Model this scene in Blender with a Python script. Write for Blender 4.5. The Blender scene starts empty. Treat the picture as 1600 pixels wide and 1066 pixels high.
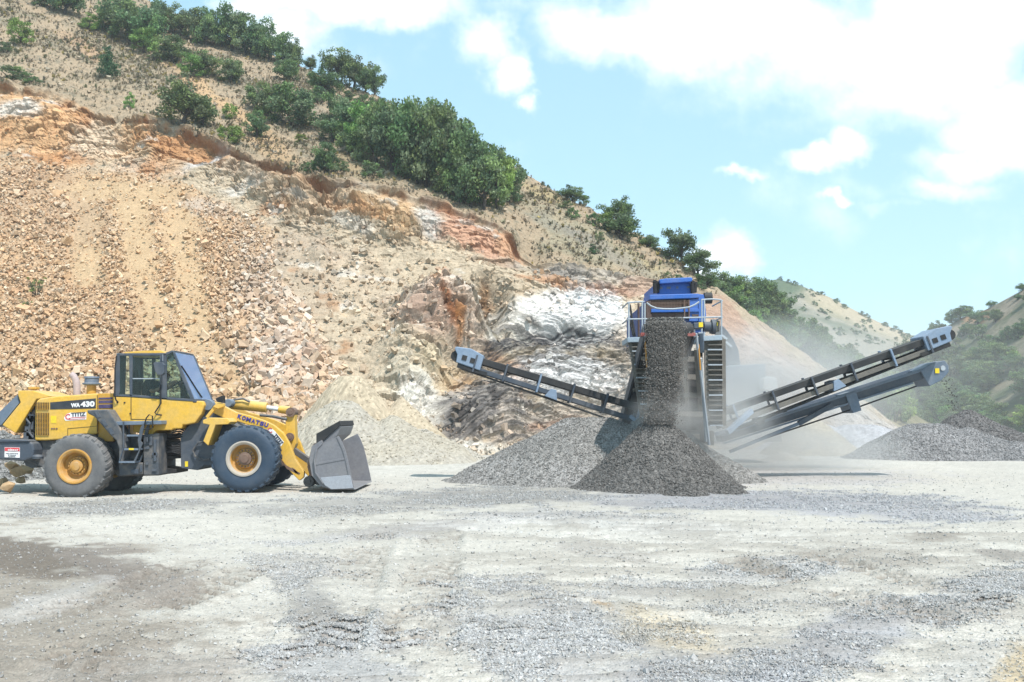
import bpy, math, random
import numpy as np
from mathutils import Vector, Matrix
random.seed(7)
RNG = np.random.default_rng(11)
scene = bpy.context.scene
COL = scene.collection

# ------------------------------------------------------------------ camera geometry
FPX = 1555.0                      # focal length in photograph pixels (1600 wide)
CAMZ = 1.76
HOR = 650.0
PITCH = math.atan((HOR - 533.0) / FPX)
CP, SP = math.cos(PITCH), math.sin(PITCH)


def ray(px, py):
    """direction (dx, 1, dz) per metre of world depth"""
    px = np.asarray(px, float); py = np.asarray(py, float)
    a = (px - 800.0) / FPX
    b = (533.0 - py) / FPX
    dy = CP - b * SP
    dz = SP + b * CP
    return a / dy, dz / dy


def P(px, py, Y):
    u, v = ray(px, py)
    return np.array((u * Y, Y, CAMZ + v * Y))


def XZ(pts, Y):
    out = []
    for (px, py) in pts:
        p = P(px, py, Y)
        out.append((float(p[0]), float(p[2])))
    return out


def G(px, py):
    """ground point (z = 0) seen at a pixel"""
    u, v = ray(px, py)
    Y = -CAMZ / v
    return u * Y, Y


# ------------------------------------------------------------------ numpy noise
def _hash(ix, iy, iz, seed):
    h = (ix.astype(np.int64) * 374761393 + iy.astype(np.int64) * 668265263 + iz.astype(np.int64) * 2147483647 + seed * 1274126177) & 0xFFFFFFFF
    h = ((h ^ (h >> 13)) * 1274126177) & 0xFFFFFFFF
    h = ((h ^ (h >> 16)) * 2246822519) & 0xFFFFFFFF
    h = h ^ (h >> 15)
    return (h & 0xFFFFFF).astype(np.float64) / float(0xFFFFFF)


def vnoise(x, y, z, seed=0):
    x, y, z = np.broadcast_arrays(np.asarray(x, float), np.asarray(y, float), np.asarray(z, float))
    ix, iy, iz = np.floor(x), np.floor(y), np.floor(z)
    fx, fy, fz = x - ix, y - iy, z - iz
    fx = fx * fx * (3 - 2 * fx); fy = fy * fy * (3 - 2 * fy); fz = fz * fz * (3 - 2 * fz)
    ix = ix.astype(np.int64); iy = iy.astype(np.int64); iz = iz.astype(np.int64)
    r = 0
    for dx in (0, 1):
        wx = fx if dx else 1 - fx
        for dy in (0, 1):
            wy = fy if dy else 1 - fy
            for dz in (0, 1):
                wz = fz if dz else 1 - fz
                r = r + wx * wy * wz * _hash(ix + dx, iy + dy, iz + dz, seed)
    return r * 2 - 1


def fbm(x, y, z, octaves=4, seed=0, gain=0.5):
    r = 0; a = 1.0; f = 1.0; t = 0
    for o in range(octaves):
        r = r + a * vnoise(x * f + 17.3 * o, y * f - 9.1 * o, z * f + 3.7 * o, seed + o)
        t += a; a *= gain; f *= 2.03
    return r / t


def ridged(x, y, z, octaves=4, seed=0):
    r = 0; a = 1.0; f = 1.0; t = 0
    for o in range(octaves):
        r = r + a * (1 - np.abs(vnoise(x * f + 7.3 * o, y * f - 2.1 * o, z * f + 5.7 * o, seed + o)) * 2)
        t += a; a *= 0.5; f *= 2.1
    return r / t


def cells(x, y, z, seed=0):
    """Worley: random value of the nearest cell and F2-F1"""
    x, y, z = np.broadcast_arrays(np.asarray(x, float), np.asarray(y, float), np.asarray(z, float))
    ix = np.floor(x).astype(np.int64); iy = np.floor(y).astype(np.int64); iz = np.floor(z).astype(np.int64)
    d1 = np.full(x.shape, 9.0); d2 = np.full(x.shape, 9.0); val = np.zeros(x.shape)
    for dx in (-1, 0, 1):
        for dy in (-1, 0, 1):
            for dz in (-1, 0, 1):
                cx, cy, cz = ix + dx, iy + dy, iz + dz
                px = cx + _hash(cx, cy, cz, seed + 1); py = cy + _hash(cx, cy, cz, seed + 2); pz = cz + _hash(cx, cy, cz, seed + 3)
                d = np.sqrt((px - x) ** 2 + (py - y) ** 2 + (pz - z) ** 2)
                v = _hash(cx, cy, cz, seed + 4)
                closer = d < d1
                d2 = np.where(closer, d1, np.minimum(d2, d))
                val = np.where(closer, v, val)
                d1 = np.where(closer, d, d1)
    return val, d2 - d1


def sstep(a, b, x):
    t = np.clip((np.asarray(x, float) - a) / (b - a), 0, 1)
    return t * t * (3 - 2 * t)


def lin(c):
    c = np.asarray(c, float) / 255.0
    return np.where(c <= 0.04045, c / 12.92, ((c + 0.055) / 1.055) ** 2.4)


KALB = 0.60


def A(r, g, b, k=None):
    """photograph colour of a sunlit surface -> albedo"""
    return lin((r, g, b)) * (KALB if k is None else k)


# ------------------------------------------------------------------ tags
def tag(o, label=None, cat=None, group=None, kind=None):
    if label: o['label'] = label
    if cat: o['category'] = cat
    if group: o['group'] = group
    if kind: o['kind'] = kind
    return o


def thing(name, label, cat, loc=(0, 0, 0), group=None):
    o = bpy.data.objects.new(name, None)
    o.empty_display_size = 0.3
    COL.objects.link(o)
    o.location = loc
    return tag(o, label, cat, group)


def origin_of(o):
    v = Vector((0, 0, 0))
    while o is not None:
        v += o.location; o = o.parent
    return v


# ------------------------------------------------------------------ mesh helpers
def raw_mesh(name, verts, faces_flat, sizes, smooth=False, colors=None):
    me = bpy.data.meshes.new(name)
    verts = np.asarray(verts, np.float32).reshape(-1, 3)
    faces_flat = np.asarray(faces_flat, np.int32).ravel()
    sizes = np.asarray(sizes, np.int32).ravel()
    me.vertices.add(len(verts)); me.vertices.foreach_set('co', verts.ravel())
    me.loops.add(len(faces_flat)); me.loops.foreach_set('vertex_index', faces_flat)
    me.polygons.add(len(sizes))
    starts = np.concatenate(([0], np.cumsum(sizes)[:-1])).astype(np.int32)
    me.polygons.foreach_set('loop_start', starts)
    me.polygons.foreach_set('loop_total', sizes)
    me.polygons.foreach_set('use_smooth', np.full(len(sizes), smooth))
    me.update(calc_edges=True)
    if colors is not None:
        at = me.color_attributes.new('Col', 'FLOAT_COLOR', 'POINT')
        c = np.ones((len(verts), 4), np.float32); c[:, :3] = colors
        at.data.foreach_set('color', c.ravel())
    me.validate()
    return me


def grid_faces(R, C, offset=0):
    i = np.arange(R - 1)[:, None] * C + np.arange(C - 1)[None, :] + offset
    return np.stack((i, i + 1, i + C + 1, i + C), -1).reshape(-1, 4)


def link(name, me, mat, parent=None):
    o = bpy.data.objects.new(name, me)
    COL.objects.link(o)
    if mat is not None:
        me.materials.clear(); me.materials.append(mat)
    if parent is not None:
        o.parent = parent
    return o


class MB:
    def __init__(self):
        self.v = []; self.f = []

    def add(self, verts, faces):
        b = len(self.v)
        self.v += [tuple(float(c) for c in p) for p in verts]
        self.f += [tuple(b + i for i in f) for f in faces]
        return self

    def box(self, x0, x1, y0, y1, z0, z1):
        vs = [(x0, y0, z0), (x1, y0, z0), (x1, y1, z0), (x0, y1, z0), (x0, y0, z1), (x1, y0, z1), (x1, y1, z1), (x0, y1, z1)]
        return self.add(vs, [(0, 3, 2, 1), (4, 5, 6, 7), (0, 1, 5, 4), (1, 2, 6, 5), (2, 3, 7, 6), (3, 0, 4, 7)])

    def prism(self, xz, y0, y1):
        n = len(xz)
        a = sum(xz[i][0] * xz[(i + 1) % n][1] - xz[(i + 1) % n][0] * xz[i][1] for i in range(n))
        if a < 0: xz = xz[::-1]
        vs = [(x, y0, z) for x, z in xz] + [(x, y1, z) for x, z in xz]
        fs = [tuple(range(n)), tuple(range(2 * n - 1, n - 1, -1))]
        for i in range(n):
            j = (i + 1) % n
            fs.append((i, n + i, n + j, j))
        return self.add(vs, fs)

    def beam(self, p, q, w, h, up=(0, 0, 1)):
        p = Vector(p); q = Vector(q)
        d = (q - p).normalized(); s = d.cross(Vector(up))
        if s.length < 1e-4: s = d.cross(Vector((1, 0, 0)))
        s.normalize(); u = s.cross(d)
        vs = []
        for e in (p, q):
            for (a, b) in ((-1, -1), (1, -1), (1, 1), (-1, 1)):
                vs.append(e + s * (a * w / 2) + u * (b * h / 2))
        return self.add(vs, [(0, 1, 2, 3), (7, 6, 5, 4), (0, 4, 5, 1), (1, 5, 6, 2), (2, 6, 7, 3), (3, 7, 4, 0)])

    def tube(self, pts, r, n=8):
        pts = [Vector(p) for p in pts]
        rs = r if isinstance(r, (list, tuple)) else [r] * len(pts)
        vs = []; fs = []
        prev = None
        for i, p in enumerate(pts):
            d = (pts[min(i + 1, len(pts) - 1)] - pts[max(i - 1, 0)]).normalized()
            ref = Vector((0, 0, 1)) if abs(d.z) < 0.9 else Vector((0, 1, 0))
            if prev is not None:
                s = (prev - d * prev.dot(d))
                s = s.normalized() if s.length > 1e-5 else d.cross(ref).normalized()
            else:
                s = d.cross(ref).normalized()
            prev = s
            t = d.cross(s)
            for k in range(n):
                an = 2 * math.pi * k / n
                vs.append(p + (s * math.cos(an) + t * math.sin(an)) * rs[i])
        for i in range(len(pts) - 1):
            for k in range(n):
                k2 = (k + 1) % n
                fs.append((i * n + k, i * n + k2, (i + 1) * n + k2, (i + 1) * n + k))
        fs.append(tuple(range(n - 1, -1, -1)))
        m = (len(pts) - 1) * n
        fs.append(tuple(m + k for k in range(n)))
        return self.add(vs, fs)

    def lathe_y(self, c, prof, n=48, closed=False):
        """revolve (r, dy) profile about the Y axis through c"""
        vs = []; fs = []
        m = len(prof)
        for k in range(n):
            an = 2 * math.pi * k / n
            for (r, y) in prof:
                vs.append((c[0] + r * math.cos(an), c[1] + y, c[2] + r * math.sin(an)))
        for k in range(n):
            k2 = (k + 1) % n
            for i in range(m - 1 if not closed else m):
                i2 = (i + 1) % m
                fs.append((k * m + i, k * m + i2, k2 * m + i2, k2 * m + i))
        return self.add(vs, fs)

    def lathe_z(self, c, prof, n=32):
        vs = []; fs = []
        m = len(prof)
        for k in range(n):
            an = 2 * math.pi * k / n
            for (r, z) in prof:
                vs.append((c[0] + r * math.cos(an), c[1] + r * math.sin(an), c[2] + z))
        for k in range(n):
            k2 = (k + 1) % n
            for i in range(m - 1):
                fs.append((k * m + i, k2 * m + i, k2 * m + i + 1, k * m + i + 1))
        return self.add(vs, fs)

    def build(self, name, mat, parent=None, bevel=0.0, smooth=False, seg=2):
        o0 = origin_of(parent) if parent is not None else Vector((0, 0, 0))
        me = bpy.data.meshes.new(name)
        me.from_pydata([(x - o0.x, y - o0.y, z - o0.z) for x, y, z in self.v], [], self.f)
        me.validate(); me.update()
        if smooth:
            me.polygons.foreach_set('use_smooth', np.full(len(me.polygons), True))
            try:
                me.set_sharp_from_angle(angle=math.radians(35))
            except Exception:
                pass
        o = link(name, me, mat, parent)
        if bevel > 0:
            md = o.modifiers.new('edge', 'BEVEL'); md.width = bevel; md.segments = seg
            md.limit_method = 'ANGLE'; md.angle_limit = math.radians(40)
        return o


CUBE = np.array([(-1, -1, -1), (1, -1, -1), (1, 1, -1), (-1, 1, -1), (-1, -1, 1), (1, -1, 1), (1, 1, 1), (-1, 1, 1)], float) * 0.5
CUBE_F = np.array([(0, 3, 2, 1), (4, 5, 6, 7), (0, 1, 5, 4), (1, 2, 6, 5), (2, 3, 7, 6), (3, 0, 4, 7)])


def rand_rot(n, rng):
    q = rng.normal(size=(n, 4)); q /= np.linalg.norm(q, axis=1)[:, None]
    w, x, y, z = q.T
    return np.stack((np.stack((1 - 2 * (y * y + z * z), 2 * (x * y - z * w), 2 * (x * z + y * w)), -1),
                     np.stack((2 * (x * y + z * w), 1 - 2 * (x * x + z * z), 2 * (y * z - x * w)), -1),
                     np.stack((2 * (x * z - y * w), 2 * (y * z + x * w), 1 - 2 * (x * x + y * y)), -1)), 1)


def stones(pos, size, col, rng, flat=0.7, jitter=0.22):
    """angular broken stones: verts, quads, colours"""
    n = len(pos)
    V = np.repeat(CUBE[None], n, 0) + rng.uniform(-jitter, jitter, (n, 8, 3))
    S = np.stack((rng.uniform(0.7, 1.25, n), rng.uniform(0.6, 1.0, n), rng.uniform(flat - 0.25, flat + 0.15, n)), -1) * np.asarray(size)[:, None]
    V = V * S[:, None, :]
    V = np.einsum('nij,nkj->nki', rand_rot(n, rng), V) + np.asarray(pos)[:, None, :]
    F = CUBE_F[None] + (np.arange(n) * 8)[:, None, None]
    C = np.repeat(np.asarray(col)[:, None, :], 8, 1)
    return V.reshape(-1, 3), F.reshape(-1, 4), C.reshape(-1, 3)
# ------------------------------------------------------------------ materials
def new_mat(name):
    m = bpy.data.materials.new(name); m.use_nodes = True
    nt = m.node_tree
    b = nt.nodes['Principled BSDF']
    return m, nt, b


def N(nt, kind, **kw):
    n = nt.nodes.new(kind)
    for k, v in kw.items():
        if k.startswith('i_'):
            key = k[2:]
            n.inputs[int(key) if key.isdigit() else key.replace('_', ' ')].default_value = v
        else:
            setattr(n, k, v)
    return n


def mixc(nt, fac, a, b, blend='MIX'):
    n = nt.nodes.new('ShaderNodeMix'); n.data_type = 'RGBA'; n.blend_type = blend
    for key, val in ((0, fac), (6, a), (7, b)):
        if hasattr(val, 'links'):
            nt.links.new(val, n.inputs[key])
        elif isinstance(val, (tuple, list, np.ndarray)):
            n.inputs[key].default_value = (float(val[0]), float(val[1]), float(val[2]), 1)
        else:
            n.inputs[key].default_value = val
    return n.outputs[2]


def ramp(nt, src, pts):
    r = nt.nodes.new('ShaderNodeValToRGB')
    el = r.color_ramp.elements
    while len(el) > 1: el.remove(el[-1])
    el[0].position = pts[0][0]; el[0].color = (*[float(c) for c in np.broadcast_to(pts[0][1], 3)], 1)
    for p, c in pts[1:]:
        e = el.new(p); e.color = (*[float(x) for x in np.broadcast_to(c, 3)], 1)
    nt.links.new(src, r.inputs[0])
    return r.outputs[0]


def objcoord(nt):
    return N(nt, 'ShaderNodeTexCoord').outputs['Object']


def noise(nt, vec, scale, detail=4, rough=0.55, out=0):
    n = N(nt, 'ShaderNodeTexNoise'); n.inputs['Scale'].default_value = scale
    n.inputs['Detail'].default_value = detail; n.inputs['Roughness'].default_value = rough
    nt.links.new(vec, n.inputs['Vector'])
    return n.outputs[out]


def bump(nt, b, height, strength, dist):
    n = N(nt, 'ShaderNodeBump'); n.inputs['Strength'].default_value = strength; n.inputs['Distance'].default_value = dist
    nt.links.new(height, n.inputs['Height'])
    nt.links.new(n.outputs[0], b.inputs['Normal'])
    return n


def metal_paint(name, col, rough=0.5, dust=0.35, dustcol=(0.42, 0.38, 0.32), scale=2.5, wear=None, spec=0.4):
    """weathered paint: base coat, patchy dust film, dust lying on upward faces, fine grain"""
    m, nt, b = new_mat(name)
    oc = objcoord(nt)
    n1 = noise(nt, oc, scale, 6, 0.65)
    n2 = noise(nt, oc, scale * 9, 4, 0.6)
    var = ramp(nt, n2, [(0.3, 0.86), (0.7, 1.08)])
    base = mixc(nt, 1.0, col, var, 'MULTIPLY')
    geo = N(nt, 'ShaderNodeNewGeometry')
    sep = N(nt, 'ShaderNodeSeparateXYZ'); nt.links.new(geo.outputs['Normal'], sep.inputs[0])
    up = ramp(nt, sep.outputs[2], [(0.35, 0.0), (0.95, 0.55)])
    film = ramp(nt, n1, [(0.42, 0.0), (0.75, dust)])
    add = N(nt, 'ShaderNodeMath', operation='ADD', use_clamp=True)
    nt.links.new(film, add.inputs[0])
    mu = N(nt, 'ShaderNodeMath', operation='MULTIPLY'); mu.inputs[1].default_value = min(1.0, dust * 1.6)
    nt.links.new(up, mu.inputs[0]); nt.links.new(mu.outputs[0], add.inputs[1])
    c = mixc(nt, add.outputs[0], base, dustcol)
    if wear is not None:
        w = ramp(nt, noise(nt, oc, scale * 4, 8, 0.7), [(0.60, 0.0), (0.68, 0.9)])
        c = mixc(nt, w, c, wear)
    nt.links.new(c, b.inputs['Base Color'])
    rr = ramp(nt, n1, [(0.3, rough), (0.8, min(1, rough + 0.3))])
    nt.links.new(rr, b.inputs['Roughness'])
    b.inputs['Specular IOR Level'].default_value = spec
    bump(nt, b, n2, 0.15, 0.01)
    return m


def attr_mat(name, fine=14.0, contrast=(0.72, 1.22), bstr=0.6, bdist=0.05, vor=None, rough=0.95, vcol=(0.55, 1.25)):
    """rock / soil whose colour comes from a per-vertex colour, with procedural grain"""
    m, nt, b = new_mat(name)
    at = N(nt, 'ShaderNodeAttribute'); at.attribute_name = 'Col'
    oc = objcoord(nt)
    n1 = noise(nt, oc, fine, 5, 0.7)
    v = ramp(nt, n1, [(0.3, contrast[0]), (0.7, contrast[1])])
    c = mixc(nt, 1.0, at.outputs['Color'], v, 'MULTIPLY')
    h = n1
    if vor:
        vo = N(nt, 'ShaderNodeTexVoronoi'); vo.inputs['Scale'].default_value = vor
        nt.links.new(oc, vo.inputs['Vector'])
        sepc = N(nt, 'ShaderNodeSeparateColor'); nt.links.new(vo.outputs['Color'], sepc.inputs[0])
        vv = ramp(nt, sepc.outputs[0], [(0.0, vcol[0]), (1.0, vcol[1])])
        c = mixc(nt, 1.0, c, vv, 'MULTIPLY')
        inv = N(nt, 'ShaderNodeMath', operation='SUBTRACT'); inv.inputs[0].default_value = 1.0
        nt.links.new(vo.outputs['Distance'], inv.inputs[1])
        h2 = N(nt, 'ShaderNodeMath', operation='ADD')
        nt.links.new(n1, h2.inputs[0]); nt.links.new(inv.outputs[0], h2.inputs[1]); h = h2.outputs[0]
    nt.links.new(c, b.inputs['Base Color'])
    b.inputs['Roughness'].default_value = rough
    b.inputs['Specular IOR Level'].default_value = 0.15
    bump(nt, b, h, bstr, bdist)
    return m


M = {}
M['hill'] = attr_mat('hillside rock and soil', fine=7.0, contrast=(0.74, 1.2), bstr=0.7, bdist=0.12)
M['far'] = attr_mat('far hillside soil', fine=1.2, contrast=(0.7, 1.2), bstr=0.5, bdist=0.5)
M['ground'] = attr_mat('quarry floor dust and grit', fine=22.0, contrast=(0.86, 1.1), bstr=0.55, bdist=0.02, vor=42.0, vcol=(0.86, 1.1))
M['stone'] = attr_mat('broken stone', fine=9.0, contrast=(0.78, 1.15), bstr=0.4, bdist=0.03)
M['gravel'] = attr_mat('crushed gravel', fine=60.0, contrast=(0.8, 1.15), bstr=0.8, bdist=0.02, vor=38.0)
M['sand'] = attr_mat('quarry sand', fine=18.0, contrast=(0.84, 1.12), bstr=0.6, bdist=0.04)

YEL = (0.68, 0.40, 0.05)
M['yellow'] = metal_paint('loader yellow paint', YEL, 0.40, 0.42, (0.50, 0.40, 0.25), 1.8)
M['yellow_worn'] = metal_paint('worn yellow paint', (0.55, 0.29, 0.03), 0.5, 0.45, (0.45, 0.38, 0.27), 4.0)
M['ochre'] = metal_paint('dusty ochre wheel paint', (0.50, 0.25, 0.04), 0.6, 0.6, (0.45, 0.34, 0.22), 5.0)
M['pale_rim'] = metal_paint('dusty pale rim', (0.42, 0.38, 0.33), 0.7, 0.4, (0.35, 0.28, 0.2), 5.0)
M['slate'] = metal_paint('dark slate paint', (0.055, 0.070, 0.094), 0.5, 0.30, (0.26, 0.245, 0.225))
M['slate_dirty'] = metal_paint('dirty slate paint', (0.06, 0.070, 0.084), 0.65, 0.75, (0.24, 0.21, 0.18), 3.5)
M['dark'] = metal_paint('dark greasy metal', (0.018, 0.019, 0.021), 0.6, 0.3, (0.12, 0.11, 0.1), 5)
M['black'] = metal_paint('black rubber trim', (0.012, 0.012, 0.014), 0.6, 0.12, (0.1, 0.1, 0.1), 5)
M['tyre_new'] = metal_paint('blue black tyre rubber', (0.028, 0.050, 0.082), 0.55, 0.22, (0.16, 0.17, 0.18), 4)
M['tyre_old'] = metal_paint('dusty grey tyre rubber', (0.115, 0.116, 0.12), 0.85, 0.7, (0.22, 0.21, 0.2), 3)
M['steel'] = metal_paint('bucket steel', (0.17, 0.17, 0.185), 0.42, 0.3, (0.30, 0.28, 0.26), 2.0, spec=0.5)
M['steel_dark'] = metal_paint('worn dark steel', (0.085, 0.082, 0.082), 0.5, 0.5, (0.24, 0.2, 0.17), 3.0)
M['blade'] = metal_paint('polished wear plate', (0.30, 0.32, 0.36), 0.35, 0.2, (0.35, 0.34, 0.33), 2.0, spec=0.6)
M['chrome'] = metal_paint('chromed rod', (0.62, 0.63, 0.65), 0.2, 0.1)
M['rust'] = metal_paint('rusty pin steel', (0.16, 0.10, 0.075), 0.8, 0.4, (0.25, 0.2, 0.16), 8)
M['exhaust'] = metal_paint('heat bleached exhaust pipe', (0.46, 0.37, 0.36), 0.6, 0.3, (0.3, 0.22, 0.18), 6)
M['cap'] = metal_paint('blue grey plastic cap', (0.13, 0.17, 0.23), 0.5, 0.3)
M['stripe'] = metal_paint('charcoal decal', (0.028, 0.033, 0.042), 0.45, 0.12)
M['violet'] = metal_paint('violet decal', (0.055, 0.04, 0.12), 0.5, 0.2)
M['white'] = metal_paint('white lettering', (0.82, 0.82, 0.82), 0.5, 0.1)
M['red'] = metal_paint('red lettering', (0.58, 0.05, 0.06), 0.5, 0.1)
M['navy'] = metal_paint('navy lettering', (0.045, 0.04, 0.26), 0.5, 0.05)
M['ink'] = metal_paint('dark ink lettering', (0.05, 0.055, 0.08), 0.5, 0.05)
M['sticker_yellow'] = metal_paint('yellow sticker', (0.75, 0.55, 0.02), 0.5, 0.1)
M['seat'] = metal_paint('seat fabric', (0.03, 0.03, 0.033), 0.9, 0.1)
M['galv'] = metal_paint('galvanised rail', (0.36, 0.40, 0.44), 0.45, 0.25, (0.4, 0.38, 0.36))
M['plank'] = metal_paint('pale blue grey platform paint', (0.30, 0.37, 0.43), 0.55, 0.3, (0.42, 0.4, 0.38))
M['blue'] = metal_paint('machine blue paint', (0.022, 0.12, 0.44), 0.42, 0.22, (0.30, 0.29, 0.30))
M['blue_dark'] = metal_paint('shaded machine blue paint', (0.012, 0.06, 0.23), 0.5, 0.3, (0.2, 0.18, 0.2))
M['mesh_brown'] = metal_paint('rusty screen cloth', (0.085, 0.052, 0.045), 0.85, 0.5, (0.2, 0.16, 0.14), 6)
M['slat'] = metal_paint('dusty ladder metal', (0.135, 0.125, 0.11), 0.8, 0.8, (0.22, 0.2, 0.17), 3)
M['conv'] = metal_paint('blue grey conveyor paint', (0.12, 0.16, 0.215), 0.5, 0.3, (0.36, 0.35, 0.34))
M['conv_head'] = metal_paint('pale blue conveyor guard', (0.20, 0.27, 0.37), 0.45, 0.2, (0.42, 0.42, 0.42))
M['belt'] = metal_paint('conveyor belt rubber', (0.026, 0.027, 0.029), 0.75, 0.35, (0.13, 0.12, 0.11), 3)
M['brick_red'] = metal_paint('red oxide bracket', (0.28, 0.04, 0.035), 0.6, 0.3)
M['strap_orange'] = metal_paint('orange strap', (0.5, 0.23, 0.03), 0.6, 0.2)
M['skin'] = metal_paint('skin', (0.42, 0.22, 0.16), 0.6, 0.0)
M['cloth'] = metal_paint('dark work shirt', (0.03, 0.035, 0.05), 0.9, 0.05)
M['hair'] = metal_paint('dark hair', (0.012, 0.01, 0.009), 0.8, 0.0)


def glass_mat(name, tint, refl=0.25, rough=0.03, film=0.06, filmcol=(0.4, 0.38, 0.34)):
    m, nt, b = new_mat(name)
    out = nt.nodes['Material Output']
    tr = N(nt, 'ShaderNodeBsdfTransparent'); tr.inputs[0].default_value = (*tint, 1)
    gl = N(nt, 'ShaderNodeBsdfGlossy'); gl.inputs[0].default_value = (0.9, 0.95, 1, 1); gl.inputs['Roughness'].default_value = rough
    lw = N(nt, 'ShaderNodeLayerWeight'); lw.inputs[0].default_value = 0.25
    rp = ramp(nt, lw.outputs['Fresnel'], [(0.0, refl * 0.4), (1.0, min(1, refl * 2.2))])
    mx = N(nt, 'ShaderNodeMixShader')
    df = N(nt, 'ShaderNodeBsdfDiffuse'); df.inputs[0].default_value = (*filmcol, 1)
    mf = N(nt, 'ShaderNodeMixShader'); mf.inputs[0].default_value = film
    nt.links.new(tr.outputs[0], mf.inputs[1]); nt.links.new(df.outputs[0], mf.inputs[2])
    nt.links.new(rp, mx.inputs[0]); nt.links.new(mf.outputs[0], mx.inputs[1]); nt.links.new(gl.outputs[0], mx.inputs[2])
    nt.links.new(mx.outputs[0], out.inputs['Surface'])
    return m


M['glass'] = glass_mat('tinted cab glass', (0.74, 0.84, 0.82), 0.05, film=0.015)
M['windscreen'] = glass_mat('tinted windscreen with painted sky', (0.45, 0.62, 0.85), 0.25, 0.06, film=0.5, filmcol=(0.30, 0.45, 0.70))  # diffuse blue film stands in for sky reflected in the glass


def leaf_mat(name, mul=(1, 1, 1)):
    m, nt, b = new_mat(name)
    at = N(nt, 'ShaderNodeAttribute'); at.attribute_name = 'Col'
    oi = N(nt, 'ShaderNodeObjectInfo')
    hv = N(nt, 'ShaderNodeHueSaturation')
    nt.links.new(at.outputs['Color'], hv.inputs['Color'])
    hr = N(nt, 'ShaderNodeMapRange'); hr.inputs[3].default_value = 0.47; hr.inputs[4].default_value = 0.525
    nt.links.new(oi.outputs['Random'], hr.inputs[0]); nt.links.new(hr.outputs[0], hv.inputs['Hue'])
    vr = N(nt, 'ShaderNodeMapRange'); vr.inputs[3].default_value = 0.8; vr.inputs[4].default_value = 1.2
    mm = N(nt, 'ShaderNodeMath', operation='FRACT'); m2 = N(nt, 'ShaderNodeMath', operation='MULTIPLY'); m2.inputs[1].default_value = 7.31
    nt.links.new(oi.outputs['Random'], m2.inputs[0]); nt.links.new(m2.outputs[0], mm.inputs[0]); nt.links.new(mm.outputs[0], vr.inputs[0])
    nt.links.new(vr.outputs[0], hv.inputs['Value'])
    c = mixc(nt, 1.0, hv.outputs[0], mul, 'MULTIPLY')
    nt.links.new(c, b.inputs['Base Color'])
    b.inputs['Roughness'].default_value = 0.6
    b.inputs['Specular IOR Level'].default_value = 0.25
    tl = N(nt, 'ShaderNodeBsdfTranslucent'); nt.links.new(c, tl.inputs[0])
    mx = N(nt, 'ShaderNodeMixShader'); mx.inputs[0].default_value = 0.3
    out = nt.nodes['Material Output']
    nt.links.new(b.outputs[0], mx.inputs[1]); nt.links.new(tl.outputs[0], mx.inputs[2]); nt.links.new(mx.outputs[0], out.inputs['Surface'])
    return m


M['leaf'] = leaf_mat('oak leaves')
M['grass'] = leaf_mat('dry grass blades')
M['bark'] = metal_paint('grey brown bark', (0.06, 0.05, 0.042), 0.95, 0.4, (0.1, 0.09, 0.08), 3)
# ------------------------------------------------------------------ camera, sun, sky
cam_d = bpy.data.cameras.new('camera'); cam = bpy.data.objects.new('camera', cam_d); COL.objects.link(cam)
cam_d.sensor_width = 36.0; cam_d.lens = 36.0 * FPX / 1600.0
cam_d.clip_start = 0.1; cam_d.clip_end = 5000
cam.location = (0, 0, CAMZ); cam.rotation_euler = (math.pi / 2 + PITCH, 0, 0)
scene.camera = cam

SUN_DIR = Vector((0.32, -0.44, 0.84)).normalized()
sun_d = bpy.data.lights.new('sun', 'SUN'); sun_d.energy = 3.3; sun_d.angle = math.radians(0.6); sun_d.color = (1.0, 0.96, 0.91)
sun = bpy.data.objects.new('sun', sun_d); COL.objects.link(sun)
sun.rotation_euler = SUN_DIR.to_track_quat('Z', 'Y').to_euler()
sun.location = (20, -20, 60)

w = bpy.data.worlds.new('World'); scene.world = w; w.use_nodes = True
nt = w.node_tree
bg = nt.nodes['Background']; bg.inputs['Strength'].default_value = 0.15
sky = N(nt, 'ShaderNodeTexSky'); sky.sky_type = 'NISHITA'; sky.sun_disc = False
sky.sun_elevation = math.asin(SUN_DIR.z); sky.sun_rotation = math.atan2(SUN_DIR.x, SUN_DIR.y)
sky.air_density = 1.0; sky.dust_density = 1.5; sky.ozone_density = 1.0; sky.altitude = 900
tc = N(nt, 'ShaderNodeTexCoord')
sp = N(nt, 'ShaderNodeSeparateXYZ'); nt.links.new(tc.outputs['Generated'], sp.inputs[0])


def mth(op, a, b=None, c=None, clamp=False):
    n = N(nt, 'ShaderNodeMath', operation=op, use_clamp=clamp)
    for i, v in enumerate((a, b, c)):
        if v is None: continue
        if hasattr(v, 'links'): nt.links.new(v, n.inputs[i])
        else: n.inputs[i].default_value = v
    return n.outputs[0]


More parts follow.
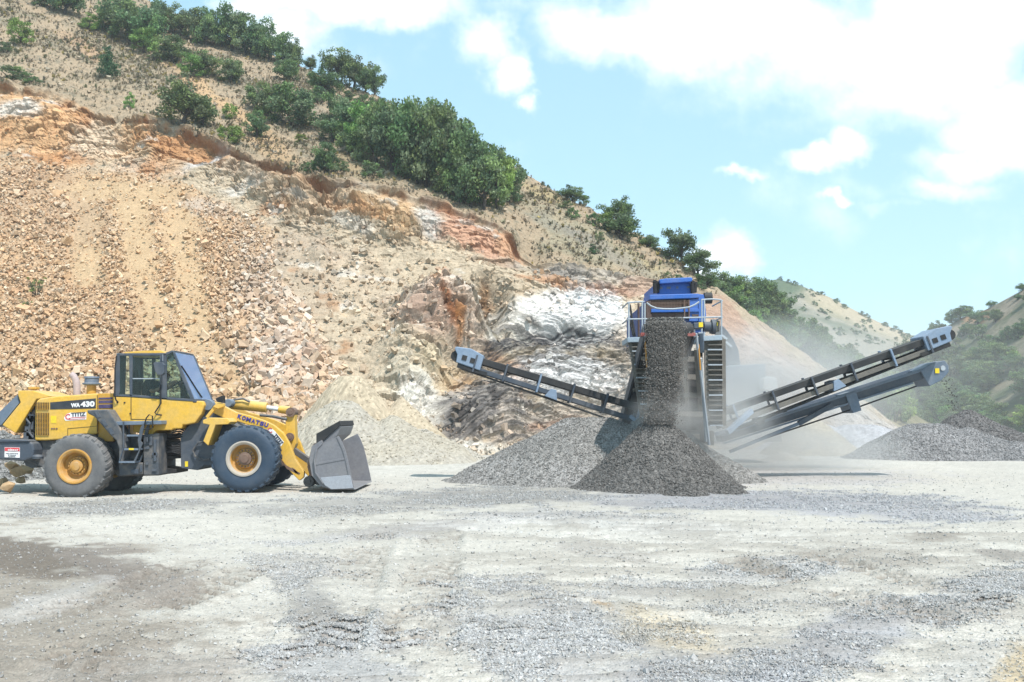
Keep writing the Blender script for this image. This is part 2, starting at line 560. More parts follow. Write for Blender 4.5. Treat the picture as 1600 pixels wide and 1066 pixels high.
ymax = mth('MAXIMUM', sp.outputs[1], 0.05)
uu = mth('DIVIDE', sp.outputs[0], ymax)
vv = mth('DIVIDE', sp.outputs[2], ymax)
cv = N(nt, 'ShaderNodeCombineXYZ'); nt.links.new(uu, cv.inputs[0]); nt.links.new(vv, cv.inputs[1])
vv0 = vv
wob = N(nt, 'ShaderNodeSeparateColor'); nt.links.new(noise(nt, cv.outputs[0], 16.0, 5, 0.6, out=1), wob.inputs[0])
uu = mth('ADD', uu, mth('MULTIPLY', mth('SUBTRACT', wob.outputs[0], 0.5), 0.085))
vv = mth('ADD', vv, mth('MULTIPLY', mth('SUBTRACT', wob.outputs[1], 0.5), 0.065))
cn = noise(nt, cv.outputs[0], 7.0, 9, 0.58)
cn2 = noise(nt, cv.outputs[0], 2.6, 4, 0.5)
CLOUDS = [  # centre and radii of each cloud, as seen from the quarry floor
    (1140, 40, 330, 95, 1.0), (960, 55, 130, 70, 1.0), (1400, 90, 330, 135, 1.0), (1575, 190, 140, 110, 1.0), (1520, 20, 300, 120, 1.0),
    (590, 8, 270, 44, 0.9), (765, 55, 62, 60, 0.85), (788, 110, 50, 48, 0.9), (820, 158, 26, 22, 0.75), (430, 48, 100, 45, 0.75), (400, 5, 90, 40, 0.8),
    (1335, 225, 52, 36, 0.9), (1268, 249, 56, 28, 0.85), (1158, 272, 34, 11, 0.6), (1500, 258, 130, 42, 0.75), (1460, 300, 140, 24, 0.55),
    (1138, 395, 46, 62, 1.0), (1105, 400, 50, 45, 0.85), (1100, 445, 90, 28, 0.9), (1298, 318, 22, 9, 0.5), (1395, 322, 60, 16, 0.35)]
best = None
for (cx, cy, rx, ry, amp) in CLOUDS:
    u0, v0 = ray(cx, cy)
    du = mth('MULTIPLY', mth('SUBTRACT', uu, float(u0)), FPX / rx)
    dv = mth('MULTIPLY', mth('SUBTRACT', vv, float(v0)), FPX / ry)
    d2 = mth('ADD', mth('MULTIPLY', du, du), mth('MULTIPLY', dv, dv))
    e = mth('MULTIPLY', mth('SUBTRACT', 1.0, mth('SQRT', d2)), amp)
    e = mth('MAXIMUM', e, -1.0)
    best = e if best is None else mth('MAXIMUM', best, e)
# clouds overhead, off the picture, so that they light the place as well
over = mth('MULTIPLY', mth('SUBTRACT', cn2, 0.45), mth('MULTIPLY', mth('SUBTRACT', vv, 0.46), 9.0, clamp=True))
best = mth('MAXIMUM', best, mth('ADD', over, -0.15))
den = mth('ADD', best, mth('MULTIPLY', mth('SUBTRACT', cn, 0.5), 2.1))
mask = N(nt, 'ShaderNodeMapRange', interpolation_type='SMOOTHSTEP'); mask.inputs[1].default_value = -0.12; mask.inputs[2].default_value = 0.8
nt.links.new(den, mask.inputs[0])
haze = N(nt, 'ShaderNodeMapRange', interpolation_type='SMOOTHSTEP'); haze.inputs[1].default_value = 0.45; haze.inputs[2].default_value = 0.0
haze.inputs[3].default_value = 0.0; haze.inputs[4].default_value = 0.45
nt.links.new(vv, haze.inputs[0])
skyc = mixc(nt, 0.66, sky.outputs[0], (1.85, 3.3, 3.85))      # thin bright veil of high cloud
cmix = mixc(nt, mask.outputs[0], skyc, (5.3, 5.5, 5.65))
nt.links.new(cmix, bg.inputs[0])

vs = scene.view_settings
vs.view_transform = 'Standard'; vs.look = 'None'; vs.gamma = 1; vs.use_curve_mapping = False
vs.exposure = 0.84
scene.cycles.max_bounces = 6; scene.cycles.diffuse_bounces = 2; scene.cycles.glossy_bounces = 2
scene.cycles.transparent_max_bounces = 16; scene.cycles.transmission_bounces = 2; scene.cycles.volume_bounces = 1
scene.cycles.use_denoising = True
scene.cycles.sample_clamp_indirect = 6

w.cycles.sampling_method = 'MANUAL'; w.cycles.sample_map_resolution = 256
# ------------------------------------------------------------------ terrain sheets
def blob(px, py, b, warp=0.0):
    """soft rotated ellipse weight of a patch (cx, cy, rx, ry, angle)"""
    cx, cy, rx, ry, an = b[:5]
    c, s = math.cos(math.radians(an)), math.sin(math.radians(an))
    dx, dy = px - cx, py - cy
    u = (dx * c + dy * s) / rx; v = (-dx * s + dy * c) / ry
    return 1 - np.sqrt(u * u + v * v) + warp


def lerp3(c0, c1, w):
    return c0 * (1 - w[..., None]) + np.asarray(c1)[None, None, :] * w[..., None]


# the quarried hill: foot, head of the scree, rim of the cut, ridge (x, y, distance)
L0 = [(-900, 715, 42), (0, 715, 42), (300, 715, 42), (500, 717, 41), (650, 717, 41), (720, 712, 44), (850, 706, 48), (1000, 702, 51), (1130, 700, 53), (1250, 700, 55), (1440, 696, 59), (1500, 695, 60)]
L1 = [(-900, 160, 66), (0, 246, 66), (100, 262, 65), (200, 268, 64), (300, 292, 62), (380, 330, 60), (450, 360, 58), (520, 384, 57), (600, 402, 56), (700, 415, 55), (800, 440, 55), (900, 458, 55), (1000, 476, 56), (1080, 500, 57), (1130, 515, 57), (1250, 590, 57), (1440, 692, 60), (1500, 694, 60.5)]
L2 = [(-900, 20, 71), (0, 134, 71), (50, 145, 70.5), (100, 160, 70), (150, 180, 69), (200, 186, 68), (240, 190, 67), (280, 204, 66.5), (320, 218, 66), (350, 234, 65), (420, 262, 63.5), (500, 286, 62), (560, 290, 61.5), (600, 300, 61), (700, 326, 60), (780, 352, 59), (830, 388, 58.5), (870, 412, 58.5), (950, 428, 58.5), (1000, 440, 59), (1060, 452, 60), (1130, 480, 60), (1250, 568, 60), (1440, 691, 61), (1500, 693, 61)]
L3 = [(-900, -560, 125), (-200, -260, 120), (0, -130, 115), (150, -45, 110), (250, 6, 104), (330, 44, 99), (400, 76, 95), (470, 104, 91), (530, 122, 87), (572, 136, 85), (607, 154, 83), (700, 205, 78), (805, 261, 74), (859, 289, 72), (922, 328, 70), (1011, 383, 68), (1077, 423, 65), (1121, 452, 63.5), (1150, 472, 63), (1250, 545, 62.5), (1350, 620, 62), (1440, 690, 61.5), (1500, 692, 61.5)]


def line_at(L, x):
    a = np.array(L, float)
    return np.interp(x, a[:, 0], a[:, 1]), 1.0 / np.interp(x, a[:, 0], 1.0 / a[:, 2])


def hill_depth(px, py):
    px = np.asarray(px, float); py = np.asarray(py, float)
    ys, ds = zip(*[line_at(L, px) for L in (L0, L1, L2, L3)])
    d = 1.0 / ds[0]
    for i in range(3):
        t = np.clip((ys[i] - py) / np.maximum(ys[i] - ys[i + 1], 1e-3), 0, 1)
        seg = 1.0 / ds[i] * (1 - t) + 1.0 / ds[i + 1] * t
        d = np.where(py <= ys[i], seg, d)
    return 1.0 / d


colx = np.concatenate((np.linspace(-900, -30, 110)[:-1], np.arange(-30, 1500, 2.0)))
segs = []
nrow = (230, 130, 230)
lines = [line_at(L, colx) for L in (L0, L1, L2, L3)]
rows_y, rows_i, rows_t = [], [], []
for s in range(3):
    t = np.linspace(0, 1, nrow[s], endpoint=(s == 2))[:, None]
    (ya, da), (yb, db) = lines[s], lines[s + 1]
    rows_y.append(ya[None] * (1 - t) + yb[None] * t)
    rows_i.append(1 / da[None] * (1 - t) + 1 / db[None] * t)
    rows_t.append(np.broadcast_to(s + t, (len(t), len(colx))))
HY = np.concatenate(rows_y); HD = 1 / np.concatenate(rows_i); HT = np.concatenate(rows_t)
HX = np.broadcast_to(colx[None], HY.shape)
u, v = ray(HX, HY)
HP = np.stack((u * HD, HD, CAMZ + v * HD), -1)


def normals(Pg):
    du = np.gradient(Pg, axis=1); dv = np.gradient(Pg, axis=0)
    n = np.cross(du, dv)
    n /= np.maximum(np.linalg.norm(n, axis=-1, keepdims=True), 1e-9)
    return n


HN = normals(HP)
HN *= np.where(HN[..., 1:2] > 0, -1, 1)
X, Y, Z = HP[..., 0], HP[..., 1], HP[..., 2]

# zone weights -------------------------------------------------------
wn = fbm(X * 0.22, Y * 0.22, Z * 0.22, 4, 5)
wn2 = fbm(X * 0.9, Y * 0.9, Z * 0.9, 4, 6)
wn3 = fbm(X * 3.1, Y * 3.1, Z * 3.1, 3, 8)
scree_edge = np.interp(HY, [240, 300, 350, 430, 520, 600, 715], [330, 375, 410, 445, 500, 530, 520])      # right edge of the scree
W_scree = sstep(16, -16, HX - scree_edge + wn * 40 + wn2 * 16) * sstep(1.06, 0.97, HT + wn2 * 0.08)
W_grass = sstep(1.992, 2.006, HT + wn2 * 0.022 + wn * 0.012)
right_berm = sstep(1075, 1125, HX + wn * 30)
W_grass = W_grass * (1 - right_berm * 0.9)
W_rock = np.clip(1 - W_scree - W_grass, 0, 1)

# displacement --------------------------------------------------------
disp = 0.55 * fbm(X * 0.12, Y * 0.12, Z * 0.12, 3, 20) * sstep(0.0, 0.3, HT)
qx, qy, qz = X + 0.5 * wn2, Y + 0.4 * wn3, Z + 0.12 * X + 0.35 * wn2
blockv, blocke = cells(qx * 0.85, qy * 0.85, qz * 1.9, 31)
blockv2, blocke2 = cells(qx * 2.4, qy * 2.4, (qz + 0.1 * wn3) * 5.0, 41)
rid = ridged(X * 0.35, Y * 0.35, Z * 0.35, 5, 51)
# roughness: where solid rock crops out
ROCKS = [(480, 300, 130, 70, 20, 1.0), (690, 500, 110, 60, 18, 1.2), (760, 470, 60, 60, 0, 0.9), (650, 540, 70, 40, 10, 0.8), (600, 350, 120, 40, 15, 0.8), (730, 370, 110, 40, 20, 0.6),
         (150, 200, 200, 60, 8, 0.8), (870, 600, 200, 120, 0, 0.9), (560, 400, 80, 30, 20, 0.7), (910, 440, 110, 40, 8, 0.7), (640, 600, 60, 60, 0, 0.5), (370, 270, 70, 40, 10, 0.8)]
rk = np.zeros_like(HX)
for b in ROCKS:
    rk = np.maximum(rk, np.clip(blob(HX, HY, b) * 1.8 + wn * 0.4, 0, 1) * b[5])
amp = W_rock * (0.20 + 0.62 * rk) * (1 - 0.6 * np.clip(np.maximum(blob(HX, HY, (850, 545, 165, 62, 0)), blob(HX, HY, (850, 645, 190, 62, -4))) * 3, 0, 1))
SHELF = np.clip(np.maximum(blob(HX, HY, (560, 425, 150, 46, 16)), blob(HX, HY, (470, 430, 60, 60, 50))) * 2.5 + 0.5 * wn2, 0, 1)
amp = amp * (1 - 0.75 * SHELF)
disp += amp * (0.70 * (blockv - 0.5) + 0.34 * (blockv2 - 0.5) + 0.55 * (rid - 0.3)) * (1 - right_berm * 0.7)
disp += amp * rk * (-0.18) * sstep(0.10, 0.0, blocke)
disp += W_rock * 0.10 * wn3 + W_scree * (0.13 * wn2 + 0.05 * wn3) + W_grass * (0.30 * wn2 + 0.10 * wn3 + 0.9 * fbm(X * 0.05, Y * 0.05, Z * 0.02, 3, 77))
LEDGE = np.clip(np.maximum(np.maximum(blob(HX, HY, (480, 305, 120, 56, 20)), blob(HX, HY, (590, 345, 110, 40, 18))), 0.8 * blob(HX, HY, (420, 272, 70, 34, 10))) * 2.2 + 0.4 * wn2, 0, 1) * W_rock
lz = (Z + 0.10 * X + 0.35 * wn + 0.22 * wn2) * 1.15
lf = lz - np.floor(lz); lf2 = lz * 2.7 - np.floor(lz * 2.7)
disp += LEDGE * (0.50 * (lf - 0.5) + 0.20 * (lf2 - 0.5)) * (0.5 + 0.9 * blockv)
# larger hollows and bulges (x, y, rx, ry, angle, metres towards the viewer)
for b in [(690, 500, 100, 55, 20, 1.9), (765, 470, 42, 55, 0, -1.6), (640, 560, 70, 60, 0, 0.9), (740, 565, 60, 90, 0, -0.5), (870, 520, 130, 26, 0, -0.9), (860, 600, 120, 60, 0, 0.5), (760, 640, 90, 60, 0, 1.1),
          (575, 372, 12, 10, 0, -0.9), (440, 300, 90, 36, 18, 0.7), (300, 235, 60, 26, 15, -0.7), (180, 215, 50, 30, 0, -0.6), (60, 190, 80, 40, 0, 0.5), (500, 400, 26, 20, 20, 0.5), (830, 390, 50, 30, 30, -1.0)]:
    disp += b[5] * sstep(0, 0.8, blob(HX, HY, b) + 0.15 * wn2)
# the eroded lip of the cut overhangs a little
lip = np.exp(-((HT - 2.003) / 0.022) ** 2) * (1 - right_berm)
lipm = np.clip(0.75 + 1.2 * wn + 0.6 * wn2, 0.25, 1)
disp += lip * lipm * (0.34 + 0.3 * wn2)
under = np.exp(-((HT - 1.945) / 0.035) ** 2) * (1 - right_berm)
disp -= under * 0.3 * lipm
# folded beds low in the face
fold_w = np.clip(np.maximum(blob(HX, HY, (850, 545, 165, 62, 0)), blob(HX, HY, (850, 645, 190, 62, -4))) * 3 + wn * 0.5, 0, 1) * W_rock
xr = (HX - 880) / 100.0
sfold = Z + 1.55 * (0.16 * xr * xr) + 0.35 * np.sin(xr * 2.6 + 0.6) + 0.55 * wn + 0.22 * wn2
bed = np.abs(((sfold * 1.9) % 1.0) - 0.5) * 2
bed2 = np.abs(((sfold * 5.3 + 0.6 * wn2) % 1.0) - 0.5) * 2
disp += fold_w * (0.20 * (bed - 0.5) + 0.08 * (bed2 - 0.5))
# gully chutes down the scree
CHUTES = [((130, 300), (140, 430), 24), ((205, 330), (236, 480), 28), ((280, 350), (312, 535), 30), ((308, 530), (372, 610), 30), ((235, 480), (250, 540), 24)]
chute = np.zeros_like(HX)
for (a, b, r) in CHUTES:
    ax, ay = a; bx, by = b
    tt = np.clip(((HX - ax) * (bx - ax) + (HY - ay) * (by - ay)) / ((bx - ax) ** 2 + (by - ay) ** 2), 0, 1)
    dd = np.hypot(HX - ax - tt * (bx - ax), HY - ay - tt * (by - ay))
    chute = np.maximum(chute, sstep(r * 1.4, r * 0.5, dd + wn2 * 8 + wn * 8))
chute = np.maximum(chute, np.clip(blob(HX, HY, (200, 300, 150, 26, 4)) * 2.0 + wn2 * 0.6, 0, 1))
chute *= W_scree
disp -= chute * 0.12

foot = sstep(0.0, 0.10, HT)
HP = HP + HN * (disp * (0.15 + 0.85 * foot))[..., None]
HN = normals(HP); HN *= np.where(HN[..., 1:2] > 0, -1, 1)

# colour of the ground itself ------------------------------------------
C = np.zeros(HP.shape)
scree_c = A(219, 186, 150)
C[:] = A(205, 186, 160)
C = lerp3(C, scree_c, W_scree)
C = lerp3(C, A(224, 192, 152), chute)
grass_base = A(196, 174, 146)
C = lerp3(C, grass_base, W_grass)
g2 = sstep(-0.1, 0.35, wn + 0.5 * wn2) * W_grass
C = lerp3(C, A(170, 158, 134), g2 * 0.75)
g3 = sstep(0.15, 0.4, wn3 + 0.4 * wn2) * W_grass
C = lerp3(C, A(142, 136, 118), g3 * 0.6)
# patches: x, y, rx, ry, angle, colour, strength, which zone
RK, GR, SC = W_rock, W_grass, W_scree
PATCH = [
    # long cut on the left
    (60, 195, 260, 75, 8, (222, 176, 130), 0.95, RK), (30, 175, 60, 22, 10, (226, 216, 204), 0.8, RK), (85, 168, 26, 10, 10, (224, 214, 204), 0.7, RK), (150, 215, 46, 55, 70, (226, 205, 180), 0.8, RK),
    (290, 225, 110, 34, 12, (206, 154, 108), 0.9, RK), (215, 265, 60, 26, 10, (228, 205, 182), 0.7, RK), (250, 260, 60, 25, 0, (214, 166, 124), 0.6, RK), (70, 245, 90, 12, 4, (196, 142, 98), 0.7, RK),
    (330, 245, 70, 12, -25, (214, 206, 200), 0.95, RK), (370, 262, 60, 20, 12, (205, 178, 152), 0.7, RK), (400, 290, 60, 16, -12, (226, 214, 200), 0.7, RK),
    # bedded rock in the middle
    (500, 310, 120, 50, 18, (214, 184, 152), 0.9, RK), (470, 290, 50, 12, 10, (190, 152, 118), 0.7, RK), (550, 350, 60, 16, 12, (224, 212, 196), 0.8, RK), (620, 340, 90, 40, 25, (222, 182, 138), 0.85, RK),
    (565, 330, 70, 12, 20, (214, 160, 112), 0.6, RK), (670, 350, 40, 30, 60, (214, 210, 204), 0.75, RK), (740, 375, 90, 40, 24, (206, 160, 132), 0.95, RK), (800, 385, 50, 28, 40, (208, 162, 128), 0.95, RK), (720, 345, 60, 14, 24, (196, 148, 120), 0.8, RK),
    # grey brown shelf
    (500, 400, 120, 44, 22, (192, 172, 150), 0.9, RK), (600, 440, 120, 44, 14, (206, 186, 160), 0.85, RK), (480, 440, 70, 50, 60, (196, 176, 152), 0.9, RK), (680, 440, 80, 30, 10, (212, 192, 164), 0.7, RK),
    # outcrop
    (680, 510, 100, 46, 20, (214, 190, 170), 0.9, RK), (665, 525, 50, 34, 20, (176, 140, 120), 0.7, RK), (690, 520, 12, 38, -40, (150, 96, 60), 0.95, RK), (705, 530, 10, 26, -30, (176, 118, 66), 0.8, RK), (760, 460, 22, 44, 0, (146, 110, 76), 0.85, RK), (745, 480, 30, 30, 0, (224, 212, 196), 0.8, RK),
    (640, 600, 60, 60, 0, (222, 208, 184), 0.8, RK), (670, 570, 40, 22, 0, (204, 184, 148), 0.5, RK), (655, 625, 44, 42, 50, (232, 226, 214), 0.95, RK), (715, 590, 44, 50, 0, (214, 188, 152), 0.85, RK), (735, 600, 30, 40, 20, (186, 142, 98), 0.55, RK), (700, 640, 50, 34, 30, (228, 220, 206), 0.8, RK), (775, 500, 28, 40, 10, (176, 164, 142), 0.8, RK),
    # white face
    (890, 500, 130, 55, 0, (226, 222, 216), 1.0, RK), (850, 470, 60, 22, 4, (222, 206, 184), 0.8, RK), (940, 480, 60, 30, 10, (230, 228, 226), 0.9, RK), (820, 505, 40, 40, 0, (224, 212, 190), 0.7, RK), (880, 590, 120, 40, 0, (222, 216, 212), 0.95, RK), (900, 445, 130, 10, 6, (200, 150, 112), 0.75, RK), (960, 455, 60, 14, 8, (176, 132, 108), 0.8, RK),
    (880, 425, 110, 18, 10, (158, 150, 142), 0.9, RK), (960, 432, 60, 16, 8, (198, 188, 178), 0.6, RK), (1010, 450, 60, 24, 10, (190, 160, 140), 0.8, RK), (985, 560, 40, 90, 0, (214, 196, 176), 0.85, RK), (960, 620, 60, 50, 0, (206, 194, 182), 0.7, RK),
    (760, 640, 90, 60, 0, (176, 168, 160), 0.9, RK), (830, 660, 120, 46, -6, (196, 182, 168), 0.8, RK), (870, 660, 60, 12, -8, (170, 130, 106), 0.6, RK), (730, 660, 40, 40, 0, (140, 134, 130), 0.85, RK), (720, 700, 100, 14, 0, (226, 220, 208), 0.9, RK),
    # earth bank on the right
    (1200, 580, 160, 70, 36, (204, 180, 166), 1.0, RK), (1180, 540, 120, 16, 38, (214, 194, 180), 0.8, RK), (1340, 660, 150, 46, 36, (208, 200, 194), 0.95, RK), (1230, 640, 120, 40, 20, (204, 190, 180), 0.8, RK), (1140, 600, 60, 60, 20, (196, 172, 156), 0.8, RK), (1340, 690, 140, 30, 8, (208, 202, 204), 0.9, RK), (1120, 490, 60, 30, 30, (200, 164, 140), 0.8, RK),
    # slopes above
    (340, 155, 110, 17, 38, (220, 184, 142), 0.9, GR), (420, 230, 70, 24, 38, (216, 182, 142), 0.75, GR), (130, 70, 70, 12, 32, (212, 172, 136), 0.55, GR), (470, 170, 140, 30, 30, (168, 156, 136), 0.7, GR), (560, 260, 70, 24, 22, (186, 166, 130), 0.7, GR),
    (900, 370, 130, 34, 28, (186, 176, 148), 0.7, GR), (860, 350, 70, 14, 26, (168, 162, 146), 0.6, GR), (1010, 420, 80, 14, 30, (198, 182, 142), 0.7, GR), (850, 300, 60, 10, 28, (200, 180, 136), 0.7, GR), (960, 400, 120, 12, 28, (168, 160, 148), 0.6, GR),
    # scree: pale, warm and grey drifts
    (60, 330, 160, 70, 10, (206, 176, 146), 0.6, SC), (120, 500, 160, 80, 0, (212, 180, 146), 0.5, SC), (430, 470, 70, 110, -30, (204, 180, 156), 0.7, SC), (440, 570, 90, 60, 20, (206, 184, 164), 0.7, SC), (40, 270, 120, 14, 6, (196, 162, 132), 0.5, SC), (320, 320, 60, 20, 10, (216, 200, 186), 0.6, SC), (20, 620, 80, 40, 0, (214, 192, 156), 0.6, SC)]
for b in PATCH:
    wgt = sstep(0.0, 0.55, blob(HX, HY, b) + 0.45 * wn2 + 0.35 * wn + 0.15 * wn3) * b[6] * b[7]
    C = lerp3(C, A(*b[5]), wgt)
# rust streaks, white bands, dark joints in the rock
redz = np.clip(blob(HX, HY, (765, 370, 110, 60, 24)) * 2, 0, 1)
rust = (1 - 0.8 * redz) * sstep(0.22, 0.6, fbm(X * 0.5, Y * 0.5, Z * 0.22 + 0.2 * X, 5, 91)) * W_rock * sstep(1000, 700, HX)
C = lerp3(C, A(192, 134, 86), rust * 0.7)
pale = sstep(0.25, 0.5, fbm(X * 0.7, Y * 0.7, (Z + 0.2 * X) * 1.4, 5, 93)) * W_rock * (1 - right_berm)
C = lerp3(C, A(232, 224, 212), pale * 0.7)
grain = fbm(X * 2.2, Y * 2.2, (Z + 0.15 * X) * 4.5, 4, 95)
C *= (1 + 0.30 * grain * (W_rock * (0.5 + rk) + 0.4))[..., None]
C = lerp3(C, A(120, 92, 68), (sstep(0.05, 0.0, blocke) * rk * amp * 0.3))
C *= (1 + 0.22 * (blockv2 - 0.5) * amp)[..., None]
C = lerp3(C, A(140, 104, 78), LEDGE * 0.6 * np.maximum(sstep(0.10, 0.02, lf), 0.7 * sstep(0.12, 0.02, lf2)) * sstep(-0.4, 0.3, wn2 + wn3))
# dark shale beds of the fold
dk = sstep(0.42, 0.75, bed) * fold_w * sstep(-0.25, 0.15, fbm(X * 0.3, Y * 0.3, Z * 0.5, 3, 97) + 0.25 * np.maximum(0, blob(HX, HY, (850, 535, 150, 36, 0))))
C = lerp3(C, A(112, 108, 106), dk * 0.8)
dk2 = sstep(0.72, 0.92, bed2) * fold_w
C = lerp3(C, A(104, 96, 90), dk2 * 0.65)
archw = np.zeros_like(HX)
archy = np.interp(HX, [700, 740, 775, 810, 850, 900, 950, 985, 1005, 1020], [590, 566, 548, 532, 521, 520, 530, 548, 590, 640])
for off_, hw_, col_, st_ in ((0, 17, (74, 72, 74), 0.97), (24, 6, (122, 110, 92), 0.9), (37, 5, (98, 92, 84), 0.85), (48, 2.2, (110, 104, 98), 0.7)):
    dy_ = HY - archy - off_ + 7 * wn2 + 6 * wn
    strat = 0.5 + 0.5 * np.sin(dy_ * 1.15 + 2.5 * wn3)
    wa = sstep(hw_, hw_ * 0.55, np.abs(dy_)) * sstep(715, 790, HX + 20 * wn2) * sstep(1012, 985, HX) * W_rock * (0.45 + 0.55 * strat)
    C = lerp3(C, A(*col_), wa * st_)
    archw = np.maximum(archw, wa)
jag = sstep(0.05, 0.4, wn2 + 0.6 * wn3) * np.clip(blob(HX, HY, (735, 640, 60, 62, 20)) * 2.2, 0, 1) * W_rock
C = lerp3(C, A(82, 78, 76), jag * 0.9)
# topsoil rim, with the thin shadow at its lip painted in
rimw = np.exp(-((HT - 1.965 + 0.02 * wn2) / 0.04) ** 2) * (1 - right_berm) * sstep(900, 780, HX)
lip_shade = np.exp(-((HT - 1.982 + 0.012 * wn2) / 0.014) ** 2) * (1 - right_berm) * sstep(900, 780, HX)
C = lerp3(C, A(112, 74, 48), lip_shade * 0.8 * np.clip(0.7 + 0.8 * wn2 + 0.5 * wn3, 0.1, 1))
C = lerp3(C, A(176, 120, 80), rimw * 0.75 * np.clip(0.35 + 1.6 * wn + 0.9 * wn2 + 0.4 * wn3, 0, 1))
whitew = sstep(0.0, 0.5, np.maximum(blob(HX, HY, (885, 490, 130, 46, 0)), blob(HX, HY, (885, 592, 110, 34, 0))) + 0.3 * wn2 + 0.2 * wn) * W_rock
C = C * (1 + 0.18 * W_rock * (1 - right_berm))[..., None]
C = lerp3(C, np.array([0.66, 0.645, 0.63]), whitew * 0.62 * (1 - 0.85 * np.clip(dk * 1.3, 0, 1)) * (1 - np.clip(archw * 1.2, 0, 1)))
C = np.clip(C, 0.01, 0.85)

# the sheet goes on behind the ridge and down to the ground at its foot
back = []
for k, (dz, dy) in enumerate(((-1.2, 4), (-6, 16), (-22, 44))):
    r = HP[-1].copy(); r[:, 1] += dy; r[:, 0] += r[:, 0] / r[:, 1] * dy; r[:, 2] = np.maximum(r[:, 2] + dz, -1.5); back.append(r)
first = HP[0].copy(); first[:, 2] = -1.2
allP = np.concatenate((first[None], HP, np.stack(back)))
allC = np.concatenate((C[:1], C, np.repeat(C[-1:], 3, 0)))
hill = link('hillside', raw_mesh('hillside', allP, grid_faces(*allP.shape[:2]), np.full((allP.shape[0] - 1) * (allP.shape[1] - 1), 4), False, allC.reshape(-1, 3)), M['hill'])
tag(hill, 'quarried hillside with an orange cut face under dry grass slopes', 'hillside', kind='structure')


def hill_point(px, py):
    """point of the finished hillside seen near a pixel"""
    j = int(np.argmin(np.abs(colx - px)))
    i = int(np.argmin(np.abs(HY[:, j] - py)))
    return HP[i, j], HN[i, j]


# ------------------------------------------------------------------ farther slopes
def slope(name, label, foot_l, ridge_l, cols, rows, colour_fn, rough_amp, seed):
    cx_ = np.linspace(foot_l[0][0], foot_l[-1][0], cols)
    (ya, da), (yb, db) = line_at(foot_l, cx_), line_at(ridge_l, cx_)
    t = np.linspace(0, 1, rows)[:, None]
    yy = ya[None] * (1 - t) + yb[None] * t
    dd = 1 / (1 / da[None] * (1 - t) + 1 / db[None] * t)
    xx = np.broadcast_to(cx_[None], yy.shape)
    u, v = ray(xx, yy)
    pp = np.stack((u * dd, dd, CAMZ + v * dd), -1)
    x, y, z = pp[..., 0], pp[..., 1], pp[..., 2]
    k = 40.0 / dd.mean()
    ds = rough_amp * (fbm(x * 0.05 * k, y * 0.05 * k, z * 0.05 * k, 5, seed) + 0.25 * ridged(x * 0.12 * k, y * 0.04 * k, z * 0.02, 3, seed + 9)) * np.sin(np.clip(t * 1.15, 0, 1) * math.pi * 0.5)
    pp[..., 2] += ds
    cc = colour_fn(x, y, z, xx, yy, k)
    b = pp[-1].copy(); b[:, 1] += 30; b[:, 0] *= b[:, 1] / (b[:, 1] - 30); b[:, 2] -= 14
    b2 = b.copy(); b2[:, 1] += 60; b2[:, 2] = np.maximum(b2[:, 2] - 40, -2)
    f = pp[0].copy(); f[:, 2] = -2.5
    pp2 = np.concatenate((f[None], pp, b[None], b2[None])); cc2 = np.concatenate((cc[:1], cc, cc[-1:], cc[-1:]))
    o = link(name, raw_mesh(name, pp2, grid_faces(*pp2.shape[:2]), np.full((pp2.shape[0] - 1) * (cols - 1), 4), True, cc2.reshape(-1, 3)), M['far'])
    tag(o, label, 'hill', kind='structure')
    return xx, yy, pp


def spur_col(x, y, z, xx, yy, k):
    n = fbm(x * 0.2, y * 0.2, z * 0.2, 4, 3)
    c = np.zeros(x.shape + (3,)); c[:] = A(170, 158, 130)
    return lerp3(c, A(120, 122, 92), sstep(-0.2, 0.3, n))


def far_col(x, y, z, xx, yy, k):
    n = fbm(x * 0.06, y * 0.06, z * 0.06, 5, 4); n2 = fbm(x * 0.25, y * 0.25, z * 0.25, 4, 14)
    c = np.zeros(x.shape + (3,)); c[:] = A(172, 166, 150)
    c = lerp3(c, A(126, 132, 108), sstep(-0.1, 0.25, n + 0.5 * n2) * 0.85)
    c = lerp3(c, A(214, 196, 164), sstep(26, 4, yy - np.interp(xx, [1187, 1250, 1412], [452, 462, 528])) * sstep(1230, 1290, xx) * 0.8)  # sunlight on the tan ridge is painted in as a lighter band
    return lerp3(c, A(96, 118, 84), np.clip(blob(xx, yy, (1210, 448, 60, 20, 5)) * 3, 0, 1) * 0.7)


def right_col(x, y, z, xx, yy, k):
    n = fbm(x * 0.09, y * 0.09, z * 0.09, 5, 24); n2 = fbm(x * 0.4, y * 0.4, z * 0.4, 4, 34)
    c = np.zeros(x.shape + (3,)); c[:] = A(168, 156, 136)
    c = lerp3(c, A(112, 122, 90), sstep(-0.3, 0.15, n + 0.4 * n2) * 0.9)
    c = lerp3(c, A(104, 116, 86), sstep(560, 620, yy) * 0.8)
    c = lerp3(c, A(214, 162, 118), np.clip(blob(xx, yy, (1525, 497, 30, 12, -15)) * 3 + n2, 0, 1) * 0.8)
    return lerp3(c, A(190, 172, 150), sstep(0.1, 0.35, fbm(x * 0.16, y * 0.16, z * 0.16, 3, 44)) * 0.6)


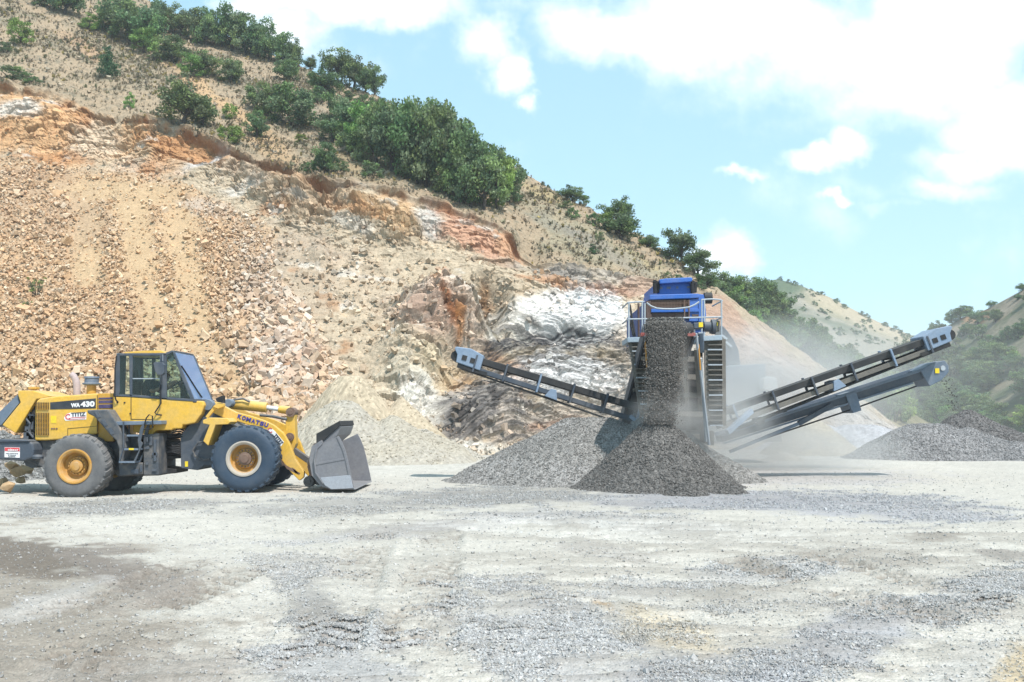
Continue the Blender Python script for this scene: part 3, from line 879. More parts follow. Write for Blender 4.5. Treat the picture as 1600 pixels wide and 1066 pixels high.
SPUR = slope('wooded_spur', 'low spur behind the earth bank covered by a green grove', [(1040, 690, 80), (1520, 690, 84)],
             [(1040, 440, 92), (1130, 470, 94), (1180, 485, 95), (1215, 505, 96), (1260, 538, 97), (1300, 570, 98), (1350, 602, 99), (1400, 632, 100), (1450, 662, 101), (1520, 676, 102)], 160, 60, spur_col, 1.2, 61)
FAR = slope('distant_hill', 'pale distant hill dotted with bushes beyond the grove', [(960, 660, 190), (1720, 660, 190)],
            [(960, 560, 290), (1100, 490, 290), (1150, 456, 290), (1187, 442, 290), (1216, 438, 290), (1250, 449, 288), (1294, 468, 286), (1350, 496, 284), (1412, 523, 282), (1500, 560, 280), (1720, 610, 280)], 300, 120, far_col, 5.0, 71)
RIGHT = slope('right_hill', 'dry hill at the right edge covered with scattered bushes', [(1290, 671, 130), (1400, 672, 126), (1600, 676, 104), (2100, 690, 70)],
              [(1290, 650, 165), (1331, 586, 168), (1380, 552, 168), (1419, 534, 166), (1459, 518, 162), (1500, 502, 158), (1540, 487, 152), (1600, 455, 145), (1750, 370, 135), (2100, 200, 120)], 320, 150, right_col, 2.4, 81)


def sheet_point(S, px, py):
    xx, yy, pp = S
    j = int(np.argmin(np.abs(xx[0] - px))); i = int(np.argmin(np.abs(yy[:, j] - py)))
    return pp[i, j]


# ------------------------------------------------------------------ quarry floor
gy = [1.2]
while gy[-1] < 75:
    gy.append(gy[-1] + max(0.018, gy[-1] * gy[-1] * 0.00058))
gy += [80, 90, 105, 130, 170, 230, 320, 460, 620]
gy = np.array([-30, -15, -6, -2, 0] + gy)
ga = np.concatenate((np.linspace(-3.2, -0.62, 60)[:-1], np.linspace(-0.62, 0.62, 760), np.linspace(0.62, 3.2, 60)[1:]))
GXX = ga[None] * np.maximum(np.abs(gy), 4.0)[:, None]
GYY = np.broadcast_to(gy[:, None], GXX.shape).copy()
REAR_GX = float(P(116, 778, 23)[0])


def ground_h(x, y):
    x = np.asarray(x, float); y = np.asarray(y, float)
    near = sstep(45, 30, y) * sstep(-3, 1, y)
    h = 0.10 * fbm(x * 0.10, y * 0.10, 0.3, 3, 101) * sstep(16, 8, y) + 0.035 * fbm(x * 0.45, y * 0.6, 0.7, 4, 103) * near
    # dip under the rear axle of the loader
    h = h * sstep(0.0, 1.0, np.hypot((x + 8) / 7.0, (y - 24.4) / 4.0)) - 0.125 * np.exp(-(((x - REAR_GX) / 1.9) ** 2 + ((y - 24.2) / 3.0) ** 2))
    return h


gz = ground_h(GXX, GYY)
near = sstep(26, 15, GYY) * sstep(1, 3, GYY)
# crusted ripples, ruts and tread marks of the foreground
rip = 0.55 * ridged(GXX * 0.55, GYY * 1.5, 0.2, 4, 111) + 0.6 * ridged(GXX * 1.5, GYY * 3.6, 0.6, 5, 112)
ripm = sstep(-0.05, 0.35, fbm(GXX * 0.16, GYY * 0.22, 0.9, 3, 113) + 0.15)
gz = gz + near * 0.075 * (rip - 0.4) * ripm + near * 0.012 * fbm(GXX * 3.3, GYY * 3.3, 0.1, 4, 115)
# project to the picture for laying out the drifts of dust and gravel on the floor
with np.errstate(divide='ignore', invalid='ignore'):
    Ysafe = np.maximum(GYY, 1.0)
    QX = 800 + FPX * GXX / Ysafe * 1.0
    QY = HOR + FPX * CAMZ / Ysafe


def fl(b, warp):
    return sstep(0.0, 0.5, blob(QX, QY, b) + warp) * (GYY > 1)


f1 = fbm(GXX * 0.35, GYY * 0.45, 0.0, 5, 121); f2 = fbm(GXX * 1.6, GYY * 1.9, 0.0, 4, 123); f3 = fbm(GXX * 6, GYY * 6, 0.0, 3, 125)
GC = np.zeros(GXX.shape + (3,)); GC[:] = A(226, 222, 214)
GC = lerp3(GC, A(212, 208, 201), sstep(-0.1, 0.4, 0.6 * f1 + 0.5 * f2 + 0.3 * f3) * 0.7)
GRAVEL_W = np.zeros(GXX.shape)
FLOOR = [  # drifts: x, y, rx, ry, angle, colour, strength, gravel cover
    (1320, 790, 330, 26, 3, (190, 190, 196), 0.9, 0.7), (1080, 780, 300, 22, 0, (182, 182, 188), 0.9, 0.9), (760, 775, 260, 22, -3, (172, 170, 168), 0.9, 0.9), (520, 790, 240, 22, -4, (186, 184, 182), 0.8, 0.7),
    (220, 790, 240, 14, -3, (176, 173, 170), 0.9, 0.8), (900, 810, 260, 18, 4, (202, 202, 205), 0.7, 0.6), (130, 782, 110, 7, -3, (150, 146, 142), 0.6, 0.6), (650, 825, 300, 18, -5, (206, 204, 206), 0.6, 0.5),
    (1200, 745, 300, 20, 0, (204, 202, 206), 0.6, 0.2), (640, 730, 180, 14, 0, (228, 225, 218), 0.8, 0.0),
    (1000, 830, 420, 24, 2, (230, 227, 221), 0.7, 0.0), (200, 822, 320, 18, -3, (228, 224, 216), 0.8, 0.0),
    # damp dirt at the lower left
    (50, 985, 420, 175, 10, (176, 168, 158), 0.97, 0.0), (40, 868, 240, 36, 8, (138, 129, 120), 0.95, 0.1), (170, 892, 150, 16, 22, (146, 138, 130), 0.8, 0.0), (210, 900, 130, 40, 20, (160, 152, 146), 0.6, 0.0), (280, 1050, 220, 60, 0, (178, 172, 166), 0.8, 0.0), (230, 930, 110, 30, -20, (172, 165, 158), 0.6, 0.0), (90, 940, 110, 26, -20, (206, 203, 200), 0.7, 0.0),
    # gravelly bands
    (500, 960, 60, 90, -25, (178, 176, 174), 0.85, 0.9), (540, 1040, 190, 70, 0, (196, 196, 198), 0.8, 0.95), (470, 880, 110, 22, 5, (206, 203, 200), 0.6, 0.4), (860, 1000, 230, 90, 10, (204, 203, 204), 0.8, 0.9), (1080, 1045, 230, 50, 0, (196, 197, 202), 0.8, 0.95), (1320, 990, 190, 60, -18, (194, 195, 201), 0.85, 1.0), (1180, 890, 150, 26, -5, (208, 207, 209), 0.6, 0.7), (1000, 920, 120, 26, 0, (214, 213, 214), 0.5, 0.5), (1500, 930, 130, 40, -18, (212, 211, 213), 0.6, 0.7),
    (1150, 930, 240, 36, 3, (200, 196, 190), 0.6, 0.4), (1320, 865, 170, 18, 4, (190, 185, 178), 0.6, 0.2), (1440, 840, 90, 11, -4, (176, 170, 162), 0.8, 0.2), (1180, 885, 60, 14, 8, (164, 158, 150), 0.7, 0.2), (1560, 865, 80, 10, 4, (178, 173, 168), 0.8, 0.2), (1370, 950, 190, 22, 3, (192, 187, 180), 0.5, 0.3),
    (1050, 990, 120, 40, 18, (224, 208, 178), 0.6, 0.6), (940, 948, 26, 10, 20, (214, 182, 140), 0.7, 0.3), (1590, 1040, 70, 50, -30, (222, 204, 172), 0.9, 0.2), (960, 860, 120, 14, 6, (196, 192, 188), 0.6, 0.2), (1480, 1040, 90, 36, -30, (222, 220, 216), 0.8, 0.1)]
for b in FLOOR:
    wgt = fl(b, 0.36 * f1 + 0.46 * f2 + 0.30 * f3)
    GC = lerp3(GC, A(*b[5]), wgt * b[6])
    GRAVEL_W = GRAVEL_W * (1 - wgt) + b[7] * wgt
# broken surface: ridge shadows painted in as a darker colour
ridge_shade = sstep(0.15, 0.5, rip) * ripm * near
GC = lerp3(GC, A(146, 138, 129), sstep(0.28, 0.58, rip + 0.3 * f3) * ripm * near * 0.38)
GC *= (1 + 0.13 * f3 + 0.13 * f2 + 0.08 * fbm(GXX * 16, GYY * 16, 0.0, 2, 127))[..., None]
# tread marks of tyres in the damp dirt, trough shade coloured in
for (ax, ay, bx, by, wd) in ((60, 975, 320, 876, 0.30), (180, 985, 420, 885, 0.30), (480, 1060, 590, 830, 0.34), (640, 1060, 690, 835, 0.34), (1500, 985, 1130, 872, 0.3), (1590, 955, 1230, 860, 0.3), (250, 1062, 30, 1010, 0.3)):
    (x0, y0), (x1, y1) = G(ax, ay), G(bx, by)
    Ld = math.hypot(x1 - x0, y1 - y0); dx, dy = (x1 - x0) / Ld, (y1 - y0) / Ld
    s = (GXX - x0) * dx + (GYY - y0) * dy; tq = -(GXX - x0) * dy + (GYY - y0) * dx
    m_ = sstep(0.0, 0.3, s) * sstep(Ld, Ld - 0.4, s) * sstep(wd, wd * 0.7, np.abs(tq)) * (GYY > 1)
    lug = np.sign(np.sin((s + np.abs(tq) * 0.8) * 2 * math.pi / 0.26))
    keep = sstep(-0.45, 0.25, f2 + 0.5 * f1 + 0.4 * f3)
    gz = gz + m_ * keep * (0.018 * lug - 0.022) + keep * 0.03 * np.exp(-((np.abs(tq) - wd * 1.1) / 0.07) ** 2) * sstep(0.0, 0.3, s) * sstep(Ld, Ld - 0.4, s) * (GYY > 1)
    GC = lerp3(GC, A(150, 142, 133), m_ * keep * (0.42 - 0.30 * lug))
ground = link('ground', raw_mesh('ground', np.stack((GXX, GYY, gz), -1), grid_faces(*GXX.shape), np.full((GXX.shape[0] - 1) * (GXX.shape[1] - 1), 4), True, np.clip(GC * np.array([1.045, 1.01, 0.965]), 0.01, 0.8).reshape(-1, 3)), M['ground'])
tag(ground, 'pale dusty quarry floor with grey gravel drifts', 'ground', kind='structure')


def floor_z(x, y):
    i = int(np.clip(np.searchsorted(gy, y), 1, len(gy) - 1))
    j = int(np.clip(np.searchsorted(ga, x / max(abs(y), 4.0)), 1, len(ga) - 1))
    return float(gz[i, j])
# ------------------------------------------------------------------ broken stone and gravel
STONE_C = np.array([A(224, 190, 154), A(206, 168, 130), A(232, 212, 186), A(204, 172, 142), A(218, 200, 178), A(210, 166, 132), A(176, 150, 126), A(236, 224, 206), A(214, 176, 136)])


def stone_object(name, pos, size, col, mat, rng, label, cat, **kw):
    V, F, C_ = stones(pos, size, col, rng, **kw)
    o = link(name, raw_mesh(name, V, F, np.full(len(F), 4), False, np.clip(C_, 0.01, 0.8)), mat)
    return tag(o, label, cat, kind='stuff')


rs = np.random.default_rng(21)
# scree stones: drawn from the hillside grid, weighted by the ground area each grid point stands for
area = np.linalg.norm(np.cross(np.gradient(HP, axis=1), np.gradient(HP, axis=0)), axis=-1)
big = sstep(300, 470, HX + 0.35 * (HY - 500)) * sstep(380, 520, HY)
dens = W_scree * (1 - 0.93 * chute) * (0.55 + 0.45 * sstep(-0.3, 0.3, wn + wn2)) * (0.55 + 0.45 * sstep(300, 420, HY))
dens = np.where((HX > -340) & (HX < 620), dens, 0)


def pick(wt, n, rng):
    p = (wt * area).ravel(); p = p / p.sum()
    return rng.choice(p.size, n, p=p)


def scatter(wt, n, rng, smin, smax, power, sizef=None, sink=0.15, jit=0.12):
    idx = pick(wt, n, rng)
    pos = HP.reshape(-1, 3)[idx] + rng.normal(size=(n, 3)) * jit
    nor = HN.reshape(-1, 3)[idx]
    sz = smin + (smax - smin) * rng.random(n) ** power
    if sizef is not None: sz *= sizef.ravel()[idx]
    pos = pos + nor * (sz * (0.5 - sink) * 0.35)[:, None]
    return pos, sz, idx


szf = 0.72 + 0.85 * big + 0.25 * sstep(480, 640, HY)
p1, s1, i1 = scatter(dens, 52000, rs, 0.08, 0.30, 3.0, szf)
p2, s2, i2 = scatter(dens * (0.05 + big), 3400, rs, 0.18, 0.46, 2.2)
p3, s3, i3 = scatter(W_scree, 9000, rs, 0.06, 0.14, 1.5)
pos = np.concatenate((p1, p2, p3)); sz = np.concatenate((s1, s2, s3)); ii = np.concatenate((i1, i2, i3))
basec = C.reshape(-1, 3)[ii]
k = rs.integers(0, len(STONE_C), len(pos))
warm = (sstep(420, 300, HX)).ravel()[ii][:, None]
colr = (STONE_C[k] * 0.48 + basec * 0.52) * rs.uniform(1.12, 1.42, (len(pos), 1)) * np.array([1.0, 1.01, 1.06])
colr = colr * (1 + warm * np.array([0.02, -0.02, -0.10])) * (1 + (1 - warm) * np.array([-0.01, 0.02, 0.05]))
stone_object('scree', pos, sz, colr, M['stone'], rs, 'tan broken stones covering the slope behind the wheel loader', 'scree')

# loose fragments on the shelves and at the foot of the rock face
frag = W_rock * sstep(1120, 1040, HX) * (HX > -200) * sstep(1.7, 1.2, HT) * (0.25 + sstep(0.3, 0.0, HT) * 1.2 + np.clip(blob(HX, HY, (540, 430, 160, 60, 18)) * 2, 0, 1) * 0.8)
frag = frag * (1 - 0.85 * fold_w) * (1 - 0.5 * SHELF)
p4, s4, i4 = scatter(frag, 6500, rs, 0.04, 0.30, 4.5)
c4 = (C.reshape(-1, 3)[i4] * 0.7 + STONE_C[rs.integers(0, len(STONE_C), len(i4))] * 0.3) * rs.uniform(0.75, 1.15, (len(i4), 1)) * 1.15
stone_object('rock_debris', p4, s4, c4, M['stone'], rs, 'small rock fragments lying on the ledges of the cut face', 'rock debris')
sp_ = W_grass * (HX < 1110) * (HX > -60)
p5, s5, i5 = scatter(sp_ * (0.2 + sstep(0.0, 0.5, -wn)), 3200, rs, 0.06, 0.3, 3.5)
c5 = (C.reshape(-1, 3)[i5] * 0.7 + A(190, 180, 165) * 0.3) * rs.uniform(1.05, 1.4, (len(i5), 1))
stone_object('slope_stones', p5, s5, c5, M['stone'], rs, 'loose grey stones strewn over the dry grass slope', 'loose stones')

# boulders one can count, resting along the lower right edge of the scree
BOULD = [(505, 603, .75), (478, 596, .7), (520, 588, .6), (492, 580, .65), (512, 612, .5), (470, 612, .6), (455, 600, .55), (487, 622, .6), (462, 626, .5), (440, 612, .6), (430, 596, .5), (524, 600, .55), (505, 570, .5), (478, 566, .6), (450, 575, .55), (535, 590, .6), (420, 622, .55), (404, 606, .55), (415, 580, .5), (438, 555, .5), (395, 632, .5), (498, 548, .5), (467, 545, .55), (378, 612, .5), (390, 585, .45)]


def rock_mesh(name, size, rng, mat, col):
    import bmesh
    bm = bmesh.new()
    pts = rng.normal(size=(16, 3)); pts /= np.linalg.norm(pts, axis=1)[:, None]
    pts *= np.array([0.62, 0.5, 0.4]) * size * rng.uniform(0.85, 1.1, (16, 1))
    for q in pts: bm.verts.new(q)
    r = bmesh.ops.convex_hull(bm, input=bm.verts[:])
    for vtx in [v_ for v_ in bm.verts if not v_.link_faces]: bm.verts.remove(vtx)
    me = bpy.data.meshes.new(name); bm.to_mesh(me); bm.free()
    at = me.color_attributes.new('Col', 'FLOAT_COLOR', 'POINT')
    cc = np.ones((len(me.vertices), 4), np.float32); cc[:, :3] = col * rng.uniform(0.9, 1.05, (len(me.vertices), 1))
    at.data.foreach_set('color', cc.ravel())
    me.materials.append(mat)
    return me


rb = np.random.default_rng(5)
for n, (px, py, s) in enumerate(BOULD):
    q, nn = hill_point(px, py)
    me = rock_mesh('boulder', s, rb, M['stone'], STONE_C[n % len(STONE_C)] * 0.95)
    o = bpy.data.objects.new('boulder', me); COL.objects.link(o)
    o.location = q + nn * s * 0.16; o.rotation_euler = rb.uniform(-0.4, 0.4, 3)
    tag(o, 'angular tan boulder among the coarse rubble at the lower right end of the scree', 'boulder', 'boulders at the foot of the scree')
tiny = [(20, 762, .30, 'flat tan rock lying lowest in front of the counterweight'), (35, 736, .38, 'tall tan rock standing under the middle of the counterweight'), (46, 733, .28, 'brown rock leaning beside the tall tan rock'),
        (24, 728, .26, 'pale tan rock tucked beneath the warning sticker'), (40, 750, .22, 'small brown rock between the rear tyre and the tan rocks'), (10, 754, .24, 'small ochre rock at the left edge of the picture')]
for px, py, s, lab in tiny:
    gx, gy_ = G(px, py + 6); gy_ = min(gy_, 25.5); gx = (px - 800) / FPX * gy_
    me = rock_mesh('rock', s * 1.15, rb, M['stone'], A(226, 190, 148))
    o = bpy.data.objects.new('rock', me); COL.objects.link(o)
    zz = CAMZ + float(ray(px, py)[1]) * gy_
    o.location = (gx, gy_, max(zz, s * 0.4 - 0.05)); o.rotation_euler = rb.uniform(-0.5, 0.5, 3)
    tag(o, lab, 'rock')

# ------------------------------------------------------------------ heaps
HEAPS = []


def heap(name, label, cat, cx, cy, h, rx, ry, mat, col, res, rough, stone_n, stone_s, seed, lobes=(), rot=0.0, power=1.0, col2=None, group=None, flat=0.0):
    """a tipped pile: cone with slumped foot; its surface stones belong to it"""
    rng = np.random.default_rng(seed)
    nx = int(3.4 * rx / res); ny = int(3.4 * ry / res)
    gx, gy2 = np.meshgrid(np.linspace(-1.7, 1.7, nx), np.linspace(-1.7, 1.7, ny))

    def hh(a, b):
        wob = 0.10 * fbm(a * 1.7 + seed, b * 1.7, 0.5, 3, seed) + 0.04 * fbm(a * 6, b * 6, seed, 3, seed + 1)
        r = np.sqrt(a * a + b * b) + wob
        z = np.clip(1 - r, -0.3, 1)
        z = np.where(z > 1 - flat, 1 - flat + (z - 1 + flat) * 0.35, z) if flat else z
        z = z - 0.05 * np.exp(-(r / 0.12) ** 2)
        z = np.where(z < 0.12, 0.12 * np.exp((z - 0.12) / 0.12) - 0.045, z - 0.045 * 1)
        for (la, lb, lr, lh) in lobes:
            z = np.maximum(z, lh * (1 - np.sqrt((a - la) ** 2 + (b - lb) ** 2) / lr + wob))
        fade = sstep(1.68, 1.35, np.maximum(np.abs(a), np.abs(b)))
        return z * h * fade - 0.25 * (1 - fade) - 0.03
    z = hh(gx, gy2)
    c, s = math.cos(rot), math.sin(rot)
    X_ = cx + gx * rx * c - gy2 * ry * s; Y_ = cy + gx * rx * s + gy2 * ry * c
    z = z + rough * fbm(X_ * 9, Y_ * 9, 0.3, 3, seed + 4) + rng.normal(size=z.shape) * rough * 0.35
    n = fbm(X_ * 0.8, Y_ * 0.8, z * 0.8, 4, seed + 5)
    cc = np.zeros(z.shape + (3,)); cc[:] = col
    if col2 is not None: cc = lerp3(cc, col2, sstep(-0.15, 0.3, n))
    cc *= (1 + 0.18 * n + 0.14 * rng.normal(size=z.shape))[..., None]
    V = np.stack((X_ - cx, Y_ - cy, z), -1).reshape(-1, 3); F = grid_faces(*z.shape)
    CC = cc.reshape(-1, 3)
    if stone_n:
        a = np.sqrt(rng.random(stone_n)) * 1.35; t = rng.random(stone_n) * 2 * math.pi
        ga_, gb_ = a * np.cos(t), a * np.sin(t)
        zz = hh(ga_, gb_)
        pp = np.stack((ga_ * rx * c - gb_ * ry * s, ga_ * rx * s + gb_ * ry * c, zz), -1)
        ss = stone_s * rng.uniform(0.5, 1.5, stone_n)
        k_ = pp[:, 2] > -0.02
        pp, ss = pp[k_], ss[k_]
        sc = np.asarray(col)[None] * rng.uniform(0.8, 1.35, (len(pp), 1))
        V2, F2, C2 = stones(pp, ss, sc, rng)
        F = np.concatenate((F, F2 + len(V))); V = np.concatenate((V, V2)); CC = np.concatenate((CC, C2))
    o = link(name, raw_mesh(name, V, F, np.full(len(F), 4), False, np.clip(CC, 0.01, 0.8)), mat)
    o.location = (cx, cy, 0)
    return tag(o, label, cat, group)


GDK = A(142, 138, 134); GMD = A(180, 176, 171); GLT = A(178, 175, 174)


def apex(px, py, Y):
    p = P(px, py, Y); return float(p[0]), float(p[2])


x, z = apex(1026, 652, 24.7)
heap('gravel_pile', 'dark grey cone of fresh gravel under the falling stream', 'gravel pile', x, 24.7, z * 1.17, 2.2, 2.15, M['gravel'], GDK, 0.045, 0.03, 32000, 0.034, 301, lobes=((0.15, -1.02, 0.25, 0.16), (0.62, -0.82, 0.22, 0.12)))
x, z = apex(925, 652, 27.2)
heap('gravel_pile', 'broad light grey gravel pile spreading left behind the dark cone', 'gravel pile', x, 27.4, z * 1.22, 4.15, 2.7, M['gravel'], GMD, 0.06, 0.025, 34000, 0.030, 302, lobes=((0.40, 0.0, 0.72, 0.95), (-0.42, -0.15, 0.55, 0.42)), col2=A(188, 184, 180), flat=0.12)
x, z = apex(1448, 652, 42)
heap('gravel_pile', 'pale grey gravel pile, the lower one of the two at the right', 'gravel pile', x, 42, z * 1.1, 3.7, 3.0, M['gravel'], GLT, 0.08, 0.03, 20000, 0.045, 303, lobes=((0.5, 0.1, 0.9, 0.72), (0.9, -0.2, 0.8, 0.4)), flat=0.2)
x, z = apex(1512, 636, 45)
heap('gravel_pile', 'dark grey gravel pile with a sharp peak at the right edge', 'gravel pile', x, 45, z * 1.04, 3.8, 2.6, M['gravel'], A(146, 142, 140), 0.08, 0.035, 20000, 0.045, 304, lobes=((0.45, 0.1, 0.8, 0.6), (0.95, 0.0, 0.7, 0.35)))
x, z = apex(1268, 644, 46)
heap('sand_pile', 'smooth buff sand pile beneath the right conveyors', 'sand pile', x, 46, z * 1.02, 2.5, 2.2, M['sand'], A(196, 184, 164), 0.07, 0.01, 0, 0, 305)
x, z = apex(1215, 716, 41)
heap('sand_pile', 'low small sand heap in front of the buff sand pile', 'sand pile', x, 40, 0.42, 1.0, 0.9, M['sand'], A(204, 194, 178), 0.06, 0.012, 0, 0, 306)
x, z = apex(1345, 652, 54)
heap('sand_pile', 'long pale grey sand bank behind the right gravel piles', 'sand pile', x, 54, z * 1.02, 4.6, 3.0, M['sand'], A(202, 200, 204), 0.12, 0.02, 0, 0, 307, flat=0.2, lobes=((-0.5, 0, 0.8, 0.9), (0.8, 0.1, 0.7, 0.45)))
x, z = apex(-30, 655, 29.5)
heap('gravel_pile', 'coarse grey gravel pile behind the loader counterweight', 'gravel pile', x, 29.5, z * 1.0, 3.0, 3.4, M['gravel'], A(168, 167, 164), 0.06, 0.05, 9000, 0.1, 308, col2=A(186, 184, 180), flat=0.2)
x, z = apex(535, 606, 38.6)
heap('sand_pile', 'pale grey mound of fines behind the loader bucket', 'sand pile', x, 38.6, z * 1.02, 3.4, 3.1, M['sand'], A(208, 198, 180), 0.07, 0.03, 2500, 0.05, 309, lobes=((0.55, 0.05, 1.0, 0.62), (1.0, 0.15, 0.8, 0.40)), flat=0.12, col2=A(198, 190, 176))
x, z = apex(548, 558, 42.5)
heap('sand_pile', 'buff mound of fine sand above the pale grey mound', 'sand pile', x, 42.5, z * 1.02, 3.6, 3.0, M['sand'], A(224, 206, 178), 0.08, 0.03, 1500, 0.05, 310, flat=0.15, lobes=((0.6, 0.1, 0.8, 0.6),), col2=A(216, 198, 172))
x, z = apex(640, 660, 40.5)
heap('sand_pile', 'low pale rubble mound at the foot of the white rock', 'sand pile', x, 41, z * 1.05, 3.4, 2.4, M['sand'], A(210, 202, 188), 0.08, 0.05, 2500, 0.07, 311, flat=0.2)

# ------------------------------------------------------------------ gravel on the floor
rg = np.random.default_rng(33)
dA = np.abs(np.cross(np.gradient(np.stack((GXX, GYY), -1), axis=1), np.gradient(np.stack((GXX, GYY), -1), axis=0)))
fine = GRAVEL_W ** 1.5 * sstep(-0.35, 0.4, f2 + f1) + 0.02
vis = (np.abs(GXX) < GYY * 0.60 + 0.4) & (GYY > 5.0)


def floor_scatter(wt, n, smin, smax, power, sink):
    p = (wt * dA * vis).ravel(); p = p / p.sum()
    idx = rg.choice(p.size, n, p=p)
    r_, c_ = np.unravel_index(idx, GXX.shape)
    dx = (GXX[r_, np.minimum(c_ + 1, len(ga) - 1)] - GXX[r_, c_]) * rg.uniform(-0.5, 0.5, n)
    dy = (GYY[np.minimum(r_ + 1, len(gy) - 1), c_] - GYY[r_, c_]) * rg.uniform(-0.5, 0.5, n)
    s_ = smin + (smax - smin) * rg.random(n) ** power
    pp = np.stack((GXX[r_, c_] + dx, GYY[r_, c_] + dy, gz[r_, c_] + s_ * sink), -1)
    return pp, s_, idx


a1 = floor_scatter(fine * sstep(12, 6, GYY) ** 0.7, 70000, 0.006, 0.022, 2.6, 0.08)
a2 = floor_scatter(fine * sstep(20, 10, GYY) * sstep(5, 8, GYY), 46000, 0.009, 0.028, 2.6, 0.08)
a3 = floor_scatter(fine * sstep(13, 17, GYY) * sstep(34, 26, GYY), 26000, 0.014, 0.038, 2.2, 0.12)
a4 = floor_scatter((0.3 + GRAVEL_W) * sstep(30, 10, GYY), 160, 0.02, 0.06, 3.0, 0.15)
pp = np.concatenate([a[0] for a in (a1, a2, a3, a4)]); ss = np.concatenate([a[1] for a in (a1, a2, a3, a4)]); ii = np.concatenate([a[2] for a in (a1, a2, a3, a4)])
gcol = np.array([A(198, 197, 196), A(210, 209, 208), A(178, 176, 174), A(226, 224, 220), A(204, 202, 198), A(162, 160, 157), A(214, 206, 192)])
cc = gcol[rg.integers(0, len(gcol), len(pp))] * 0.5 + GC.reshape(-1, 3)[ii] * 0.5
stone_object('floor_gravel', pp, ss, cc * rg.uniform(0.92, 1.2, (len(pp), 1)), M['stone'], rg, 'loose grey crushed gravel scattered over the quarry floor', 'gravel')
# ------------------------------------------------------------------ wheel loader
YN = 23.0                                   # outer face of the near wheels
c0 = P(381, 769, YN)
LOADER = thing('wheel_loader', 'yellow wheel loader with its grey bucket lowered to the quarry floor', 'wheel loader', (float(P(250, 700, 24.3)[0]), 24.35, 0.0))


def text_mesh(name, s, p, q, height, Yp, mat, parent, offset=0.0, squeeze=None):
    """lettering standing on the line p->q (pixels) on the plane Y = Yp"""
    cu = bpy.data.curves.new(name, 'FONT'); cu.body = s; cu.size = 1.0; cu.extrude = 0.004 / max(height, 0.01); cu.offset = offset
    tmp = bpy.data.objects.new(name + '_tmp', cu); COL.objects.link(tmp)
    dg = bpy.context.evaluated_depsgraph_get()
    me = bpy.data.meshes.new_from_object(tmp.evaluated_get(dg))
    bpy.data.objects.remove(tmp); bpy.data.curves.remove(cu)
    co = np.zeros(len(me.vertices) * 3); me.vertices.foreach_get('co', co); co = co.reshape(-1, 3)
    lo, hi = co[:, :2].min(0), co[:, :2].max(0)
    a = P(*p, Yp); b = P(*q, Yp)
    e = np.array((b[0] - a[0], b[2] - a[2])); Ln = np.hypot(*e); e /= Ln; nrm = np.array((-e[1], e[0]))
    tx = (co[:, 0] - lo[0]) / (hi[0] - lo[0]) * Ln; ty = (co[:, 1] - lo[1]) / (hi[1] - lo[1]) * height
    o0 = origin_of(parent)
    out = np.stack((a[0] + tx * e[0] + ty * nrm[0], Yp - co[:, 2] * height, a[2] + tx * e[1] + ty * nrm[1]), -1) - np.array(o0)
    me.vertices.foreach_set('co', out.astype(np.float32).ravel()); me.update()
    return link(name, me, mat, parent)


def pxm(px, Y):            # pixels -> metres at a distance
    return px * Y / FPX


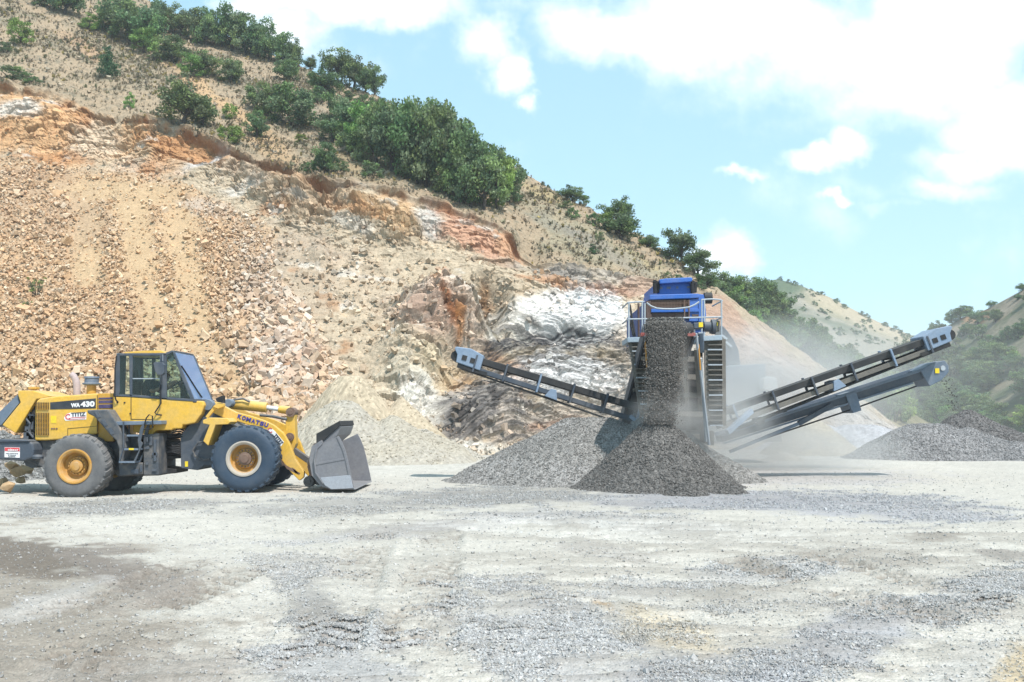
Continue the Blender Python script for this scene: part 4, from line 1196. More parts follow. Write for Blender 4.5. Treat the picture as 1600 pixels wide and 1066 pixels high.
def wheel(cx_px, cy_px, r_px, rim_px, y0, tyre_mat, rim_mat, hub_mat, ring_mat, seed):
    """one wheel: tyre with lugs, rim dish, hub"""
    c = P(cx_px, cy_px, YN); c = (float(c[0]), y0, float(c[2]))
    R_ = pxm(r_px, YN); rr = pxm(rim_px, YN); w = 0.62
    t = MB()
    prof = [(rr, 0.05), (rr + 0.015, 0.015), (rr + 0.07, 0.0), (R_ * 0.78, -0.022), (R_ * 0.90, 0.0), (R_ * 0.955, 0.045), (R_ * 0.975, 0.09), (R_ * 0.98, w / 2), (R_ * 0.975, w - 0.09), (R_ * 0.955, w - 0.045), (R_ * 0.90, w), (R_ * 0.78, w + 0.022), (rr + 0.05, w), (rr, w - 0.05)]
    t.lathe_y(c, prof, 72)
    n = 26
    rnd = random.Random(seed)
    for k in range(n):
        for side in (0, 1):
            an = 2 * math.pi * (k + 0.5 * side) / n
            d = 2 * math.pi / n * 0.30
            if side == 0: ya, yb = 0.02, w * 0.46
            else: ya, yb = w * 0.54, w - 0.02
            sl = 0.10 if side == 0 else -0.10
            vs = []
            for (yy, rbot, rtop, tw) in ((ya, R_ * 0.925, R_ * 0.985, 0), (ya + 0.06 if side == 0 else ya, R_ * 0.96, R_ * 1.0, 0.02), (yb - (0.06 if side else 0), R_ * 0.96, R_ * 1.0, sl), (yb, R_ * 0.925, R_ * 0.985, sl)):
                for (rad, sgn) in ((rbot, -1), (rbot, 1), (rtop, 0.78), (rtop, -0.78)):
                    a_ = an + tw + sgn * d
                    vs.append((c[0] + rad * math.cos(a_), c[1] + yy, c[2] + rad * math.sin(a_)))
            fs = [(0, 1, 2, 3), (15, 14, 13, 12)]
            for s_ in range(3):
                for e_ in range(4):
                    fs.append((s_ * 4 + e_, (s_ + 1) * 4 + e_, (s_ + 1) * 4 + (e_ + 1) % 4, s_ * 4 + (e_ + 1) % 4))
            t.add(vs, fs)
    root = MB()
    # the wheel itself is the rim; tyre, hub and ring are its pieces
    root.lathe_y(c, [(rr + 0.012, 0.03), (rr + 0.012, -0.004), (rr - 0.03, -0.004), (rr - 0.05, 0.04), (rr - 0.075, 0.07), (rr - 0.085, 0.20), (rr * 0.60, 0.235), (rr * 0.56, 0.17), (rr * 0.2, 0.16), (0.0, 0.155)], 56)
    root.lathe_y(c, [(rr - 0.02, w - 0.05), (rr - 0.08, w - 0.15), (0.0, w - 0.2)], 40)
    wo = root.build('wheel', rim_mat, LOADER, smooth=True)
    t.build('tyre', tyre_mat, wo, smooth=True)
    rg_ = MB().lathe_y(c, [(rr + 0.016, -0.008), (rr - 0.015, -0.012), (rr - 0.055, 0.012), (rr - 0.07, 0.055), (rr - 0.03, 0.06), (rr + 0.016, 0.03)], 56, closed=True)
    rg_.build('rim_ring', ring_mat, wo, smooth=True)
    h = MB()
    h.lathe_y(c, [(rr * 0.40, 0.16), (rr * 0.38, 0.10), (rr * 0.26, 0.09), (rr * 0.24, 0.06), (0.0, 0.055)], 32)
    for k in range(16):
        an = 2 * math.pi * k / 16
        bx, bz = c[0] + math.cos(an) * rr * 0.49, c[2] + math.sin(an) * rr * 0.49
        h.lathe_y((bx, c[1], bz), [(0.02, 0.17), (0.02, 0.135), (0.0, 0.13)], 6)
    h.build('hub', hub_mat, wo)
    return c


CF = wheel(380.5, 717.0, 52.0, 26.5, YN, M['tyre_new'], M['ochre'], M['rust'], M['pale_rim'], 1)
CR = wheel(116.0, 729.0, 50.5, 26.0, YN, M['tyre_old'], M['ochre'], M['ochre'], M['ochre'], 2)
wheel(380.5, 717.0, 52.0, 26.5, YN + 2.1, M['tyre_new'], M['ochre'], M['rust'], M['pale_rim'], 3)
wheel(116.0, 729.0, 50.5, 26.0, YN + 2.1, M['tyre_old'], M['ochre'], M['ochre'], M['ochre'], 4)
ax = MB()
for c_ in (CF, CR): MB().tube([(c_[0], 23.4, c_[2]), (c_[0], 25.4, c_[2])], 0.17, 14).build('axle', M['dark'], LOADER, smooth=True)


def crop1(pts): return [(x / 3.806, 520 + y / 3.806) for x, y in pts]
def crop2(pts): return [(280 + x / 3.806, 520 + y / 3.806) for x, y in pts]


# --- rear frame, counterweight, engine bay
fr = MB()
fr.prism(XZ(crop1([(205, 640), (330, 640), (420, 600), (700, 610), (945, 615), (945, 850), (700, 855), (640, 800), (250, 800), (170, 760)]), 23.75), 23.75, 24.95)
fr.build('rear_frame', M['slate_dirty'], LOADER, bevel=0.015)
cw = MB()
cw.prism(XZ([(-26, 690), (0, 687), (44, 689), (51, 693), (53, 703), (51, 716), (36, 721), (0, 718.5), (-24, 714)], 23.3), 23.3, 25.4)
cwo = cw.build('counterweight', M['slate'], LOADER, bevel=0.05, seg=3)
cl = MB(); cl.prism(XZ([(-26, 689.5), (0, 686), (43, 688), (46, 690), (0, 691), (-26, 694)], 23.26), 23.26, 25.44)
cl.build('counterweight_lip', M['slate'], cwo, bevel=0.015)
st = MB(); st.prism(XZ([(6.8, 699.0), (30.4, 699.6), (30.2, 715.4), (6.8, 714.6)], 23.275), 23.285, 23.30)
sto = st.build('warning_sticker', M['white'], cwo)
sr = MB(); sr.prism(XZ([(7.2, 699.4), (30.0, 700.0), (30.0, 705.4), (7.2, 704.9)], 23.27), 23.277, 23.29); sr.build('red_band', M['red'], sto)
text_mesh('sticker_title', 'DİKKAT', (12.5, 704.6), (28.6, 705.0), pxm(3.6, 23.2), 23.272, M['white'], sto, 0.02)
text_mesh('sticker_text', 'YAKLAŞMAYINIZ', (8.6, 709.6), (28.6, 710.0), pxm(1.7, 23.2), 23.28, M['ink'], sto)
text_mesh('sticker_text', 'İŞ MAKİNESİ', (12.4, 712.0), (25.0, 712.3), pxm(1.4, 23.2), 23.28, M['ink'], sto)
text_mesh('sticker_text', 'ÇALIŞIYOR', (13.0, 714.0), (24.0, 714.2), pxm(1.2, 23.2), 23.28, M['ink'], sto)
hitch = MB(); hitch.prism(XZ([(36, 720), (58, 712), (64, 726), (50, 732), (40, 728)], 24.0), 24.0, 24.7); hitch.build('tow_hitch', M['slate'], LOADER, bevel=0.02)
lampb = MB(); lampb.lathe_z(tuple(float(v_) for v_ in P(59, 713.5, 23.4)), [(0.0, 0.05), (0.10, 0.04), (0.13, 0.0), (0.12, -0.05), (0.0, -0.06)], 20); lampb.build('bumper_stop', M['slate'], LOADER, smooth=True)
eng = MB()
eng.prism(XZ([(40, 644), (54, 634), (56, 690), (40, 690)], 23.85), 23.85, 25.0)
engo = eng.build('radiator', M['dark'], LOADER, bevel=0.01)
ed = MB()
rnd = random.Random(3)
for k in range(12):
    px, py = rnd.uniform(41, 53), rnd.uniform(648, 686)
    p = P(px, py, 23.84)
    ed.box(p[0] - rnd.uniform(.03, .08), p[0] + rnd.uniform(.03, .08), 23.78, 23.86, p[2] - rnd.uniform(.03, .1), p[2] + rnd.uniform(.03, .1))
ed.tube([P(41, 655, 23.78), P(47, 662, 23.76), P(45, 675, 23.77), P(52, 684, 23.78)], 0.025, 8)
ed.build('engine_fittings', M['slate'], engo)
# --- hood
hd = MB()
hd.prism(XZ([(54, 688.5), (55, 634), (57, 626.5), (62, 623), (81, 619.8), (120, 616.9), (150, 614.8), (152.6, 615.2), (152.6, 678), (110, 686), (70, 688.5)], 23.62), 23.62, 25.15)
hood = hd.build('engine_hood', M['yellow'], LOADER, bevel=0.035, seg=3)
sd = MB(); sd.prism(XZ([(153.4, 614.9), (177, 614.6), (177, 690), (153.4, 690)], 23.66), 23.66, 25.1); sdo = sd.build('side_panel', M['yellow_worn'], LOADER, bevel=0.015)
vs_ = MB()
for (ya, yb) in ((621.4, 624.2), (626.0, 630.2), (632.2, 638.0)):
    vs_.prism(XZ([(153.8, ya + .2), (175.8, ya - .4), (175.8, yb - .3), (153.8, yb)], 23.648), 23.648, 23.66)
vs_.build('violet_stripes', M['violet'], sdo)
sk = MB(); sk.prism(XZ([(78.4, 628.9), (149.6, 622.6), (149.6, 638.2), (78.4, 639.9)], 23.612), 23.612, 23.622); sko = sk.build('name_band', M['stripe'], hood)
text_mesh('model_lettering', 'WA', (111.0, 637.0), (125.0, 636.2), pxm(6.6, 23.6), 23.608, M['white'], sko, 0.045)
text_mesh('model_lettering', '430', (126.0, 636.2), (147.8, 635.4), pxm(8.6, 23.6), 23.608, M['white'], sko, 0.045)
# company decal: white ground, red cog, dark letters, red underline
dc = MB(); dc.prism(XZ([(100.5, 652), (104, 647), (110, 645), (135, 644), (134.6, 655.6), (102.5, 657.6), (100.2, 655)], 23.613), 23.613, 23.622); dco = dc.build('company_decal', M['white'], hood)


def cog(px, py, r, Yp, mat, parent):
    c = P(px, py, Yp); m = MB(); vs = []; n = 20
    ro, ri = pxm(r, Yp), pxm(r * 0.55, Yp)
    for k in range(n):
        an = math.pi * 0.22 + 2 * math.pi * 0.80 * k / (n - 1)
        rad = ro * (1.0 if k % 2 else 0.80)
        vs.append((c[0] + rad * math.cos(an), c[2] + rad * math.sin(an)))
    for k in range(n - 1, -1, -1):
        an = math.pi * 0.22 + 2 * math.pi * 0.80 * k / (n - 1)
        vs.append((c[0] + ri * math.cos(an), c[2] + ri * math.sin(an)))
    m.prism(vs, Yp, Yp + 0.006)
    return m.build('cog_emblem', mat, parent)


cog(106.4, 651.4, 5.0, 23.607, M['red'], dco)
text_mesh('company_lettering', 'TITIZ', (111.2, 651.4), (133.8, 650.0), pxm(6.2, 23.6), 23.608, M['ink'], dco, 0.03)
ul = MB(); ul.prism(XZ([(110, 652.6), (134, 651.4), (134, 652.2), (110, 653.6)], 23.607), 23.607, 23.613); ul.prism(XZ([(108, 655.4), (133, 653.8), (133, 654.5), (108, 656.2)], 23.607), 23.607, 23.613)
ul.build('underline', M['red'], dco)
gr = MB()
for (ya, yb) in ((629.0, 640.6), (645.0, 680.4)):
    gr.prism(XZ([(56.2, ya), (76.2, ya), (76.2, yb), (56.2, yb)], 23.606), 23.606, 23.622)
gro = gr.build('side_grille', M['dark'], hood)
gb = MB()
for (ya, yb) in ((629.0, 640.6), (645.0, 680.4)):
    y_ = ya + 0.9
    while y_ < yb:
        gb.prism(XZ([(56.2, y_), (76.2, y_), (76.2, y_ + 0.55), (56.2, y_ + 0.55)], 23.596), 23.594, 23.606); y_ += 2.0
    for x_ in (58.5, 62.3, 66.2, 70.0, 73.8):
        gb.prism(XZ([(x_, ya), (x_ + .5, ya), (x_ + .5, yb), (x_, yb)], 23.59), 23.588, 23.594)
gb.build('grille_bars', M['yellow_worn'], gro)
pl = MB()
for pts in ([(105.5, 669.6), (151.5, 665.6), (151.5, 666.2), (106.1, 670.2), (106.1, 686), (105.5, 686)], [(151.6, 617), (152.2, 617), (152.2, 676), (151.6, 676)]):
    pl.prism(XZ(pts, 23.613), 23.613, 23.625)
pl.build('panel_gap', M['dark'], hood)
ys = MB(); ys.prism(XZ([(79.5, 650), (88, 650), (88, 661), (79.5, 661)], 23.613), 23.613, 23.623); ys.build('warning_label', M['sticker_yellow'], hood)
for x_ in (81, 84.5, 88.5): MB().lathe_y(tuple(np.array(P(x_, 670, 23.61))), [(0.022, 0.02), (0.022, -0.004), (0, -0.006)], 10).build('latch', M['rust'], hood)
# raised rear grille cover
rgc = MB()
rgc.prism(XZ([(28, 610.4), (52, 610.2), (60, 612.6), (82, 619.2), (66, 623), (56.5, 624), (24.2, 677.2), (3.2, 664.4), (31.8, 629), (27.6, 616.6)], 23.72), 23.72, 25.05)
rgo = rgc.build('rear_grille_cover', M['yellow'], LOADER, bevel=0.02)
rin = MB(); rin.prism(XZ([(26.8, 616.9), (31.0, 628.8), (2.2, 664.2), (-14, 668), (-14, 656)], 23.78), 23.78, 24.98); rin.build('rear_grille', M['conv'], rgo, bevel=0.01)
cp = MB(); p = P(50, 607.6, 23.9); cp.box(p[0] - .1, p[0] + .1, 23.9, 24.1, p[2] - .02, p[2] + .05); cp.build('filler_cap', M['yellow_worn'], LOADER, bevel=0.02)
# stack and pre-cleaner
ex = MB(); ex.tube([P(120.2, 617, 24.4), P(120.0, 603, 24.4), P(118.4, 594, 24.4), P(115.2, 588, 24.4), P(111.2, 584.6, 24.4)], [0.085, 0.085, 0.083, 0.08, 0.075], 14)
ex.build('exhaust_stack', M['exhaust'], LOADER, smooth=True)
pc = P(142.6, 616, 24.3)
pr = MB(); pr.lathe_z((pc[0], 24.3, pc[2]), [(0.11, -0.1), (0.11, 0.22)], 20); pr.build('precleaner_neck', M['yellow_worn'], LOADER, smooth=True)
prc = MB(); prc.lathe_z((pc[0], 24.3, pc[2]), [(0.0, 0.21), (0.15, 0.21), (0.21, 0.24), (0.21, 0.27), (0.165, 0.28), (0.165, 0.38), (0.18, 0.39), (0.17, 0.43), (0.0, 0.44)], 28); prc.build('precleaner_cap', M['cap'], LOADER, smooth=True)

# --- cab
YC0, YC1 = 23.52, 25.05
cab = MB()
cab.prism(XZ(crop1([(672, 378), (780, 381), (960, 396), (1100, 404), (1205, 406), (1216, 430), (1196, 486), (1160, 536), (1112, 546), (1085, 548), (1080, 570), (1030, 572), (1020, 580), (930, 582), (905, 605), (868, 606), (790, 590), (790, 530), (690, 528), (668, 500)]), YC0), YC0, YC1)
CAB = cab.build('cab', M['yellow'], LOADER, bevel=0.03, seg=3)


def cpx(pts): return [(170 + x / 8.2, 540 + y / 8.2) for x, y in pts]


def frame_bar(m, pts, y0=YC0 - 0.012, y1=YC0 + 0.05): m.prism(XZ(cpx(pts), YC0), y0, y1)


cf = MB()
for side in (0, 1):
    o_ = 0 if side == 0 else YC1 - YC0 - 0.05
    for pts in ([(100, 100), (140, 110), (140, 600), (120, 645), (60, 640), (78, 480)], [(262, 128), (308, 128), (300, 655), (268, 650)], [(654, 120), (690, 110), (740, 110), (742, 680), (650, 668)],
                [(100, 100), (740, 96), (740, 128), (140, 132)], [(120, 630), (300, 630), (650, 655), (650, 682), (280, 658), (60, 648)], [(742, 664), (1085, 686), (1085, 718), (742, 690)],
                [(740, 92), (812, 60), (822, 84), (760, 120), (740, 128)], [(812, 64), (842, 84), (1092, 688), (1048, 690), (930, 400)]):
        frame_bar(cf, pts, YC0 - 0.012 + o_, YC0 + 0.05 + o_)
# front posts and cross rails
fa, fb = XZ(cpx([(830, 76), (1086, 690)]), YC0)
YW = YC1 - 0.12
cf.beam((fa[0], YC0, fa[1]), (fa[0], YW, fa[1]), 0.05, 0.05)
cf.beam((fa[0], YW, fa[1]), (fb[0], YW, fb[1]), 0.05, 0.05)
cf.beam((fb[0] + 0.03, YC0, fb[1] - 0.04), (fb[0] + 0.03, YW, fb[1] - 0.04), 0.10, 0.10)
cf.build('cab_frame', M['slate'], CAB, bevel=0.008)
rf = MB(); rf.prism(XZ(cpx([(102, 104), (190, 98), (200, 84), (420, 66), (660, 62), (700, 84), (740, 96), (740, 108), (102, 116)]), YC0), YC0 + 0.02, YC1 - 0.02)
a_, b_ = XZ(cpx([(740, 104), (1010, 96)]), YC0)
rf.build('cab_roof', M['yellow'], CAB, bevel=0.02)
rv = MB(); t0 = XZ(cpx([(700, 92), (815, 62), (836, 84), (740, 116)]), YC0)
rv.prism(t0, YC0 + 0.05, YW); rv.build('roof_visor', M['slate'], CAB)


def pane(name, pts, y, parent=CAB, mat='glass'):
    m = MB(); m.prism(XZ(cpx(pts), YC0), y, y + 0.008); return m.build(name, M[mat], parent)


for off in (0.012, YC1 - YC0 - 0.02):
    pane('window', [(132, 128), (266, 126), (270, 640), (124, 636)], YC0 + off)
    pane('window', [(304, 126), (658, 122), (655, 664), (296, 640)], YC0 + off)
    pane('window', [(738, 112), (822, 80), (1056, 690), (740, 672)], YC0 + off)
# windscreen: a corner pane running from the near post to the front, a front pane
wsd = MB()
wsd.prism([(fa[0] + 0.005, fa[1]), (fa[0] + 0.015, fa[1]), (fb[0] + 0.015, fb[1]), (fb[0] + 0.005, fb[1])], YC0 + 0.05, YW - 0.02)
wsd.build('windscreen', M['windscreen'], CAB)
wp = MB(); pw = [XZ(cpx([(x, y)]), YC0)[0] for x, y in ((1160, 660), (1090, 540), (990, 400), (925, 265))]
wp.tube([(fb[0] + .03, YC0 + .55, fb[1] + .05), (fb[0] * .75 + fa[0] * .25 + .03, YC0 + .42, fb[1] * .75 + fa[1] * .25), (fb[0] * .5 + fa[0] * .5 + .03, YC0 + .22, fb[1] * .5 + fa[1] * .5), (fb[0] * .3 + fa[0] * .7 + .03, YC0 + .04, fb[1] * .3 + fa[1] * .7)], 0.018, 6); wp.build('wiper', M['black'], CAB)
sr_ = MB(); sr_.prism(XZ(cpx([(306, 418), (655, 418), (655, 430), (306, 430)]), YC0), YC0 - 0.004, YC0 + 0.012); sr_.build('window_rail', M['galv'], CAB)
dg_ = MB()
for pts in ([(280, 660), (288, 660), (288, 948), (280, 948)], [(282, 940), (560, 946), (560, 954), (282, 948)]):
    dg_.prism(XZ(cpx(pts), YC0 - 0.008), YC0 - 0.006, YC0 + 0.02)
dg_.build('door_gap', M['dark'], CAB)
for (x, y) in ((204, 732), (278, 872), (112, 730)): MB().lathe_y(tuple(P(170 + x / 8.2, 540 + y / 8.2, YC0)), [(0.02, 0.01), (0.02, -0.02), (0, -0.022)], 10).build('door_lock', M['dark'], CAB)
hr = MB(); hr.tube([P(*cpx([(100, 130)])[0], YC0 - .07), P(*cpx([(80, 300)])[0], YC0 - .09), P(*cpx([(76, 640)])[0], YC0 - .09), P(*cpx([(92, 700)])[0], YC0 - .07), P(*cpx([(118, 728)])[0], YC0 - .02)], 0.018, 8)
hr.build('grab_rail', M['black'], CAB, smooth=True)
hr = MB(); hr.tube([P(*cpx([(662, 500)])[0], YC0 - .06), P(*cpx([(668, 740)])[0], YC0 - .07), P(*cpx([(590, 860)])[0], YC0 - .09), P(*cpx([(610, 884)])[0], YC0 - .08), P(*cpx([(678, 892)])[0], YC0 - .02)], 0.018, 8)
hr.build('grab_rail', M['black'], CAB, smooth=True)
mr = MB(); mr.prism(XZ(cpx([(580, 228), (606, 212), (690, 216), (716, 250), (716, 350), (690, 378), (636, 376), (600, 330)]), 23.25), 23.2, 23.33)
mr.tube([P(*cpx([(690, 120)])[0], YC0 - .02), P(*cpx([(690, 200)])[0], 23.3), P(*cpx([(676, 380)])[0], 23.32), P(*cpx([(676, 500)])[0], YC0 - .05)], 0.022, 8)
mr.build('side_mirror', M['slate'], CAB, bevel=0.025)
an_ = MB(); an_.tube([P(*cpx([(716, 90)])[0], 24.0), P(*cpx([(742, -10)])[0], 24.0)], 0.008, 5); an_.build('antenna', M['black'], CAB)
for (x, y) in ((765, 140), (790, 165)): p = P(*cpx([(x, y)])[0], 23.9); MB().lathe_y((p[0], 23.9, p[2]), [(0.0, 0.08), (0.06, 0.06), (0.07, 0.0), (0.0, 0.0)], 14).build('work_lamp', M['white'], CAB)
# inside: floor console, seat, steering wheel
si = MB()
p = P(216, 640, 24.3); sx = float(p[0]); sz0 = float(p[2])
si.box(sx - 0.05, sx + 0.52, 24.02, 24.56, sz0 - 0.05, sz0 + 0.14); si.prism([(sx - .12, sz0 + .1), (sx + .03, sz0 + .1), (sx - .02, sz0 + .72), (sx - .16, sz0 + .72)], 24.05, 24.53)
si.prism([(sx - .18, sz0 + .74), (sx - .05, sz0 + .74), (sx - .07, sz0 + .98), (sx - .18, sz0 + .98)], 24.14, 24.44)
si.build('seat', M['seat'], CAB, bevel=0.04, seg=3)
sw = MB(); pw0 = P(280, 600, 24.3); cc_ = Vector(pw0)
axd = Vector((-0.55, 0, 0.83)); e1 = Vector((0, 1, 0)); e2 = axd.cross(e1)
ringp = [cc_ + (e1 * math.cos(t_) + e2 * math.sin(t_)) * 0.19 for t_ in np.linspace(0, 2 * math.pi, 25)]
sw.tube(ringp, 0.015, 6); sw.tube([cc_ - axd * 0.5, cc_], 0.04, 8); sw.tube([cc_ - e1 * .18, cc_ + e1 * .18], 0.012, 6)
sw.build('steering_wheel', M['black'], CAB, smooth=True)
cs = MB(); p = P(285, 625, 24.3); cs.box(p[0] - .12, p[0] + .12, 23.95, 24.65, p[2] - .35, p[2] + .02); cs.build('dashboard', M['seat'], CAB, bevel=0.03)
bw = MB(); p = P(173, 614, YC0); bw.box(p[0] + 0.10, p[0] + 0.15, YC0 + .08, YC0 + .5, p[2] - .2, p[2] + .95); bw.box(p[0] + 0.10, p[0] + 0.15, YC1 - .5, YC1 - .08, p[2] - .2, p[2] + .95); bw.build('rear_post', M['slate'], CAB)

# --- platform, ladder, rear fender bracket
pf = MB(); pf.prism(XZ(crop1([(648, 530), (958, 522), (958, 545), (650, 552)]), 23.14), 23.14, 23.66); pf.build('step_platform', M['conv'], LOADER, bevel=0.01)
fb_ = MB(); fb_.prism(XZ(crop1([(515, 460), (640, 456), (668, 500), (690, 535), (735, 610), (748, 680), (722, 790), (706, 770), (706, 690), (690, 640), (655, 610), (600, 545), (560, 500), (520, 480)]), 23.1), 23.1, 23.6)
fb_.build('rear_fender', M['slate_dirty'], LOADER, bevel=0.03)
fk = MB()
for y_ in (0, 1, 2): fk.prism(XZ(crop1([(560 + y_ * 40, 470 + y_ * 50), (580 + y_ * 40, 465 + y_ * 50), (600 + y_ * 40, 500 + y_ * 50), (580 + y_ * 40, 506 + y_ * 50)]), 23.08), 23.085, 23.11)
fk.build('fender_rib', M['slate'], LOADER)


def c7(pts): return [(170 + x / 8.88, 640 + y / 8.88) for x, y in pts]


ld = MB()
for pts in ([(190, 170), (205, 170), (210, 520), (150, 730), (140, 700), (196, 520)], [(470, 200), (490, 230), (440, 440), (470, 470), (360, 740), (330, 740), (420, 560), (400, 420), (440, 250)]):
    ld.prism(XZ(c7(pts), 23.06), 23.06, 23.1); ld.prism(XZ(c7(pts), 23.06), 23.4, 23.44)
ldo = ld.build('ladder', M['slate'], LOADER)
for (xa, xb, yy, mt) in ((250, 410, 350, 'conv'), (214, 410, 540, 'conv'), (140, 360, 718, 'conv')):
    r_ = MB(); r_.prism(XZ(c7([(xa, yy), (xb, yy), (xb, yy + 24), (xa, yy + 24)]), 23.06), 23.055, 23.44); r_.build('ladder_step', M[mt], ldo)
yt = MB(); yt.prism(XZ(c7([(278, 536), (346, 536), (346, 562), (278, 562)]), 23.05), 23.048, 23.056); yt.build('step_mark', M['sticker_yellow'], ldo)
hp_ = MB(); hp_.tube([P(*c7([(478, 270)])[0], 23.1), P(*c7([(520, 120)])[0], 23.06), P(*c7([(560, 72)])[0], 23.05), P(*c7([(605, 90)])[0], 23.05), P(*c7([(610, 250)])[0], 23.1), P(*c7([(560, 276)])[0], 23.1), P(*c7([(470, 270)])[0], 23.1)], 0.016, 8); hp_.build('handrail', M['black'], LOADER, smooth=True)
# tank boxes below the cab
tk = MB()
for pts in ([(140, 740), (470, 740), (470, 900), (140, 920)], [(480, 350), (690, 330), (690, 910), (480, 912)], [(210, 380), (400, 380), (400, 700), (190, 712)]):
    tk.prism(XZ(c7(pts), 23.3), 23.3 if pts[0][0] != 210 else 23.5, 23.9)
tko = tk.build('fuel_tank', M['slate_dirty'], LOADER, bevel=0.02)
td = MB()
for (x, y, w_, h_) in ((560, 380, 40, 120), (620, 420, 36, 300), (500, 520, 60, 30), (600, 600, 70, 40), (510, 740, 40, 30), (600, 830, 60, 30), (300, 830, 110, 60), (430, 780, 30, 90), (520, 390, 20, 60)):
    td.prism(XZ(c7([(x, y), (x + w_, y - 6), (x + w_, y + h_), (x, y + h_)]), 23.27), 23.265, 23.31)
td.build('tank_fittings', M['slate'], tko, bevel=0.006)
# articulation: plates, pins and hoses
ar = MB()
for pts in ([(700, 340), (1010, 340), (1010, 400), (700, 410)], [(700, 640), (830, 640), (1030, 655), (1030, 675), (830, 690), (700, 700)], [(700, 800), (940, 830), (930, 885), (700, 900)], [(700, 410), (820, 420), (820, 640), (700, 640)]):
    ar.prism(XZ(c7(pts), 23.9), 23.9, 24.8)
ar.build('articulation_joint', M['dark'], LOADER, bevel=0.01)
hs = MB()
for k in range(7):
    ya = 440 + k * 26
    hs.tube([P(*c7([(800, ya)])[0], 23.82 + .02 * (k % 3)), P(*c7([(880, ya + 24 - k * 5)])[0], 23.74), P(*c7([(960, ya + 14)])[0], 23.76), P(*c7([(1050, ya - 6)])[0], 23.85)], 0.022, 7)
for k in range(4):
    ya = 250 + k * 30
    hs.tube([P(*c7([(880, ya + 40)])[0], 23.8), P(*c7([(980, ya + 20)])[0], 23.74), P(*c7([(1080, ya + 60)])[0], 23.8)], 0.02, 7)
hs.build('hydraulic_hoses', M['black'], LOADER, smooth=True)
# --- front frame
ff = MB()
ff.prism(XZ(crop2([(5, 610), (60, 545), (110, 500), (130, 460), (200, 420), (240, 470), (300, 540), (600, 740), (590, 800), (150, 790), (110, 818), (10, 806)]), 23.75), 23.75, 24.95)
ffo = ff.build('front_frame', M['slate'], LOADER, bevel=0.02)
ho = MB(); ho.tube([P(*q, 23.68) for q in crop2([(160, 645), (110, 655), (80, 700), (95, 735), (140, 755), (180, 752)])], 0.022, 8)
ho.build('hose', M['slate_dirty'], ffo, smooth=True)
yl = MB(); yl.prism(XZ(crop2([(34, 765), (52, 765), (52, 797), (34, 797)]), 23.74), 23.74, 23.755); yl.build('warning_label', M['sticker_yellow'], ffo)
kn = MB(); p = P(*crop2([(172, 430)])[0], 23.7); kn.lathe_y((p[0], 23.66, p[2]), [(0.0, 0), (0.12, 0.0), (0.13, 0.03), (0.13, 0.2)], 16); kn.build('pivot_pin', M['conv'], ffo, smooth=True); kn = MB(); p = P(*crop2([(292, 418)])[0], 23.9); kn.lathe_y((p[0], 23.86, p[2]), [(0.0, 0), (0.09, 0.0), (0.1, 0.03), (0.1, 0.3)], 14); kn.build('pivot_pin', M['conv'], ffo, smooth=True)
# front fender
fd = MB()
fd.prism(XZ(crop2([(140, 520), (175, 505), (285, 508), (305, 530), (290, 545), (215, 548), (172, 672), (142, 645), (180, 548), (140, 540)]), 23.08), 23.08, 23.68); fd.build('front_fender', M['yellow'], LOADER, bevel=0.015)
# headlamp on its bracket
hb = MB(); hb.beam(P(*crop2([(165, 505)])[0], 23.5), P(*crop2([(225, 430)])[0], 23.5), 0.09, 0.07); hb.prism(XZ(crop2([(200, 440), (225, 418), (262, 420), (262, 440), (230, 452)]), 23.42), 23.42, 23.6); hbo = hb.build('lamp_bracket', M['yellow'], LOADER, bevel=0.008)
hl = MB(); hl.prism(XZ(crop2([(214, 392), (258, 372), (260, 418), (225, 412)]), 23.4), 23.4, 23.62); hl.build('headlight', M['black'], hbo, bevel=0.01)
# --- boom
ARM = crop2([(200, 476), (232, 436), (258, 432), (340, 474), (420, 494), (500, 520), (560, 548), (618, 596), (655, 660), (690, 752), (742, 828), (738, 862), (714, 880), (660, 826), (604, 750), (592, 690), (560, 622), (480, 574), (350, 528), (262, 506)])
for (y0, y1) in ((23.68, 23.84), (24.86, 25.02)):
    bo = MB().prism(XZ(ARM, 23.68), y0, y1).build('boom_arm', M['yellow'], LOADER, bevel=0.015)
    if y0 < 24:
        BOOM = bo
ct = MB(); ct.prism(XZ(crop2([(520, 600), (600, 600), (630, 660), (600, 700), (560, 660)]), 23.84), 23.84, 24.86); ct.build('cross_tube', M['yellow_worn'], LOADER, bevel=0.02)
word = 'KOMATSU'


def text_arc(s, pts, height, Yp, mat, parent, off):
    """one word set along a bent baseline, letter by letter"""
    pts = np.array(pts, float); seg_ = np.hypot(*(pts[1:] - pts[:-1]).T); cum = np.concatenate(([0], np.cumsum(seg_)))
    wts = np.array([1.25 if ch in 'MW' else (0.5 if ch in "I'" else 1.0) for ch in s]); pos_ = np.concatenate(([0], np.cumsum(wts))) / wts.sum() * cum[-1]
    for i, ch in enumerate(s):
        g0 = pos_[i] + (pos_[i + 1] - pos_[i]) * 0.06; g1 = pos_[i + 1] - (pos_[i + 1] - pos_[i]) * 0.06
        a = (np.interp(g0, cum, pts[:, 0]), np.interp(g0, cum, pts[:, 1])); b = (np.interp(g1, cum, pts[:, 0]), np.interp(g1, cum, pts[:, 1]))
        text_mesh('lettering', ch, a, b, height, Yp, mat, parent, off)


def c4(pts): return [(350 + x / 10.66, 630 + y / 10.66) for x, y in pts]


